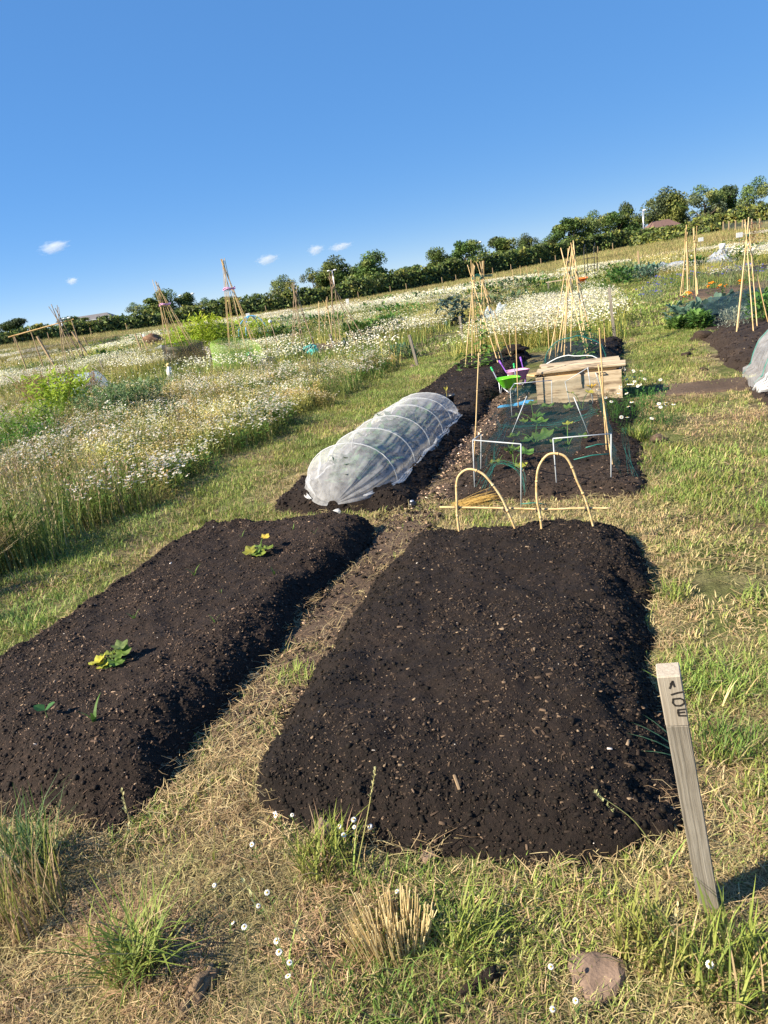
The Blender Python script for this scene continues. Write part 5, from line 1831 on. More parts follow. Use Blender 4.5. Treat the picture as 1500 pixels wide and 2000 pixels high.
# ------------------------------------------------------------------ wooden chest
def board(name, l, w, t, mat, parent, loc, rot=(0, 0, 0), bev=.003, warp=0.0):
    mb = MB()
    k = 10
    vs_ = []; fs = []
    for i in range(k + 1):
        x = (i / k - .5) * l
        z = warp * math.sin(math.pi * i / k)
        dw = random.gauss(0, .0012)
        for y_, z_ in ((-w / 2 + bev, -t / 2), (w / 2 - bev, -t / 2), (w / 2 + dw, -t / 2 + bev), (w / 2 + dw, t / 2 - bev), (w / 2 - bev, t / 2), (-w / 2 + bev, t / 2), (-w / 2 + dw, t / 2 - bev), (-w / 2 + dw, -t / 2 + bev)):
            vs_.append((x, y_, z_ + z))
    for i in range(k):
        for j in range(8):
            fs.append((i * 8 + j, (i + 1) * 8 + j, (i + 1) * 8 + (j + 1) % 8, i * 8 + (j + 1) % 8))
    fs.append(tuple(range(8))); fs.append(tuple(reversed([k * 8 + j for j in range(8)])))
    mb.add(vs_, fs, (1, 1, 1))
    o = mb.build(name, mat, parent)
    o.location = loc; o.rotation_euler = rot
    return o


x0, y0 = W(-.46, 8.02)
chest = empty('wooden_chest', (x0, y0, 0.0), -TH)     # local x along the front, y into the chest
R90 = math.radians(90)
board('front_board', .90, .325, .024, M_BOARD, chest, (0, 0, .185), (R90, 0, 0))
board('side_board', .42, .30, .022, M_BOARD, chest, (.435, .225, .17), (R90, 0, R90))
board('side_board', .42, .30, .022, M_BOARD, chest, (-.435, .225, .17), (R90, 0, R90))
board('back_board', .88, .30, .022, M_BOARD, chest, (0, .44, .17), (R90, 0, 0))
board('inner_board', .76, .055, .02, M_BOARD_O, chest, (.02, .03, .357), (R90 * .96, 0, 0))
board('lid_board', .93, .17, .022, M_BOARD, chest, (.03, .065, .405), (.10, .0, -.005), .003, .004)
board('lid_board', .84, .13, .022, M_BOARD, chest, (.02, .225, .424), (.06, .012, .01))
board('lid_board', .86, .12, .022, M_BOARD, chest, (.0, .36, .425), (.0, .0, -.01))
board('lid_batten', .90, .05, .016, M_BOARD_O, chest, (.04, .03, .382), (.14, .006, 0))
board('loose_board', .34, .09, .018, M_BOARD_O, chest, (-.46, .2, .36), (.15, .1, 1.3))
board('loose_board', .26, .09, .012, M_STAKE_N, chest, (.475, .18, .30), (R90, .25, R90))
for lx, lz in ((.075, .30), (.05, .22)):
    pass
mb = MB(); mb.box((.024, .006, .12), Matrix.Translation((0, 0, -.03))); mb.box((.012, .006, .06), Matrix.Translation((0, 0, -.1))); mb.box((.05, .007, .016), Matrix.Translation((0, 0, .03)))
o = mb.build('strap_hinge', M_IRON, chest); o.location = (.045, -.0165, .325)
mb = MB(); mb.tube([(-.04, 0, 0), (-.04, -.025, 0), (.04, -.025, 0), (.04, 0, 0)], .006, .006, 6)
o = mb.build('hasp', M_IRON, chest); o.location = (.24, -.012, .335)
for hx in (-.36, -.02, .3):
    mb = MB(); mb.blob((0, 0, 0), .016, 3, .3, (1.6, .5, .9), 2)
    o = mb.build('knot', M_STAKE_N, chest, True); o.location = (hx, -.011, .12 + .1 * abs(hx)); o.scale = (1, .3, 1)
tag(chest, 'low wooden chest of pine boards with a loose plank lid', 'chest')


# ------------------------------------------------------------------ toy wheelbarrows, pot, board, bits
def wheelbarrow(pos, rz, tray, frame_m, grip, label, s=1.0):
    e = empty('toy_wheelbarrow', pos, rz)
    mb = MB()
    rings = []
    for z, lx, ly, ox in ((.115, .10, .075, .0), (.13, .125, .095, .0), (.23, .185, .145, .015), (.24, .197, .155, .015), (.236, .19, .149, .015), (.135, .118, .088, .0), (.128, .02, .02, .0)):
        r_ = []
        for i in range(24):
            a = 6.283 * i / 24
            ca, sa = math.cos(a), math.sin(a)
            m = (abs(ca) ** 4 + abs(sa) ** 4) ** -.25
            r_.append(Vector((ox + lx * ca * m, ly * sa * m, z + (.025 * (ca > 0) * ca if z > .2 else 0))) * s)
        rings.append(r_)
    vs_ = [p for r_ in rings for p in r_]; fs = []
    for k in range(len(rings) - 1):
        for i in range(24):
            fs.append((k * 24 + i, k * 24 + (i + 1) % 24, (k + 1) * 24 + (i + 1) % 24, (k + 1) * 24 + i))
    fs.append(tuple(reversed(range(24)))); fs.append(tuple((len(rings) - 1) * 24 + i for i in range(24)))
    mb.add(vs_, fs, (1, 1, 1)); mb.build('tray', tray, e, True)
    for sg in (-1, 1):
        mb = MB(); mb.tube([(.22 * s, .03 * sg * s, .07 * s), (.1 * s, .08 * sg * s, .115 * s), (-.16 * s, .125 * sg * s, .22 * s), (-.33 * s, .15 * sg * s, .33 * s)], .008 * s, .008 * s, 7)
        mb.build('handle', frame_m, e, True)
        mb = MB(); mb.tube([(-.30 * s, .146 * sg * s, .313 * s), (-.37 * s, .156 * sg * s, .356 * s)], .014 * s, .013 * s, 8); mb.blob((-.37 * s, .156 * sg * s, .356 * s), .016 * s, 2, .05)
        mb.build('grip', grip, e, True)
        mb = MB(); mb.tube([(-.02 * s, .085 * sg * s, .16 * s), (-.10 * s, .10 * sg * s, .005 * s), (-.15 * s, .10 * sg * s, .005 * s), (-.12 * s, .11 * sg * s, .2 * s)], .006 * s, .006 * s, 6)
        mb.build('leg', M_GREY_METAL, e, True)
    mb = MB()
    mb.tube([Vector((.235 * s + math.cos(a) * .048 * s, 0, .058 * s + math.sin(a) * .048 * s)) for a in np.linspace(0, 6.283, 17)], .012 * s, .012 * s, 7)
    mb.tube([(.235 * s, -.018 * s, .058 * s), (.235 * s, .018 * s, .058 * s)], .03 * s, .03 * s, 10)
    mb.build('wheel', M_BLACK_PL, e, True)
    return tag(e, label, 'toy barrow', 'toy wheelbarrows')


p = at(-1.36, 9.02); wheelbarrow((p.x, p.y, p.z + .0), math.radians(-92), M_GREEN_PL, M_GREY_METAL, M_GREEN_PL2, 'lime green toy wheelbarrow with grey handles, in front of the pink one', .95)
p = at(-1.32, 9.62); wheelbarrow((p.x, p.y, p.z + .0), math.radians(-88), M_PINK_PL, M_PURPLE, M_PURPLE, 'pink toy wheelbarrow with purple handles, behind the green one', .95)


def flower_pot():
    e = empty('plant_pot', at(-1.93, 8.0, -.01))
    mb = MB(); vs_ = []; fs = []; n = 20
    prof = [(.0, .0), (.068, 0), (.085, .125), (.094, .125), (.094, .15), (.086, .15), (.08, .11), (.0, .11)]
    for r, z in prof[1:-1]:
        vs_ += [(r * math.cos(6.283 * i / n), r * math.sin(6.283 * i / n), z) for i in range(n)]
    for k in range(len(prof) - 3):
        for i in range(n): fs.append((k * n + i, k * n + (i + 1) % n, (k + 1) * n + (i + 1) % n, (k + 1) * n + i))
    fs.append(tuple(reversed(range(n))))
    mb.add(vs_, fs, (1, 1, 1)); mb.build('pot', M_BLACK_PL, e, True)
    mb = MB(); mb.add([(.081 * math.cos(6.283 * i / n), .081 * math.sin(6.283 * i / n), .118) for i in range(n)], [tuple(range(n))], (1, 1, 1)); mb.build('soil', M_SOIL2, e)
    mb = MB(); mb.tube([(0, 0, .11), (.005, 0, .17), (0, .004, .21)], .004, .003, 5, (.5, .45, .12))
    for a in (0.5, 2.2, 4.0, 5.4): oval_leaf(mb, (0, 0, .19 + .005 * a), (math.cos(a), math.sin(a), 1.4), .055, (.55, .52, .10), .4)
    mb.build('seedling', M_PLANT, e)
    tag(e, 'black plastic pot with a yellow seedling behind the mesh tunnel', 'plant pot')


flower_pot()
x0, y0 = W(-1.16, 8.0)
mb = MB()
outl = [(-.19, -.09), (.16, -.10), (.21, .09), (.10, .11), (.08, .05), (-.02, .05), (-.05, .0), (-.12, .02), (-.17, -.02)]
vs_ = [(a, b, .02 + .02 * (a > 0)) for a, b in outl] + [(a, b, .008 + .02 * (a > 0)) for a, b in outl]; n = len(outl)
mb.add(vs_, [tuple(range(n)), tuple(reversed(range(n, 2 * n)))] + [(i, n + i, n + (i + 1) % n, (i + 1) % n) for i in range(n)], (1, 1, 1))
o = mb.build('plastic_tray', M_BLUE_PL, None, False, (x0, y0, float(top_z(-1.16, 8.0)) + .02)); o.rotation_euler = (0, .05, -.25)
tag(o, 'broken flat piece of blue plastic by the left end of the chest', 'plastic sheet')

e = empty('garden_light', at(-1.50, 4.75, .0))
mb = MB(); mb.blob((0, 0, .03), .034, 1, .02, (1, 1, .85), 3); mb.build('globe', M_BLACK_PL, e, True)
mb = MB(); mb.tube([(0, 0, .055), (0, 0, .064)], .016, .014, 12); mb.build('collar', M_GREY_METAL, e, True)
tag(e, 'small glossy black globe lying on the grass before the tunnel', 'globe')

mb = MB()
rs = random.Random(4)
for k in range(230):
    a = rs.gauss(-.05, .16); l = rs.uniform(.12, .30)
    p0 = Vector((rs.uniform(-.17, .0), rs.gauss(0, .035), rs.uniform(.005, .05)))
    d = Vector((math.cos(a), math.sin(a), rs.gauss(.03, .06)))
    mb.tube([p0, p0 + d * l * .5 + Vector((0, 0, .006)), p0 + d * l], .0017, .0011, 3, mixc((.46, .24, .06), (.56, .36, .13), rs.random()), False)
x0, y0 = W(-1.06, 4.72)
o = mb.build('straw_bundle', M_DRY, None, False, (x0, y0, float(top_z(-1.06, 4.72)) + .01)); o.rotation_euler = (0, -.06, .12); o.scale = (.8, .8, .8)
o['kind'] = 'thing'
tag(o, 'bundle of orange dry stalks lying at the front of the caged bed', 'straw bundle')


def rock(u, v, r, sq, seed, label, mat=None, dz=0.0, rz=0.0, cat='stone', group=None):
    mb = MB(); mb.blob((0, 0, 0), r, seed, .55, sq, 3)
    V = []
    for v_ in mb.V:                                   # chisel flat facets
        q = Vector(v_)
        for nrm, d in (((.3, -.5, .8), .62), ((-.7, .2, .6), .68), ((.8, .3, .4), .72), ((0, -.9, .2), .7), ((-.5, -.7, .3), .74)):
            nn = Vector(nrm).normalized(); t = q.dot(nn) - r * d
            if t > 0: q -= nn * t * .85
        V.append(tuple(q))
    mb.V = V
    o = mb.build('stone', mat or M_ROCK, None, False, at(u, v, dz)); o.rotation_euler = (0, 0, rz)
    return tag(o, label, cat, group)


def uvw(x, y): return float(x * CU - y * SU), float(x * SU + y * CU)


rock(*uvw(-.335, 1.80), .045, (1, .55, 1.25), 11, 'upright angular pinkish stone at the front edge of the bare mound', None, .02, .4)
rock(*uvw(.325, 1.225), .070, (1.2, .85, .28), 12, 'flat brown stone in the turf at the lower right', None, .006, .7)
rock(*uvw(-.03, 1.66), .028, (1, .9, .8), 13, 'small dark stone in the dead grass before the mound', None, .008)
rock(*uvw(2.36, 5.74), .06, (1.5, 1, .6), 14, 'dark stone beside the daisy weeds right of the cage', M_EARTH, .02)
rock(*uvw(.95, 13.4), .06, (1.4, 1, .7), 15, 'pale stone at the foot of the leaning marker stake', None, .02)
mb = MB(); mb.box((.052, .009, .004), Matrix.Identity(4), (1, 1, 1), .0015)
o = mb.build('wood_splinter', M_STAKE_N, None, False, at(*uvw(.09, 1.80), .012)); o.rotation_euler = (.2, -.5, 1.75)
tag(o, 'reddish splinter of wood lying on the front slope of the mound', 'splinter')
mb = MB(); mb.blob((-.02, 0, .012), .026, 21, .8, (1.3, .7, .6), 3); mb.blob((.022, .004, .014), .026, 23, .8, (1.4, .65, .6), 3)
o = mb.build('root_lump', M_ROOT, None, True, at(*uvw(-.645, 1.345), .0)); o.rotation_euler = (0, -.15, .95)
tag(o, 'brown fibrous root lump in the grass at the lower left', 'root')
mb = MB(); mb.blob((0, 0, .008), .04, 22, .6, (1.5, .4, .3), 2)
o = mb.build('bark_piece', M_SOIL2, None, True, at(*uvw(.04, 1.255), .004)); o.rotation_euler = (0, 0, .5)
tag(o, 'dark strip of bark in the turf below the mound', 'bark')
GCLN = ['largest clod of dark soil on the grass beside the bare right bed', 'clod of soil left of the largest one on the right-hand grass', 'far small clod of soil near the soil heap', 'clod of soil between the heap and the largest clod', 'nearest clod of soil, by the worn earth patch', 'small clod of soil touching the edge of the bare right bed']
GCL = 'clods of soil on the right-hand path'
for k, (x_, y_, r_) in enumerate([(4.49, 9.84, .07), (4.14, 9.62, .05), (4.57, 11.0, .04), (4.74, 10.22, .05), (4.12, 8.59, .05), (4.69, 9.37, .035)]):
    mb = MB(); mb.blob((0, 0, r_ * .2), r_, 60 + k, .5, (1.2, 1, .5), 2)
    tag(mb.build('soil_clod', M_SOIL2, None, True, (x_, y_, float(gz(x_, y_)))), GCLN[k], 'clod', GCL)
mb = MB(); mb.blob((0, 0, .02), .17, 71, .45, (1.3, 1, .55), 3)
tag(mb.build('soil_heap', M_SOIL2, None, True, (5.40, 11.25, 0.0)), 'small heap of soil at the left corner of the bare right bed', 'soil heap')

# ------------------------------------------------------------------ foreground plants
def daisy(x, y, h, label, lean=(0, 0), r=.011):
    p = Vector((x, y, float(gz(x, y))))
    e = empty('daisy', p)
    top = Vector((lean[0], lean[1], h))
    mb = MB(); mb.tube(smooth_path([(0, 0, -.01), top * .5 + Vector((lean[0] * -.15, 0, 0)), top], 3), .0013, .001, 4, (.22, .28, .07))
    for k in range(3):
        a = random.uniform(0, 6.28); q = top * random.uniform(.2, .8)
        oval_leaf(mb, q, (math.cos(a), math.sin(a), .6), .02, (.12, .2, .05), .2)
    mb.build('stem', M_PLANT, e)
    mb = MB(); daisy_head(mb, top, r, (random.gauss(-.2, .35), random.gauss(-.35, .3), 1), 12, False, (.84, .84, .82), (.72, .42, .02), random.choice([.1, .35, .6]))
    mb.build('flower_head', M_FLOWER, e)
    return tag(e, label, 'daisy', 'white daisies in the foreground turf')


DZ = [(-.52, 1.87, 'daisy farthest left along the front edge of the mound'), (-.47, 1.85, 'daisy second from left along the front edge of the mound'), (-.43, 1.84, 'daisy third from left along the front edge of the mound'),
      (-.27, 1.77, 'taller daisy just right of the upright stone'), (-.27, 1.73, 'lower daisy just right of the upright stone'), (-.21, 1.75, 'daisy at the mound edge, left of two'), (-.18, 1.77, 'daisy at the mound edge, right of two'),
      (-.24, 1.70, 'daisy in the green tuft below the upright stone'), (-.53, 1.72, 'daisy alone in the dead grass, left of the green tuft'), (-.64, 1.63, 'daisy farthest left in the turf'), (-.53, 1.45, 'daisy right of the lone left pair'),
      (-.59, 1.50, 'blue-white daisy in the left turf'), (-.43, 1.38, 'highest of four daisies left of the stubble tuft'), (-.41, 1.35, 'second of four daisies left of the stubble tuft'), (-.385, 1.32, 'third of four daisies left of the stubble tuft'),
      (-.40, 1.29, 'lowest and largest of four daisies left of the stubble tuft'), (-.49, 1.53, 'left of two small daisies above the four'), (-.47, 1.55, 'right of two small daisies above the four'), (-.12, 1.51, 'daisy standing over the stubble tuft'),
      (.64, 1.38, 'daisy in front of the marker post'), (.20, 1.19, 'tiny daisy beside the flat stone'), (.25, 1.13, 'daisy below the flat stone'), (.15, 1.12, 'daisy at the lower edge, left of the flat stone'), (.55, 1.16, 'daisy in the grass at the lower right')]
for x_, y_, lb in DZ:
    daisy(x_, y_, random.uniform(.05, .10), lb, (random.gauss(0, .015), random.gauss(0, .012)), random.uniform(.0065, .0095))


def big_tuft(name, x, y, n, r, h, w, pal, label, lean=(.15, .9), dry=.08, cat='grass tuft', group='grass tufts standing proud of the turf'):
    mb = grass_tuft(n, r, h, w, pal, lean, dry)
    return tag(mb.build(name, M_GRASS, None, False, (x, y, float(gz(x, y)) - .004)), label, cat, group)


big_tuft('grass_tuft', -.33, 1.70, 190, .085, .16, .005, [G1, G2], 'bright green grass tuft below the upright stone')
big_tuft('grass_tuft', -1.30, 1.86, 220, .10, .26, .0045, [(.07, .16, .05), G1, (.10, .2, .08)], 'tall blue-green grass tuft at the left edge')
big_tuft('grass_tuft', -1.22, 1.68, 200, .11, .26, .004, [G2, G3, S1], 'straggly half dry grass clump at the left edge', (.05, .5), .35)
big_tuft('grass_tuft', -.83, 1.45, 200, .075, .2, .0055, [G1, G2], 'spreading dark green grass tuft at the lower left', (.5, 1.3))
big_tuft('grass_tuft', .04, 1.36, 130, .07, .15, .005, [G1, G2], 'green blades beside the right of the stubble tuft', (.3, 1.0))
big_tuft('grass_tuft', .62, 1.17, 260, .12, .16, .006, [G1, G2], 'dense green grass tuft at the lower right corner')
big_tuft('grass_tuft', .46, 1.27, 150, .08, .14, .006, [G2, G3], 'grass tuft left of the marker post foot')
big_tuft('grass_tuft', -1.72, 3.52, 120, .11, .12, .012, [(.06, .15, .02), G1], 'lush broad-bladed tuft at the left edge of the left bed', (.5, 1.2))
big_tuft('grass_tuft', 1.08, 2.25, 200, .14, .12, .006, [G1, G2], 'green tuft right of the mound, above the marker post', (.4, 1.2))
big_tuft('grass_tuft', 1.28, 3.0, 120, .08, .09, .006, [G1, G2], 'low green tuft at the right shoulder of the mound')
big_tuft('grass_tuft', 2.22, 5.87, 140, .08, .16, .008, [G2, (.2, .34, .05)], 'bright green tuft right of the netting cage', (.4, 1.1))
big_tuft('grass_tuft', -.50, 2.76, 110, .09, .10, .005, [G2, G3], 'green tuft in the path between the front beds')
big_tuft('grass_tuft', -.16, 5.18, 110, .06, .10, .007, [G2, (.2, .34, .05)], 'small bright tuft in front of the mesh tunnel')
big_tuft('grass_tuft', .98, 1.92, 160, .10, .11, .005, [G2, G1], 'green tuft at the right edge beside the post')
for k, (u_, v_) in enumerate([(-3.3, 2.9), (-3.5, 3.8), (-3.2, 4.6), (-3.7, 5.4), (-3.3, 6.3), (-3.6, 7.6), (.55, 3.2), (.8, 4.4), (.6, 5.0), (1.0, 5.6), (.4, 4.75)]):
    x_, y_ = W(u_, v_)
    big_tuft('grass_tuft', x_, y_, 90, .10, .085, .008, [G1, G2], 'low green tuft in the mown grass %s' % ['left of the yellow-leaved squash', 'left of the far half of the left bed', 'left of the gap before the tunnel', 'left of the tunnel front', 'left of the tunnel middle', 'left of the tunnel back end',
             'right of the mound middle', 'right of the hoops', 'between hoops and caged bed corner', 'farther right of the caged bed', 'just below the caged bed corner'][k], (.5, 1.3))

# cut stubble tuft
mb = MB()
for k in range(190):
    a = random.uniform(0, 6.283); q = .088 * math.sqrt(random.random())
    p = Vector((q * math.cos(a) * 1.15, q * math.sin(a) * .8, -.005)); ln = random.uniform(.07, .135)
    d = Vector((p.x * 3.2 + random.gauss(0, .08), p.y * 2.2 + random.gauss(0, .08), 1)).normalized()
    mb.tube([p, p + d * ln * .5, p + d * ln], random.uniform(.0011, .0022), .0015, 5, random.choice([(.60, .45, .24), (.66, .52, .30), (.42, .30, .16), (.52, .38, .2)]))
o = mb.build('stubble_tuft', M_DRY, None, False, (-.155, 1.41, float(gz(-.155, 1.41))))
tag(o, 'clump of straw-coloured stalks cut short in the foreground turf', 'stubble tuft')
# long single grass stems
for k, (b, t, lb) in enumerate([((-.25, 1.62), (-.13, 1.62, .37), 'flowering grass stem rising before the mound, from the daisies'), ((.60, 1.49), (.42, 1.49, .29), 'pale seeding grass stem leaning left by the marker post'),
                                ((-.68, 1.77), (-.62, 1.77, .36), 'thin dry grass stem at the front corner of the left bed'), ((.44, 1.13), (.47, 1.12, .30), 'tall dry stem right of the flat stone'),
                                ((-.80, 1.50), (-.76, 1.52, .50), 'tall green stem in the left foreground'), ((-.42, 1.37), (-.47, 1.37, .30), 'yellow stem leaning left over the daisies'), ((-.30, 1.27), (-.35, 1.27, .26), 'fallen seed stem at the lower edge'),
                                ((-.98, 1.52), (-1.12, 1.52, .40), 'reddish seed stem at the left edge')]):
    z0 = float(gz(*b)); p0 = Vector((b[0], b[1], z0)); p1 = Vector(t)
    mb = MB(); pts = smooth_path([p0, p0.lerp(p1, .5) + Vector((.012, 0, .03)), p1], 5)
    mb.tube([q - p0 for q in pts], .0018, .001, 5, (.34, .34, .11), True, (.50, .42, .2))
    for j in range(22):
        q = p0.lerp(p1, random.uniform(.72, 1.0)) - p0
        oval_leaf(mb, q, (random.gauss(0, .4), random.gauss(0, .4), .8), .012, (.5, .46, .24), .4)
    blade(mb, (0, 0, 0), random.uniform(0, 6.28), .7, .14, .005, G2, G3)
    tag(mb.build('tall_grass', M_GRASS, None, False, p0), lb, 'grass stem', 'long single grass stems')

# ------------------------------------------------------------------ right-hand plots
pos = lambda x, y: Vector((x, y, float(top_z(*UV(x, y)))))
SILV = [(.30, .34, .27), (.38, .41, .34), (.22, .26, .18)]
POT = [(.05, .12, .025), (.08, .17, .03), (.12, .22, .05)]
BRAS = [(.09, .16, .12), (.13, .21, .15), (.07, .13, .09)]
leafy_bush('silver_shrub', pos(6.28, 12.0), .30, .34, 520, .055, SILV, 'silvery grey shrub beside the right cane wigwam', 'shrub', None, .22, 81)
for k, (x_, y_, r_, h_, lb) in enumerate([(7.0, 12.3, .36, .40, 'dark green potato bush behind the right wigwam, nearest'), (7.6, 12.6, .4, .42, 'dark green potato bush at the right edge of the frame'), (7.4, 13.2, .4, .42, 'dark green potato bush behind the nearest one'),
                                          (5.95, 12.5, .20, .24, 'low leafy weed left of the silver shrub'), (5.72, 12.9, .18, .2, 'small leafy weed at the corner of the vegetable plot'), (6.1, 12.95, .26, .26, 'bushy green weed behind the silver shrub')]):
    leafy_bush('potato_plant', pos(x_, y_), r_, h_, 300, .10, POT, lb, 'potato plant', 'leafy plants on the right plot', .55, 90 + k)
for k, (x_, y_) in enumerate([(6.25, 13.6), (6.7, 13.9), (6.45, 14.4), (7.1, 14.2), (7.6, 13.9), (8.1, 14.5), (7.6, 14.9)]):
    leafy_bush('brassica', pos(x_, y_), .27, .30, 90, .17, BRAS, 'blue-green brassica under the dark net, %s' % ['front left', 'second in the front row', 'behind the front left', 'third in the front row', 'fourth in the front row', 'right end', 'back row right'][k], 'brassica', 'brassicas under the right net', .6, 110 + k)
nt = empty('crop_net', pos(7.0, 14.2))


def right_net(s, t):
    u_ = 1.25 + 3.2 * s; v_ = 14.35 + 1.9 * t
    x_, y_ = W(u_, v_)
    h = .42 * math.sin(math.pi * min(1, max(0, t))) ** .5 * (1 - .2 * math.sin(s * 9) ** 2) * min(1, s / .12)
    k = float(fbm(s * 12, t * 8, 171, 3)) - .5
    return (x_ + k * .05, y_ + k * .05, .03 + h + k * .10 * (.3 + h))


V, F = cloth_grid(right_net, 70, 36)
M_NET_R = sheet_mat('dark_crop_net', (.03, .06, .07), .42, .5, .15, 3, .3)
rel(np_mesh('net', V, F, M_NET_R), nt)
for s_ in (.03, .3, .55, .8, 1.0):
    mb = MB(); mb.tube([Vector(right_net(s_, t_)) - Vector((0, 0, .012)) for t_ in np.linspace(0, 1, 14)], .008, .008, 5); rel(mb.build('hoop', M_BLACK_PL, None, True), nt)
tag(nt, 'dark crop net on hoops over brassicas in the right plot', 'crop net')
for k, (x_, y_, lb) in enumerate([(7.75, 16.9, 'lowest orange marigold before the loose wigwams'), (9.35, 19.0, 'upper orange marigold, back of the cluster'), (9.15, 18.0, 'middle orange marigold, nearest the dark net'), (9.75, 18.2, 'orange marigold at the right of the cluster')]):
    leafy_bush('marigold', pos(x_, y_), .13, .30, 70, .07, POT, lb, 'marigold', 'orange marigolds', .35, 130 + k, 0, (5, .045, (.85, .25, .01), (.7, .16, .01)))
BLUEG = [(.14, .21, .10), (.18, .26, .13), (.10, .16, .07)]
for k, (x_, y_, r_, h_) in enumerate([(7.5, 18.4, .3, .38), (7.9, 19.5, .4, .45), (8.6, 20.4, .45, .5), (9.6, 20.6, .5, .55), (10.4, 20.0, .5, .6), (10.9, 21.0, .5, .6), (11.6, 21.6, .5, .55), (10.6, 22.2, .5, .55), (9.4, 22.4, .45, .5), (11.3, 18.9, .5, .6), (12.0, 19.8, .5, .6), (10.3, 18.2, .45, .55)]):
    leafy_bush('cornflower', pos(x_, y_), r_, h_, 330, .085, BLUEG, 'clump of blue cornflowers %s' % ['at the near corner by the path', 'second along the path edge', 'third along the path edge', 'behind the loose wigwams, left', 'behind the loose wigwams, middle', 'behind the loose wigwams, right', 'farthest right in the back', 'at the back, centre', 'at the back by the path', 'right of the marigolds', 'at the right edge behind the net', 'between marigolds and net'][k],
               'cornflower', 'cornflowers on the right plot', .12, 150 + k, -.4, (16, .028, (.10, .10, .42), (.06, .05, .2)))


def sheet_heap(name, c, sx, sy, h, rz, mat, label, seed, cat='fleece sheet', group=None, n=34):
    e = empty(name, c)

    def fn(s, t):
        x_ = (s - .5) * sx; y_ = (t - .5) * sy
        m = (1 - abs(2 * s - 1) ** 3) * (1 - abs(2 * t - 1) ** 3)
        k = float(fbm(s * 4, t * 3.5, seed, 3))
        return (x_ * math.cos(rz) - y_ * math.sin(rz) + (k - .5) * .15 * sx, x_ * math.sin(rz) + y_ * math.cos(rz) + (k - .5) * .15 * sy, .02 + h * m * (.12 + 1.1 * max(0, k - .32)))
    V, F = cloth_grid(fn, n, n)
    np_mesh('cloth', V, F, mat, parent=e)
    mb = MB()
    for q in ((.1, .1), (.9, .12), (.88, .9), (.12, .9)):
        p_ = Vector(fn(*q)); mb.blob(p_ + Vector((0, 0, .02)), .06, 3, .4, (1, 1, .7), 2)
    o = mb.build('weight_stones', M_ROCK, e); o['kind'] = 'stuff'
    return tag(e, label, cat, group)


M_FLEECE_S = simple_mat('old_fleece', (.25, .275, .32), .6, .25, 4, .3, 8)
for c, sx, sy, h, rz, lb, sd in [((17.0, 38.4, 0), 3.0, 1.6, .7, -.3, 'largest torn grey fleece heap behind the loose wigwams', 181), ((17.6, 36.0, 0), 2.6, 1.2, .5, .2, 'long low fleece sheet before the largest heap', 182), ((19.0, 37.0, 0), 1.6, 1.0, .6, .5, 'smaller fleece sheet right of the largest heap', 183),
                                 ((21.2, 41.5, .1), 1.6, 1.2, .9, .3, 'peaked fleece heap near the white bucket', 184), ((22.6, 40.5, .1), 2.2, 1.2, .9, -.2, 'fleece heap behind the right wigwam top', 185), ((15.4, 25.0, 0), 2.2, 1.3, .4, -.3, 'crumpled fleece at the right edge of the frame', 186)]:
    sheet_heap('fleece_heap', c, sx, sy, h, rz, M_FLEECE_S, lb, sd, 'fleece sheet', 'torn fleece sheets on the right plots')
leafy_bush('flower_bush', pos(16.2, 30.5), .8, .75, 260, .16, POT, 'bush covered in white flowers behind the right wigwam', 'bush', None, .4, 191, 0, (60, .07, (.8, .8, .76), (.7, .6, .2)))
leafy_bush('dry_shrub', pos(28.9, 52.5), .9, 1.7, 420, .16, [(.30, .13, .07), (.36, .18, .10), (.2, .1, .06)], 'reddish brown dead shrub far behind the right wigwam', 'shrub', None, .3, 193)
for k, (x_, y_, r_, h_, cl) in enumerate([(11.4, 31, .7, .6, POT), (12.6, 32.5, .8, .55, BRAS), (13.8, 33.5, .8, .5, BRAS), (12.4, 35, .8, .8, POT), (14.8, 31.5, .5, .6, POT), (19.9, 36.8, .5, .6, POT), (14.0, 36.5, .9, .7, BLUEG)]):
    leafy_bush('vegetable_clump', pos(x_, y_), r_, h_, 260, .2, cl, 'leafy vegetable clump %s' % ['nearest the grass path', 'blue-green, second from the grass path', 'blue-green, third from the grass path', 'tall and dark behind the blue-green ones', 'right of the blue-green ones', 'beside the torn fleece', 'pale, farthest back of the row'][k], 'vegetables', 'vegetable rows beyond the cornflowers', .5, 200 + k)


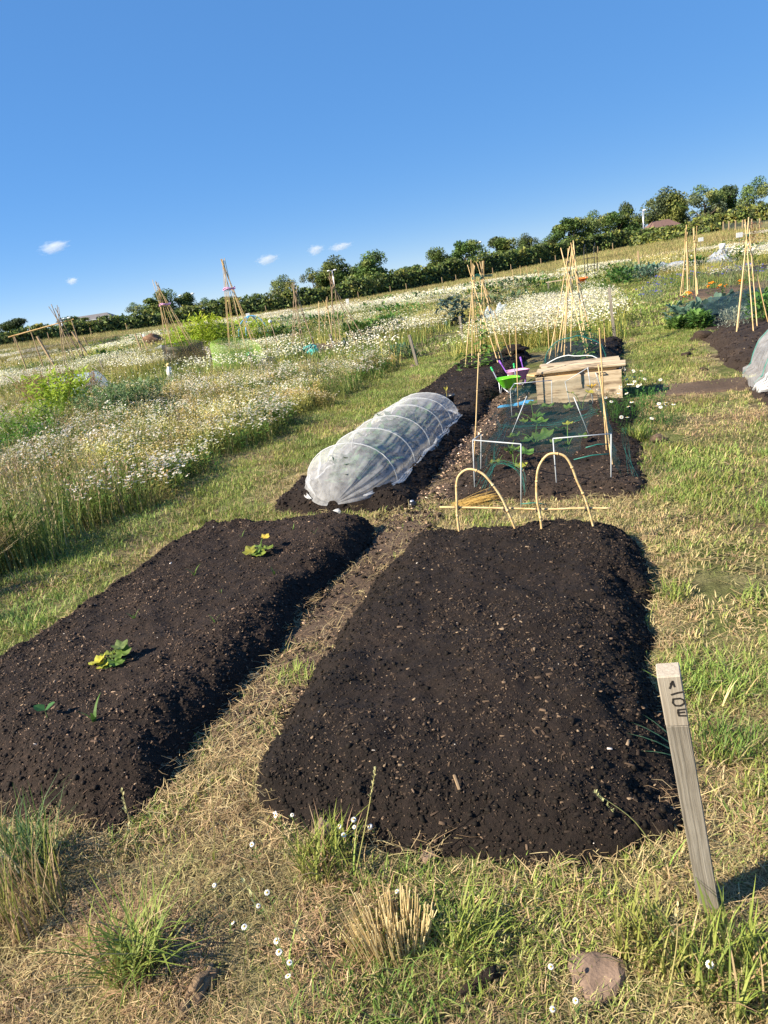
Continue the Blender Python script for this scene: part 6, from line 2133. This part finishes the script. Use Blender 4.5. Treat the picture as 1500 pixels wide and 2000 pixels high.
def small_tunnel():
    e = empty('mesh_tunnel', pos(4.05, 7.2))

    def fn(s, t):
        u_ = 1.28 + 1.2 * t * 1.0; v_ = 7.35 + 1.0 * s
        a = math.pi * t
        u_ = 1.85 - .58 * math.cos(a) * (1 + (.12 if (t < .05 or t > .95) else 0)); z_ = .08 + .62 * math.sin(a) ** .8 * (.35 + .65 * min(1, s / .30)) * (1 - .1 * math.sin(s * math.pi * 2) ** 2)
        k = float(fbm(s * 7, t * 12, 211, 3)) - .5
        x_, y_ = W(u_, v_ - .22 * (1 - min(1, s / .3)) * math.sin(a))
        return (x_ + k * .04, y_ + k * .04, max(.05, z_ + k * .07))
    V, F = cloth_grid(fn, 40, 60)
    rel(np_mesh('mesh_cover', V, F, M_FLEECE), e)
    for s_ in (.3, .97):
        mb = MB(); mb.tube([Vector(fn(s_, t_)) for t_ in np.linspace(.01, .99, 22)], .007, .007, 6); rel(mb.build('hoop', M_NET_EDGE, None, True), e)
    mb = MB()
    for k in range(6):
        mb.tube([Vector(fn(.02 + .03 * k, t_)) + Vector((random.gauss(0, .02), random.gauss(0, .02), .01)) for t_ in np.linspace(.0, .25, 8)], .012, .006, 5)
    rel(mb.build('gathered_mesh', M_FLEECE_D, None, True), e)
    mb = MB(); p_ = Vector(fn(.3, .42)); mb.tube([p_ + Vector((-.03, 0, .02)), p_ + Vector((.05, .02, .035))], .02, .02, 8); rel(mb.build('clip', M_GREEN_PL2, None, True), e)
    tag(e, 'white mesh tunnel on a green hoop, cut by the right edge', 'tunnel')


small_tunnel()

# white daisies and weeds right of the cage, beans patch etc
DAISYG = [(.06, .15, .03), (.09, .19, .04), (.05, .11, .03)]
for k, (x_, y_, r_, h_, fl) in enumerate([(2.42, 6.75, .24, .22, 7), (2.46, 6.25, .26, .2, 6), (2.30, 6.0, .16, .15, 3), (2.75, 7.05, .2, .26, 9), (2.3, 6.55, .18, .2, 3), (2.7, 6.3, .15, .14, 2), (3.05, 8.1, .22, .16, 8), (3.2, 8.6, .2, .14, 6)]):
    mb = MB()
    for j in range(26):
        fc = fern_clump(h_ * random.uniform(.6, 1.0), 2, DAISYG[0], DAISYG[1], .05); a = random.uniform(0, 6.28); q = r_ * math.sqrt(random.random())
        mb.add([(v_[0] + q * math.cos(a), v_[1] + q * math.sin(a), v_[2]) for v_ in fc.V], fc.F, list(fc.C))
    e = empty('daisy_weed', pos(x_, y_)); mb.build('foliage', M_PLANT, e)
    fb = MB()
    for j in range(fl):
        a = random.uniform(0, 6.28); q = r_ * math.sqrt(random.random())
        daisy_head(fb, (q * math.cos(a), q * math.sin(a), h_ * random.uniform(.9, 1.2)), .019, (random.gauss(0, .3), random.gauss(-.2, .3), 1), 9)
    o = fb.build('flower_heads', M_FLOWER, e); o['kind'] = 'stuff'
    tag(e, 'feathery daisy weed %s' % ['at the right of the cage, back', 'at the right of the cage, middle', 'at the right of the cage, nearest', 'tallest, below the chest corner', 'close against the cage net', 'outermost in the grass by the cage', 'in the shade right of the chest', 'in the shade behind the chest corner'][k], 'weed', 'daisy weeds right of the cage')

# net mini-tunnel and bag behind the chest
e = empty('crop_net', pos(3.0, 10.1))


def back_net(s, t):
    a = math.pi * t
    x_, y_ = W(-.62 - .42 * math.cos(a), 9.4 + 1.6 * s); k = float(fbm(s * 8, t * 9, 221, 3)) - .5
    return (x_ + k * .05, y_, .10 + .40 * math.sin(a) ** .8 * min(1, .5 + s) + k * .06)


V, F = cloth_grid(back_net, 30, 30); rel(np_mesh('net', V, F, M_NET), e)
for s_ in (.1, .6):
    mb = MB(); mb.tube([back_net(s_, t_) for t_ in np.linspace(0, 1, 18)], .007, .007, 6); rel(mb.build('hoop', M_WHITE_PIPE if s_ < .5 else M_NET_EDGE, None, True), e)
tag(e, 'green net on a low hoop behind the wooden chest', 'crop net')
mb = MB(); mb.blob((0, 0, .08), .09, 31, .35, (1.2, .7, .9), 2)
tag(mb.build('plastic_bag', simple_mat('green_white_bag', (.25, .55, .45), .4, .6, 5), None, True, pos(2.75, 8.75)), 'green and white plastic bag just behind the chest lid', 'bag')
mb = MB(); mb.blob((0, 0, .0), .16, 33, .45, (1.3, 1, .5), 3)
tag(mb.build('soil_heap', M_SOIL, None, True, at(-1.75, 12.5, .05)), 'dark heap of compost at the far end of the bean bed', 'soil heap')

# ------------------------------------------------------------------ left-hand plots
def net_ring(name, cx, cy, r, h, mat, label, seed, squash_=.8, pk=.0, n=60):
    e = empty(name, (cx, cy, float(gz(cx, cy))))

    def fn(s, t):
        a = 2 * math.pi * s
        k = float(fbm(s * 9 if s < .97 else 0, t * 4, seed, 3)) - .5
        hh = h * (1 + pk * math.cos(a - 2.6) + .25 * k)
        rr = r * (1 + .12 * k - .05 * t)
        return (cx + rr * math.cos(a), cy + rr * squash_ * math.sin(a), hh * t)
    V, F = cloth_grid(fn, n, 12)
    rel(np_mesh('net', V, F, mat), e)
    for k in range(5):
        a = 6.283 * k / 5 + .3
        cane('support_stick', (cx + r * .96 * math.cos(a), cy + r * .96 * squash_ * math.sin(a), -.05), (cx + r * .94 * math.cos(a), cy + r * .94 * squash_ * math.sin(a), h * .95), .008, M_CANE_OLD, e)
    return tag(e, label, 'net')


net_ring('plant_net', -3.05, 18.6, .66, .72, M_NET_LIME, 'lime green net wrapped round the foot of the pink-banded wigwam', 231, .6, .25)
net_ring('plant_net', -5.55, 23.6, .68, .72, M_NET_BLACK, 'black net cage round the foot of the left pink-banded wigwam', 233, .7, .1)
net_ring('plant_net', -4.1, 22.2, .4, .30, M_NET_BLACK, 'low black net between the two pink-banded wigwams', 235, .6)
# black bag with cardboard, white figure-like bottle, teal net heap
mb = MB(); mb.blob((0, 0, .13), .2, 41, .45, (1, .8, .9), 3)
e = empty('rubbish_bag', pos(-2.22, 17.7)); o = mb.build('bag', M_BLACK_PL, e, True)
mb = MB(); mb.box((.10, .03, .2), Matrix.Translation((.05, -.17, .1)) @ Matrix.Rotation(.3, 4, 'Y')); mb.build('cardboard', M_STAKE_N, e)
tag(e, 'black rubbish bag with brown card beside the green-capped stake', 'bag')
mb = MB()
for k in range(5): mb.blob((random.gauss(0, .12), random.gauss(0, .06), .08 + .03 * k), .12, 50 + k, .6, (1.2, .8, .7), 2)
tag(mb.build('net_heap', M_TEAL_PL, None, False, pos(-1.34, 19.9)), 'heap of teal netting beside the ladder wigwam', 'net heap')
e = empty('white_bottle', pos(-4.85, 18.6))
mb = MB(); mb.tube([(0, 0, 0), (0, 0, .26), (.01, 0, .34), (.01, 0, .4)], .09, .03, 10); mb.build('body', M_WHITE, e, True)
mb = MB(); mb.blob((.01, 0, .42), .06, 4, .2, (1, 1, .8), 2); mb.build('cap', simple_mat('straw_hat', (.55, .42, .18), .8), e, True)
tag(e, 'white bottle with a straw-coloured cap among the daisies', 'bottle')


def cloche(x, y, l, r, rz, label):
    e = empty('cloche', pos(x, y), rz)

    def fn(s, t):
        a = math.pi * t; k = float(fbm(s * 9, t * 7, 241, 3)) - .5
        rib = 1 - .04 * math.sin(s * math.pi * 4) ** 2
        return ((s - .5) * l, -r * math.cos(a) * rib, r * 1.05 * math.sin(a) ** .9 * rib + k * .04)
    V, F = cloth_grid(fn, 40, 24)
    np_mesh('polythene', V, F, M_POLY, parent=e)
    for s_ in (0, .5, 1):
        mb = MB(); mb.tube([fn(s_, t_) for t_ in np.linspace(0, 1, 14)], .012, .012, 5); mb.build('hoop', M_WHITE_PIPE, e, True)
    for s_ in (0, 1):
        V = [fn(s_, t_) for t_ in np.linspace(0, 1, 15)]
        mb = MB(); mb.add(V, [tuple(range(15))], (1, 1, 1)); mb.build('end_panel', M_POLY, e)
    return tag(e, label, 'cloche')


cloche(-7.35, 18.9, 1.15, .52, -.25, 'clear polythene cloche tunnel among the weeds at the left')
# asparagus ferns
LIME1, LIME2 = (.30, .42, .03), (.42, .52, .06)
for k, (x_, y_, h_) in enumerate([(-7.45, 31.0, .95), (-6.9, 31.4, 1.15), (-6.35, 31.0, 1.35), (-5.9, 31.5, 1.15), (-5.4, 31.0, .9), (-4.3, 30.5, .95), (-3.75, 30.8, .8), (-7.1, 30.3, .7), (-6.0, 30.4, .8)]):
    mb = fern_clump(h_ * 1.2, 70, LIME1, LIME2, .7)
    e = empty('asparagus', pos(x_, y_)); mb.build('fronds', M_PLANT, e)
    st = MB(); st.tube([(0, 0, 0), (.01, .01, h_ * .7)], .012, .005, 5, LIME1); st.build('stem', M_PLANT, e)
    tag(e, 'bright lime feathery asparagus plant, %s' % ['leftmost of the stand', 'second from left', 'tallest in the middle', 'right of the tallest', 'beside the black heap', 'behind the right pink-banded wigwam, left', 'behind the right pink-banded wigwam, right', 'low one in front at left', 'low one in front of the tallest'][k], 'asparagus', 'asparagus stand')
for k, (x_, y_, h_) in enumerate([(-12.2, 34.5, 1.0), (-11.7, 34.8, .7), (-10.9, 33.5, .6)]):
    mb = fern_clump(h_, 22, LIME1, LIME2, .5); e = empty('asparagus', pos(x_, y_)); mb.build('fronds', M_PLANT, e)
    tag(e, 'lime feathery plant right of the leaning tan post, %s' % ['tallest', 'middle', 'lowest'][k], 'asparagus', 'small lime plants at the left')
sheet_heap('compost_heap', (-8.3, 47.0, 0), 2.6, 2.2, 1.25, 0, M_TARP, 'black covered heap behind the lime asparagus', 251, 'heap')
mb = MB(); mb.blob((0, 0, .25), .48, 61, .5, (1.2, .9, .9), 3)
tag(mb.build('manure_heap', simple_mat('brown_heap', (.20, .11, .06), .9, .5, 6, .8, 14), None, True, pos(-12.5, 46.5)), 'brown heap left of the pink-banded wigwam', 'heap')
sheet_heap('fleece_heap', (-9.6, 38.2, 0), 3.0, 1.4, .45, .1, M_FLEECE_S, 'pale sheet over a row left of the pink-banded wigwam', 253, 'fleece sheet', 'pale sheets on the left plots')
sheet_heap('fleece_heap', (-15.5, 40.2, 0), 3.2, 1.6, .35, -.1, M_FLEECE_S, 'long pale sheet behind the thin dark wigwam', 254, 'fleece sheet', 'pale sheets on the left plots')
# kale, potatoes, clear bag
leafy_bush('kale', pos(3.05, 22.6), .52, .85, 260, .2, [(.08, .14, .12), (.12, .19, .17), (.06, .10, .09)], 'big blue-green kale plant left of the bean wigwams', 'kale', None, .55, 261, .3)
sheet_heap('plastic_cover', (4.35, 22.6, 0), .9, .7, .75, .4, M_POLY, 'clear plastic cover right of the bean wigwams', 263, 'plastic cover')
for k, (x_, y_, r_) in enumerate([(-.05, 23.2, .45), (.45, 23.4, .5), (.95, 23.6, .5), (.1, 22.4, .35), (1.2, 24.4, .5)]):
    leafy_bush('potato_plant', pos(x_, y_), r_, .55, 240, .16, POT, 'bushy potato plant by the wide tripod, %s' % ['leftmost', 'second', 'third', 'front low one', 'farthest'][k], 'potato plant', 'potato row by the wide tripod', .5, 265 + k)
for k, (x_, y_, r_) in enumerate([(.7, 15.6, .25), (1.0, 15.2, .22), (-.4, 19.3, .2), (.2, 19.5, .2), (-1.75, 20.2, .3), (-1.9, 20.8, .35)]):
    leafy_bush('leafy_weed', pos(x_, y_), r_, .28, 130, .11, [(.08, .14, .07), (.11, .18, .08)], 'leafy weed %s' % ['behind the leaning marker stake, left', 'behind the leaning marker stake, right', 'on the bare soil by the tripod, left', 'on the bare soil by the tripod, right', 'beside the teal net heap', 'left of the ladder wigwam foot'][k], 'weed', 'leafy weeds on the left plots', .45, 275 + k)
# dock stand, lime fern and dark fern at the left edge
for k, (x_, y_, h_) in enumerate([(-7.0, 15.6, .95), (-6.5, 15.9, .8), (-6.1, 16.4, .75), (-7.3, 16.6, 1.0), (-6.8, 16.9, .9)]):
    mb = MB(); rs = random.Random(281 + k)
    for j in range(60):
        a = rs.uniform(0, 6.28); l = rs.uniform(.1, .5); t = Vector((math.cos(a) * l * h_, math.sin(a) * l * h_, h_ * rs.uniform(.6, 1)))
        mb.tube([(0, 0, 0), t * .5 + Vector((0, 0, .05)), t], .004, .002, 3, (.26, .17, .09), False)
        for q in range(16):
            oval_leaf(mb, t * rs.uniform(.45, 1), (rs.gauss(0, .5), rs.gauss(0, .5), .5), .035, rs.choice([(.26, .12, .075), (.33, .19, .11), (.22, .2, .08), (.36, .26, .14)]), .5)
    tag(mb.build('dock_plant', M_PLANT, None, False, pos(x_, y_)), 'reddish brown seeding dock %s' % ['nearest, left of the cloche', 'second, touching the cloche', 'third, behind the cloche end', 'tall one at the left edge', 'middle one behind the nearest'][k], 'dock', 'dock stand by the cloche')
for k, (x_, y_, h_, c0, c1, lb) in enumerate([(-5.25, 10.3, .5, (.08, .16, .02), (.14, .23, .035), 'yellow-green ferny plant at the left edge, front'), (-4.85, 10.0, .45, (.07, .15, .02), (.13, .22, .035), 'yellow-green ferny plant at the left edge, right'),
                                              (-5.3, 11.6, .58, (.11, .19, .025), (.19, .27, .04), 'yellow-green ferny plant at the left edge, back'), (-4.2, 12.0, .66, (.10, .16, .06), (.15, .21, .09), 'soft grey-green ferny clump in the meadow'), (-3.85, 12.3, .6, (.10, .16, .06), (.16, .22, .1), 'soft grey-green ferny clump right of the first'),
                                              (-5.6, 13.6, .9, (.24, .33, .03), (.36, .44, .05), 'tall lime fern at the far left edge')]):
    mb = MB()
    for j in range(36):
        fc = fern_clump(h_ * 1.15, 4, c0, c1, .1); a = random.uniform(0, 6.28); q = .5 * math.sqrt(random.random())
        mb.add([(v_[0] + q * math.cos(a), v_[1] + q * math.sin(a), v_[2]) for v_ in fc.V], fc.F, list(fc.C))
    tag(mb.build('ferny_plant', M_PLANT, None, False, pos(x_, y_)), lb, 'fern', 'ferny plants in the left meadow')
# dried sheaf by the path edge at far left
mb = MB()
for k in range(170):
    p = Vector((random.gauss(0, .05), random.gauss(0, .1), 0)); ln = random.uniform(.35, .62); d = Vector((random.gauss(.55, .2), random.gauss(-.1, .2), random.uniform(.5, 1.0))).normalized()
    mb.tube([p, p + d * ln * .5, p + d * ln + Vector((.03, 0, -.03))], .0022, .0012, 3, random.choice([(.45, .36, .2), (.36, .27, .15), (.5, .42, .26)]), False)
tag(mb.build('dry_sheaf', M_DRY, None, False, pos(-3.02, 5.05)), 'leaning sheaf of dry stalks at the meadow edge, far left', 'dry stalks')

# netted frame at the far left
M_NET_GREY = sheet_mat('thin_black_net', (.03, .03, .03), .4, .5, .1, 3, .3)
e = empty('netted_rack', (-15.2, 35.0, 0))
for x_, h_ in ((-15.7, 1.85), (-14.9, 2.05), (-12.9, 2.1)):
    cane('post', (x_, 35, -.05), (x_ - .12, 35, h_), .03, M_STAKE_N, e)
cane('top_rail', (-16.1, 35, 1.78), (-12.9, 35, 2.12), .035, M_BOARD_O, e)
net_panel('net', (-15.7, 35, 1.2), (-15.7, 35, .7), (-11.2, 35.6, .85), (-11.2, 35.6, 1.05), .12, 285, M_NET_GREY, e, 30, .06)
tag(e, 'wooden frame with a pale top rail and black netting at the far left', 'rack')
# white ball on a stick, blue hoops, signs and far things
e = empty('bird_scarer', pos(-2.16, 20.48)); cane('stick', (-2.16, 20.48, 0), (-2.28, 20.48, 1.0), .014, M_CANE_OLD, e)
mb = MB(); mb.blob((-2.29, 20.48, 1.04), .05, 2, .05, (1, 1, 1), 3); rel(mb.build('ball', M_WHITE, None, True), e)
tag(e, 'leaning stick topped with a white ball, right of the pink-banded wigwam', 'bird scarer')
e = empty('blue_hoops', pos(-5.0, 36.5))
for a0 in (0, 1.2):
    mb = MB(); mb.tube([(math.cos(a0) * .75 * math.cos(a), math.sin(a0) * .75 * math.cos(a), 1.05 * math.sin(a)) for a in np.linspace(0, math.pi, 16)], .03, .03, 6); mb.build('hoop', M_BLUE_PL, e, True)
tag(e, 'crossed pale blue plastic hoops beyond the pink-banded wigwam', 'hoops')


def sign(x, y, w, h, z, label, group='white plot signs'):
    e = empty('plot_sign', pos(x, y))
    mb = MB(); mb.box((w, .02, h), Matrix.Translation((0, 0, z)), (1, 1, 1), .004); mb.build('panel', M_WHITE, e)
    mb = MB(); mb.box((.03, .03, z), Matrix.Translation((0, .03, z / 2))); mb.build('post', M_STAKE, e)
    return tag(e, label, 'sign', group)


sign(28.7, 60, .42, .3, 1.0, 'small white sign left of the pair by the fence')
sign(29.2, 55, .5, .34, .95, 'larger white sign beside the brown dead shrub')
sign(-8.1, 58, .30, .32, .85, 'white square sign left of the ladder wigwam, above a white box')
sign(-.3, 70, .3, .5, .6, 'white sign far behind the wide tripod')
sign(-14.2, 50, .2, .2, .7, 'tiny white sign behind the netted frame')
mb = MB(); mb.box((.42, .4, .42), Matrix.Translation((0, 0, .21)), (1, 1, 1), .03)
tag(mb.build('white_box', M_WHITE, None, False, pos(-7.95, 57)), 'white box on the ground under the square sign', 'box')
e = empty('white_bucket', pos(20.8, 41)); mb = MB(); mb.tube([(0, 0, .55), (0, 0, .85)], .13, .17, 12); mb.build('bucket', M_WHITE, e, True)
mb = MB(); mb.tube([(0, 0, 0), (0, 0, .6)], .02, .02, 6); mb.build('post', M_STAKE, e)
tag(e, 'white bucket upturned on a post above the torn fleece', 'bucket')
for c, sx, sy, h, rz, lb, sd in [((9.6, 72, -.2), 5, 2.4, .35, .1, 'dark sheet on the ground far behind the bean wigwams, left', 291), ((12.8, 71, -.2), 4, 2.2, .45, .1, 'dark sheet on the ground far behind the bean wigwams, right', 292), ((15.6, 70, -.1), 2.6, 1.6, .3, 0, 'small dark sheet far left of the tall wigwams', 293), ((20.5, 62, 0), 2.4, 1.4, .7, .2, 'black heap far right of the tall wigwams', 294), ((1.2, 56, -.3), 3, 1.6, .4, 0, 'dark sheet behind the wide tripod', 295)]:
    sheet_heap('ground_sheet', c, sx, sy, h * .8, rz, M_TARP, lb, sd, 'ground sheet', 'dark ground sheets', 18)
# orange barrow, bench and arch along the far path
wheelbarrow((10.5, 33.4, float(gz(10.5, 33.4))), 1.2, M_ORANGE, M_STAKE_N, M_BLACK_PL, 'orange wheelbarrow far behind the tall wigwams', 1.7)
e = empty('bench', pos(9.7, 34.2), -.3)
for y_ in (-.14, 0, .14):
    board('seat_slat', 1.2, .11, .035, M_BOARD, e, (0, y_, .45))
for x_ in (-.5, .5):
    mb = MB(); mb.box((.07, .36, .43), Matrix.Translation((x_, 0, .215))); mb.build('leg', M_STAKE, e)
tag(e, 'pale wooden bench beside the orange wheelbarrow', 'bench')
e = empty('garden_arch', pos(12.6, 38.4), 1.1)
for dy in (-.25, .25):
    mb = MB(); mb.tube([(-.5, dy, 0), (-.5, dy, 1.3), (-.35, dy, 1.7), (0, dy, 1.9), (.35, dy, 1.7), (.5, dy, 1.3), (.5, dy, 0)], .018, .018, 6); mb.build('hoop', M_IRON, e, True)
for z_ in (.4, .8, 1.2):
    for x_ in (-.5, .5):
        mb = MB(); mb.tube([(x_, -.25, z_), (x_, .25, z_)], .012, .012, 5); mb.build('rung', M_IRON, e)
tag(e, 'black metal garden arch at the end of the far path', 'arch')
leafy_bush('wispy_bush', pos(13.4, 35.5), .8, .9, 300, .14, [(.24, .30, .10), (.18, .24, .08)], 'wispy yellow-green bush below the garden arch', 'bush', None, .15, 297, -.3)
square_post('wooden_post', (13.0, 33.0, 0), (12.95, 33, 1.2), .08, M_STAKE_N, 'brown post right of the garden arch', 'post')
# far bean canes row
for k in range(9):
    x_ = 6.2 + .42 * k; tag(cane('bamboo_cane', (x_, 37.5, 0), (x_ + random.gauss(0, .05), 37.5, random.uniform(.9, 1.35)), .016, M_CANE), '%s cane of the short row beyond the bean wigwams' % ['first', 'second', 'third', 'fourth', 'fifth', 'sixth', 'seventh', 'eighth', 'last'][k], 'cane', 'row of canes in the middle distance')
# rows of vegetables in the middle distance
for k, (x_, y_, r_, h_, cl) in enumerate([(6.6, 36.8, .9, .7, POT), (8.0, 36.6, .9, .8, BLUEG), (9.2, 36.9, .8, .7, POT), (5.0, 28.5, .7, .4, BLUEG), (6.2, 28.2, .7, .42, BLUEG), (-3.0, 30, .8, .5, POT), (-1.2, 33, .9, .6, POT), (2.0, 33.5, 1.0, .55, POT), (-10.5, 31, .9, .6, POT), (0.6, 41, 1.2, .6, POT), (4.5, 47, 1.4, .7, BLUEG), (9, 52, 1.5, .7, POT), (-4, 44, 1.2, .6, BLUEG), (-16, 52, 1.6, .8, POT), (14, 58, 1.6, .7, BLUEG), (2.5, 58, 1.5, .7, POT)]):
    leafy_bush('vegetable_clump', pos(x_, y_), r_, h_, 260, .22, cl, 'dark green growth in the middle distance, %s' % ['left in the cane row', 'middle of the cane row', 'right in the cane row', 'low and pale, left, beyond the kale', 'low and pale, right, beyond the kale', 'left of the ladder wigwam', 'behind the ladder wigwam', 'behind the wide tripod', 'left of the lime asparagus', 'centre, behind the potatoes', 'pale, far behind the kale', 'far, left of the dark sheets', 'far behind the ladder wigwam', 'far left', 'far, right of the dark sheets', 'far centre'][k],
               'vegetables', 'vegetable clumps in the middle distance', .5, 300 + k, 0, None, None, (1.6, 1))

# ------------------------------------------------------------------ fences, lamps, houses
fence = empty('post_fence', (50, 95, .2))
fp = [(70.0, 150), (66.6, 142), (63.3, 133.5), (59.8, 125), (57.9, 119.5), (56.2, 115), (54.0, 109), (51.7, 103), (50.4, 99), (49.1, 95), (48.1, 91.5), (47.1, 88), (46.0, 84), (44.7, 80), (43.4, 75.5)]
for x_, y_ in fp:
    mb = MB(); mb.box((.13, .13, 1.5), Matrix.Translation((x_, y_, float(gz(x_, y_)) + .65)), (1, 1, 1), .01)
    rel(mb.build('post', M_STAKE_N), fence)
V = []; F = []
for x_, y_ in fp: V += [(x_, y_ + .1, float(gz(x_, y_))), (x_, y_ + .1, float(gz(x_, y_)) + 1.15)]
for i in range(len(fp) - 1): F.append((2 * i, 2 * i + 2, 2 * i + 3, 2 * i + 1))
M_WIRE = sheet_mat('wire_mesh', (.12, .14, .12), .35, .6, .1, 2, .1)
rel(np_mesh('wire_mesh', V, F, M_WIRE), fence)
tag(fence, 'post and wire fence climbing to the right behind the signs', 'fence')
hx = np.linspace(-44, 58, 24)
for i, x_ in enumerate(hx):
    y_ = float(np.interp(x_, [-80, -48, -35, -14, 1, 14, 28, 34, 53, 60], [90, 97, 102, 107, 110, 115, 122, 125, 131, 133])) - 2 + random.gauss(0, .3)
    mb = MB(); mb.box((.09, .09, 1.4), Matrix.Translation((0, 0, .6)), (1, 1, 1), .01)
    tag(mb.build('fence_post', M_STAKE_N, None, False, pos(x_ + random.gauss(0, .8), y_)), 'slim tan fence post standing in front of the long hedge', 'fence post', 'fence posts along the hedge')
e = empty('rail', (49.9, 110, .3))
for a, b in (((48.9, 110, .2), (48.9, 110, 1.25)), ((51.3, 110, .2), (51.3, 110, 1.5)), ((48.9, 110, 1.2), (51.3, 110, 1.45))):
    mb = MB(); mb.tube([a, b], .09, .09, 6); rel(mb.build('bar', M_STAKE_N), e)
tag(e, 'low wooden rail at the left end of the post fence', 'rail')


def lamp(x, y, top, arms, label, s=1.0):
    zb = float(gz(x, y))
    e = empty('lamp_post', (x, y, zb)); h = top - zb
    mb = MB(); mb.tube([(0, 0, -.1), (0, 0, h * .5), (0, 0, h)], .13 * s, .09 * s, 8); mb.build('pole', M_GREY_METAL, e, True)
    for a in arms:
        mb = MB(); mb.tube([(0, 0, h), (a * .5, 0, h + .08), (a, 0, h + .1)], .05 * s, .04 * s, 6); mb.build('arm', M_GREY_METAL, e, True)
        mb = MB(); mb.blob((a, 0, h + .06), .22 * s, 3, .05, (1.3, .8, .55), 2); mb.build('lamp_head', M_WHITE, e, True)
    return tag(e, label, 'lamp post', 'lamp posts behind the hedge')


lamp(-43.2, 112, 3.5, (1.3,), 'single-armed lamp beside the thin dark wigwam')
lamp(-31.1, 145, 4.9, (-1.2, 1.2), 'double-headed lamp right of the left pink-banded wigwam', 1.3)
lamp(-2.3, 128, 4.7, (-.6, .5), 'lamp behind the top of the wide tripod')
lamp(27.0, 150, 6.1, (.3,), 'pale lamp post standing in the middle tree clump', 1.4)
lamp(56.6, 141, 6.9, (.3,), 'tall pale lamp post left of the brown roof', 1.4)


def house(x, y, w, d, eave, ridge, label, roof=None):
    roof = roof or M_ROOF
    zb = float(gz(x, y)); e = empty('house', (x, y, zb), .1)
    mb = MB(); mb.box((w, d, eave), Matrix.Translation((0, 0, eave / 2))); mb.build('wall', M_BRICK, e)
    for sg in (-1, 1):
        mb = MB(); mb.add([(-w / 2 - .3, sg * (d / 2 + .4), eave - .1), (w / 2 + .3, sg * (d / 2 + .4), eave - .1), (w / 2 - 1.0, 0, ridge), (-w / 2 + 1.0, 0, ridge), (-w / 2 - .3, sg * (d / 2 + .4), eave - .25), (w / 2 + .3, sg * (d / 2 + .4), eave - .25)], [(0, 1, 2, 3), (4, 5, 1, 0)], (1, 1, 1)); mb.build('roof_slope', roof, e)
        mb = MB(); sx = sg * w / 2
        mb.add([(sx + sg * .3, -d / 2 - .4, eave - .1), (sx + sg * .3, d / 2 + .4, eave - .1), (sx - sg * 1.0, 0, ridge)], [(0, 1, 2)], (1, 1, 1)); mb.build('roof_hip', roof, e)
    mb = MB(); mb.box((w + .7, .1, .2), Matrix.Translation((0, -d / 2 - .45, eave - .2))); mb.build('gutter', M_WHITE, e)
    return tag(e, label, 'house')


house(60.3, 142, 5.2, 5, 2.3, 3.65, 'house with a brown hipped roof showing above the right hedge')
house(-47.5, 138, 7.5, 5, 2.1, 2.85, 'low building with a grey-brown roof behind the left hedge', simple_mat('grey_roof', (.16, .15, .15), .8, .2, 3))


# ------------------------------------------------------------------ small clouds
def cloud_mat():
    m, nt, out = nmat('cloud_vapour')
    tc = N(nt, 'ShaderNodeTexCoord')
    n = noise_node(nt, 2.6, 6, 0.62, tc.outputs['Object'])
    ln = N(nt, 'ShaderNodeVectorMath', operation='LENGTH'); L(nt, tc.outputs['Object'], ln.inputs[0])
    sub = N(nt, 'ShaderNodeMath', operation='SUBTRACT'); L(nt, n.outputs[0], sub.inputs[0])
    ml = N(nt, 'ShaderNodeMath', operation='MULTIPLY'); ml.inputs[1].default_value = .62; L(nt, ln.outputs['Value'], ml.inputs[0]); L(nt, ml.outputs[0], sub.inputs[1])
    mr = N(nt, 'ShaderNodeMapRange'); mr.inputs[1].default_value = .02; mr.inputs[2].default_value = .3; mr.inputs[3].default_value = 0; mr.inputs[4].default_value = .034
    L(nt, sub.outputs[0], mr.inputs[0])
    v_ = N(nt, 'ShaderNodeVolumePrincipled'); v_.inputs['Color'].default_value = (.98, .98, .98, 1); v_.inputs['Anisotropy'].default_value = .2
    L(nt, mr.outputs[0], v_.inputs['Density']); L(nt, v_.outputs[0], out.inputs['Volume'])
    return m


M_CLOUD = cloud_mat()
for x_, z_, sx, sz, lb in [(-738, 214, 62, 24, 'largest small white cloud low at the left'), (-200, 103, 48, 20, 'soft cloud above the lone dark tree'), (-70, 108, 34, 20, 'left of two small bright clouds in the middle'), (-4, 106, 50, 16, 'right of two small bright clouds in the middle'), (-715, 126, 24, 14, 'faint scrap of cloud low at the left'), (-2, 52, 26, 18, 'scrap of cloud between the paired trees')]:
    mb = MB(); mb.blob((0, 0, 0), 1.0, 7, .15, (1, 1, 1), 3)
    o = mb.build('cloud', M_CLOUD, None, True, (x_, 2000, z_)); o.scale = (sx * .85, 20, sz * .85); o.rotation_euler = (0, -.08, 0)
    tag(o, lb, 'cloud', 'small clouds')
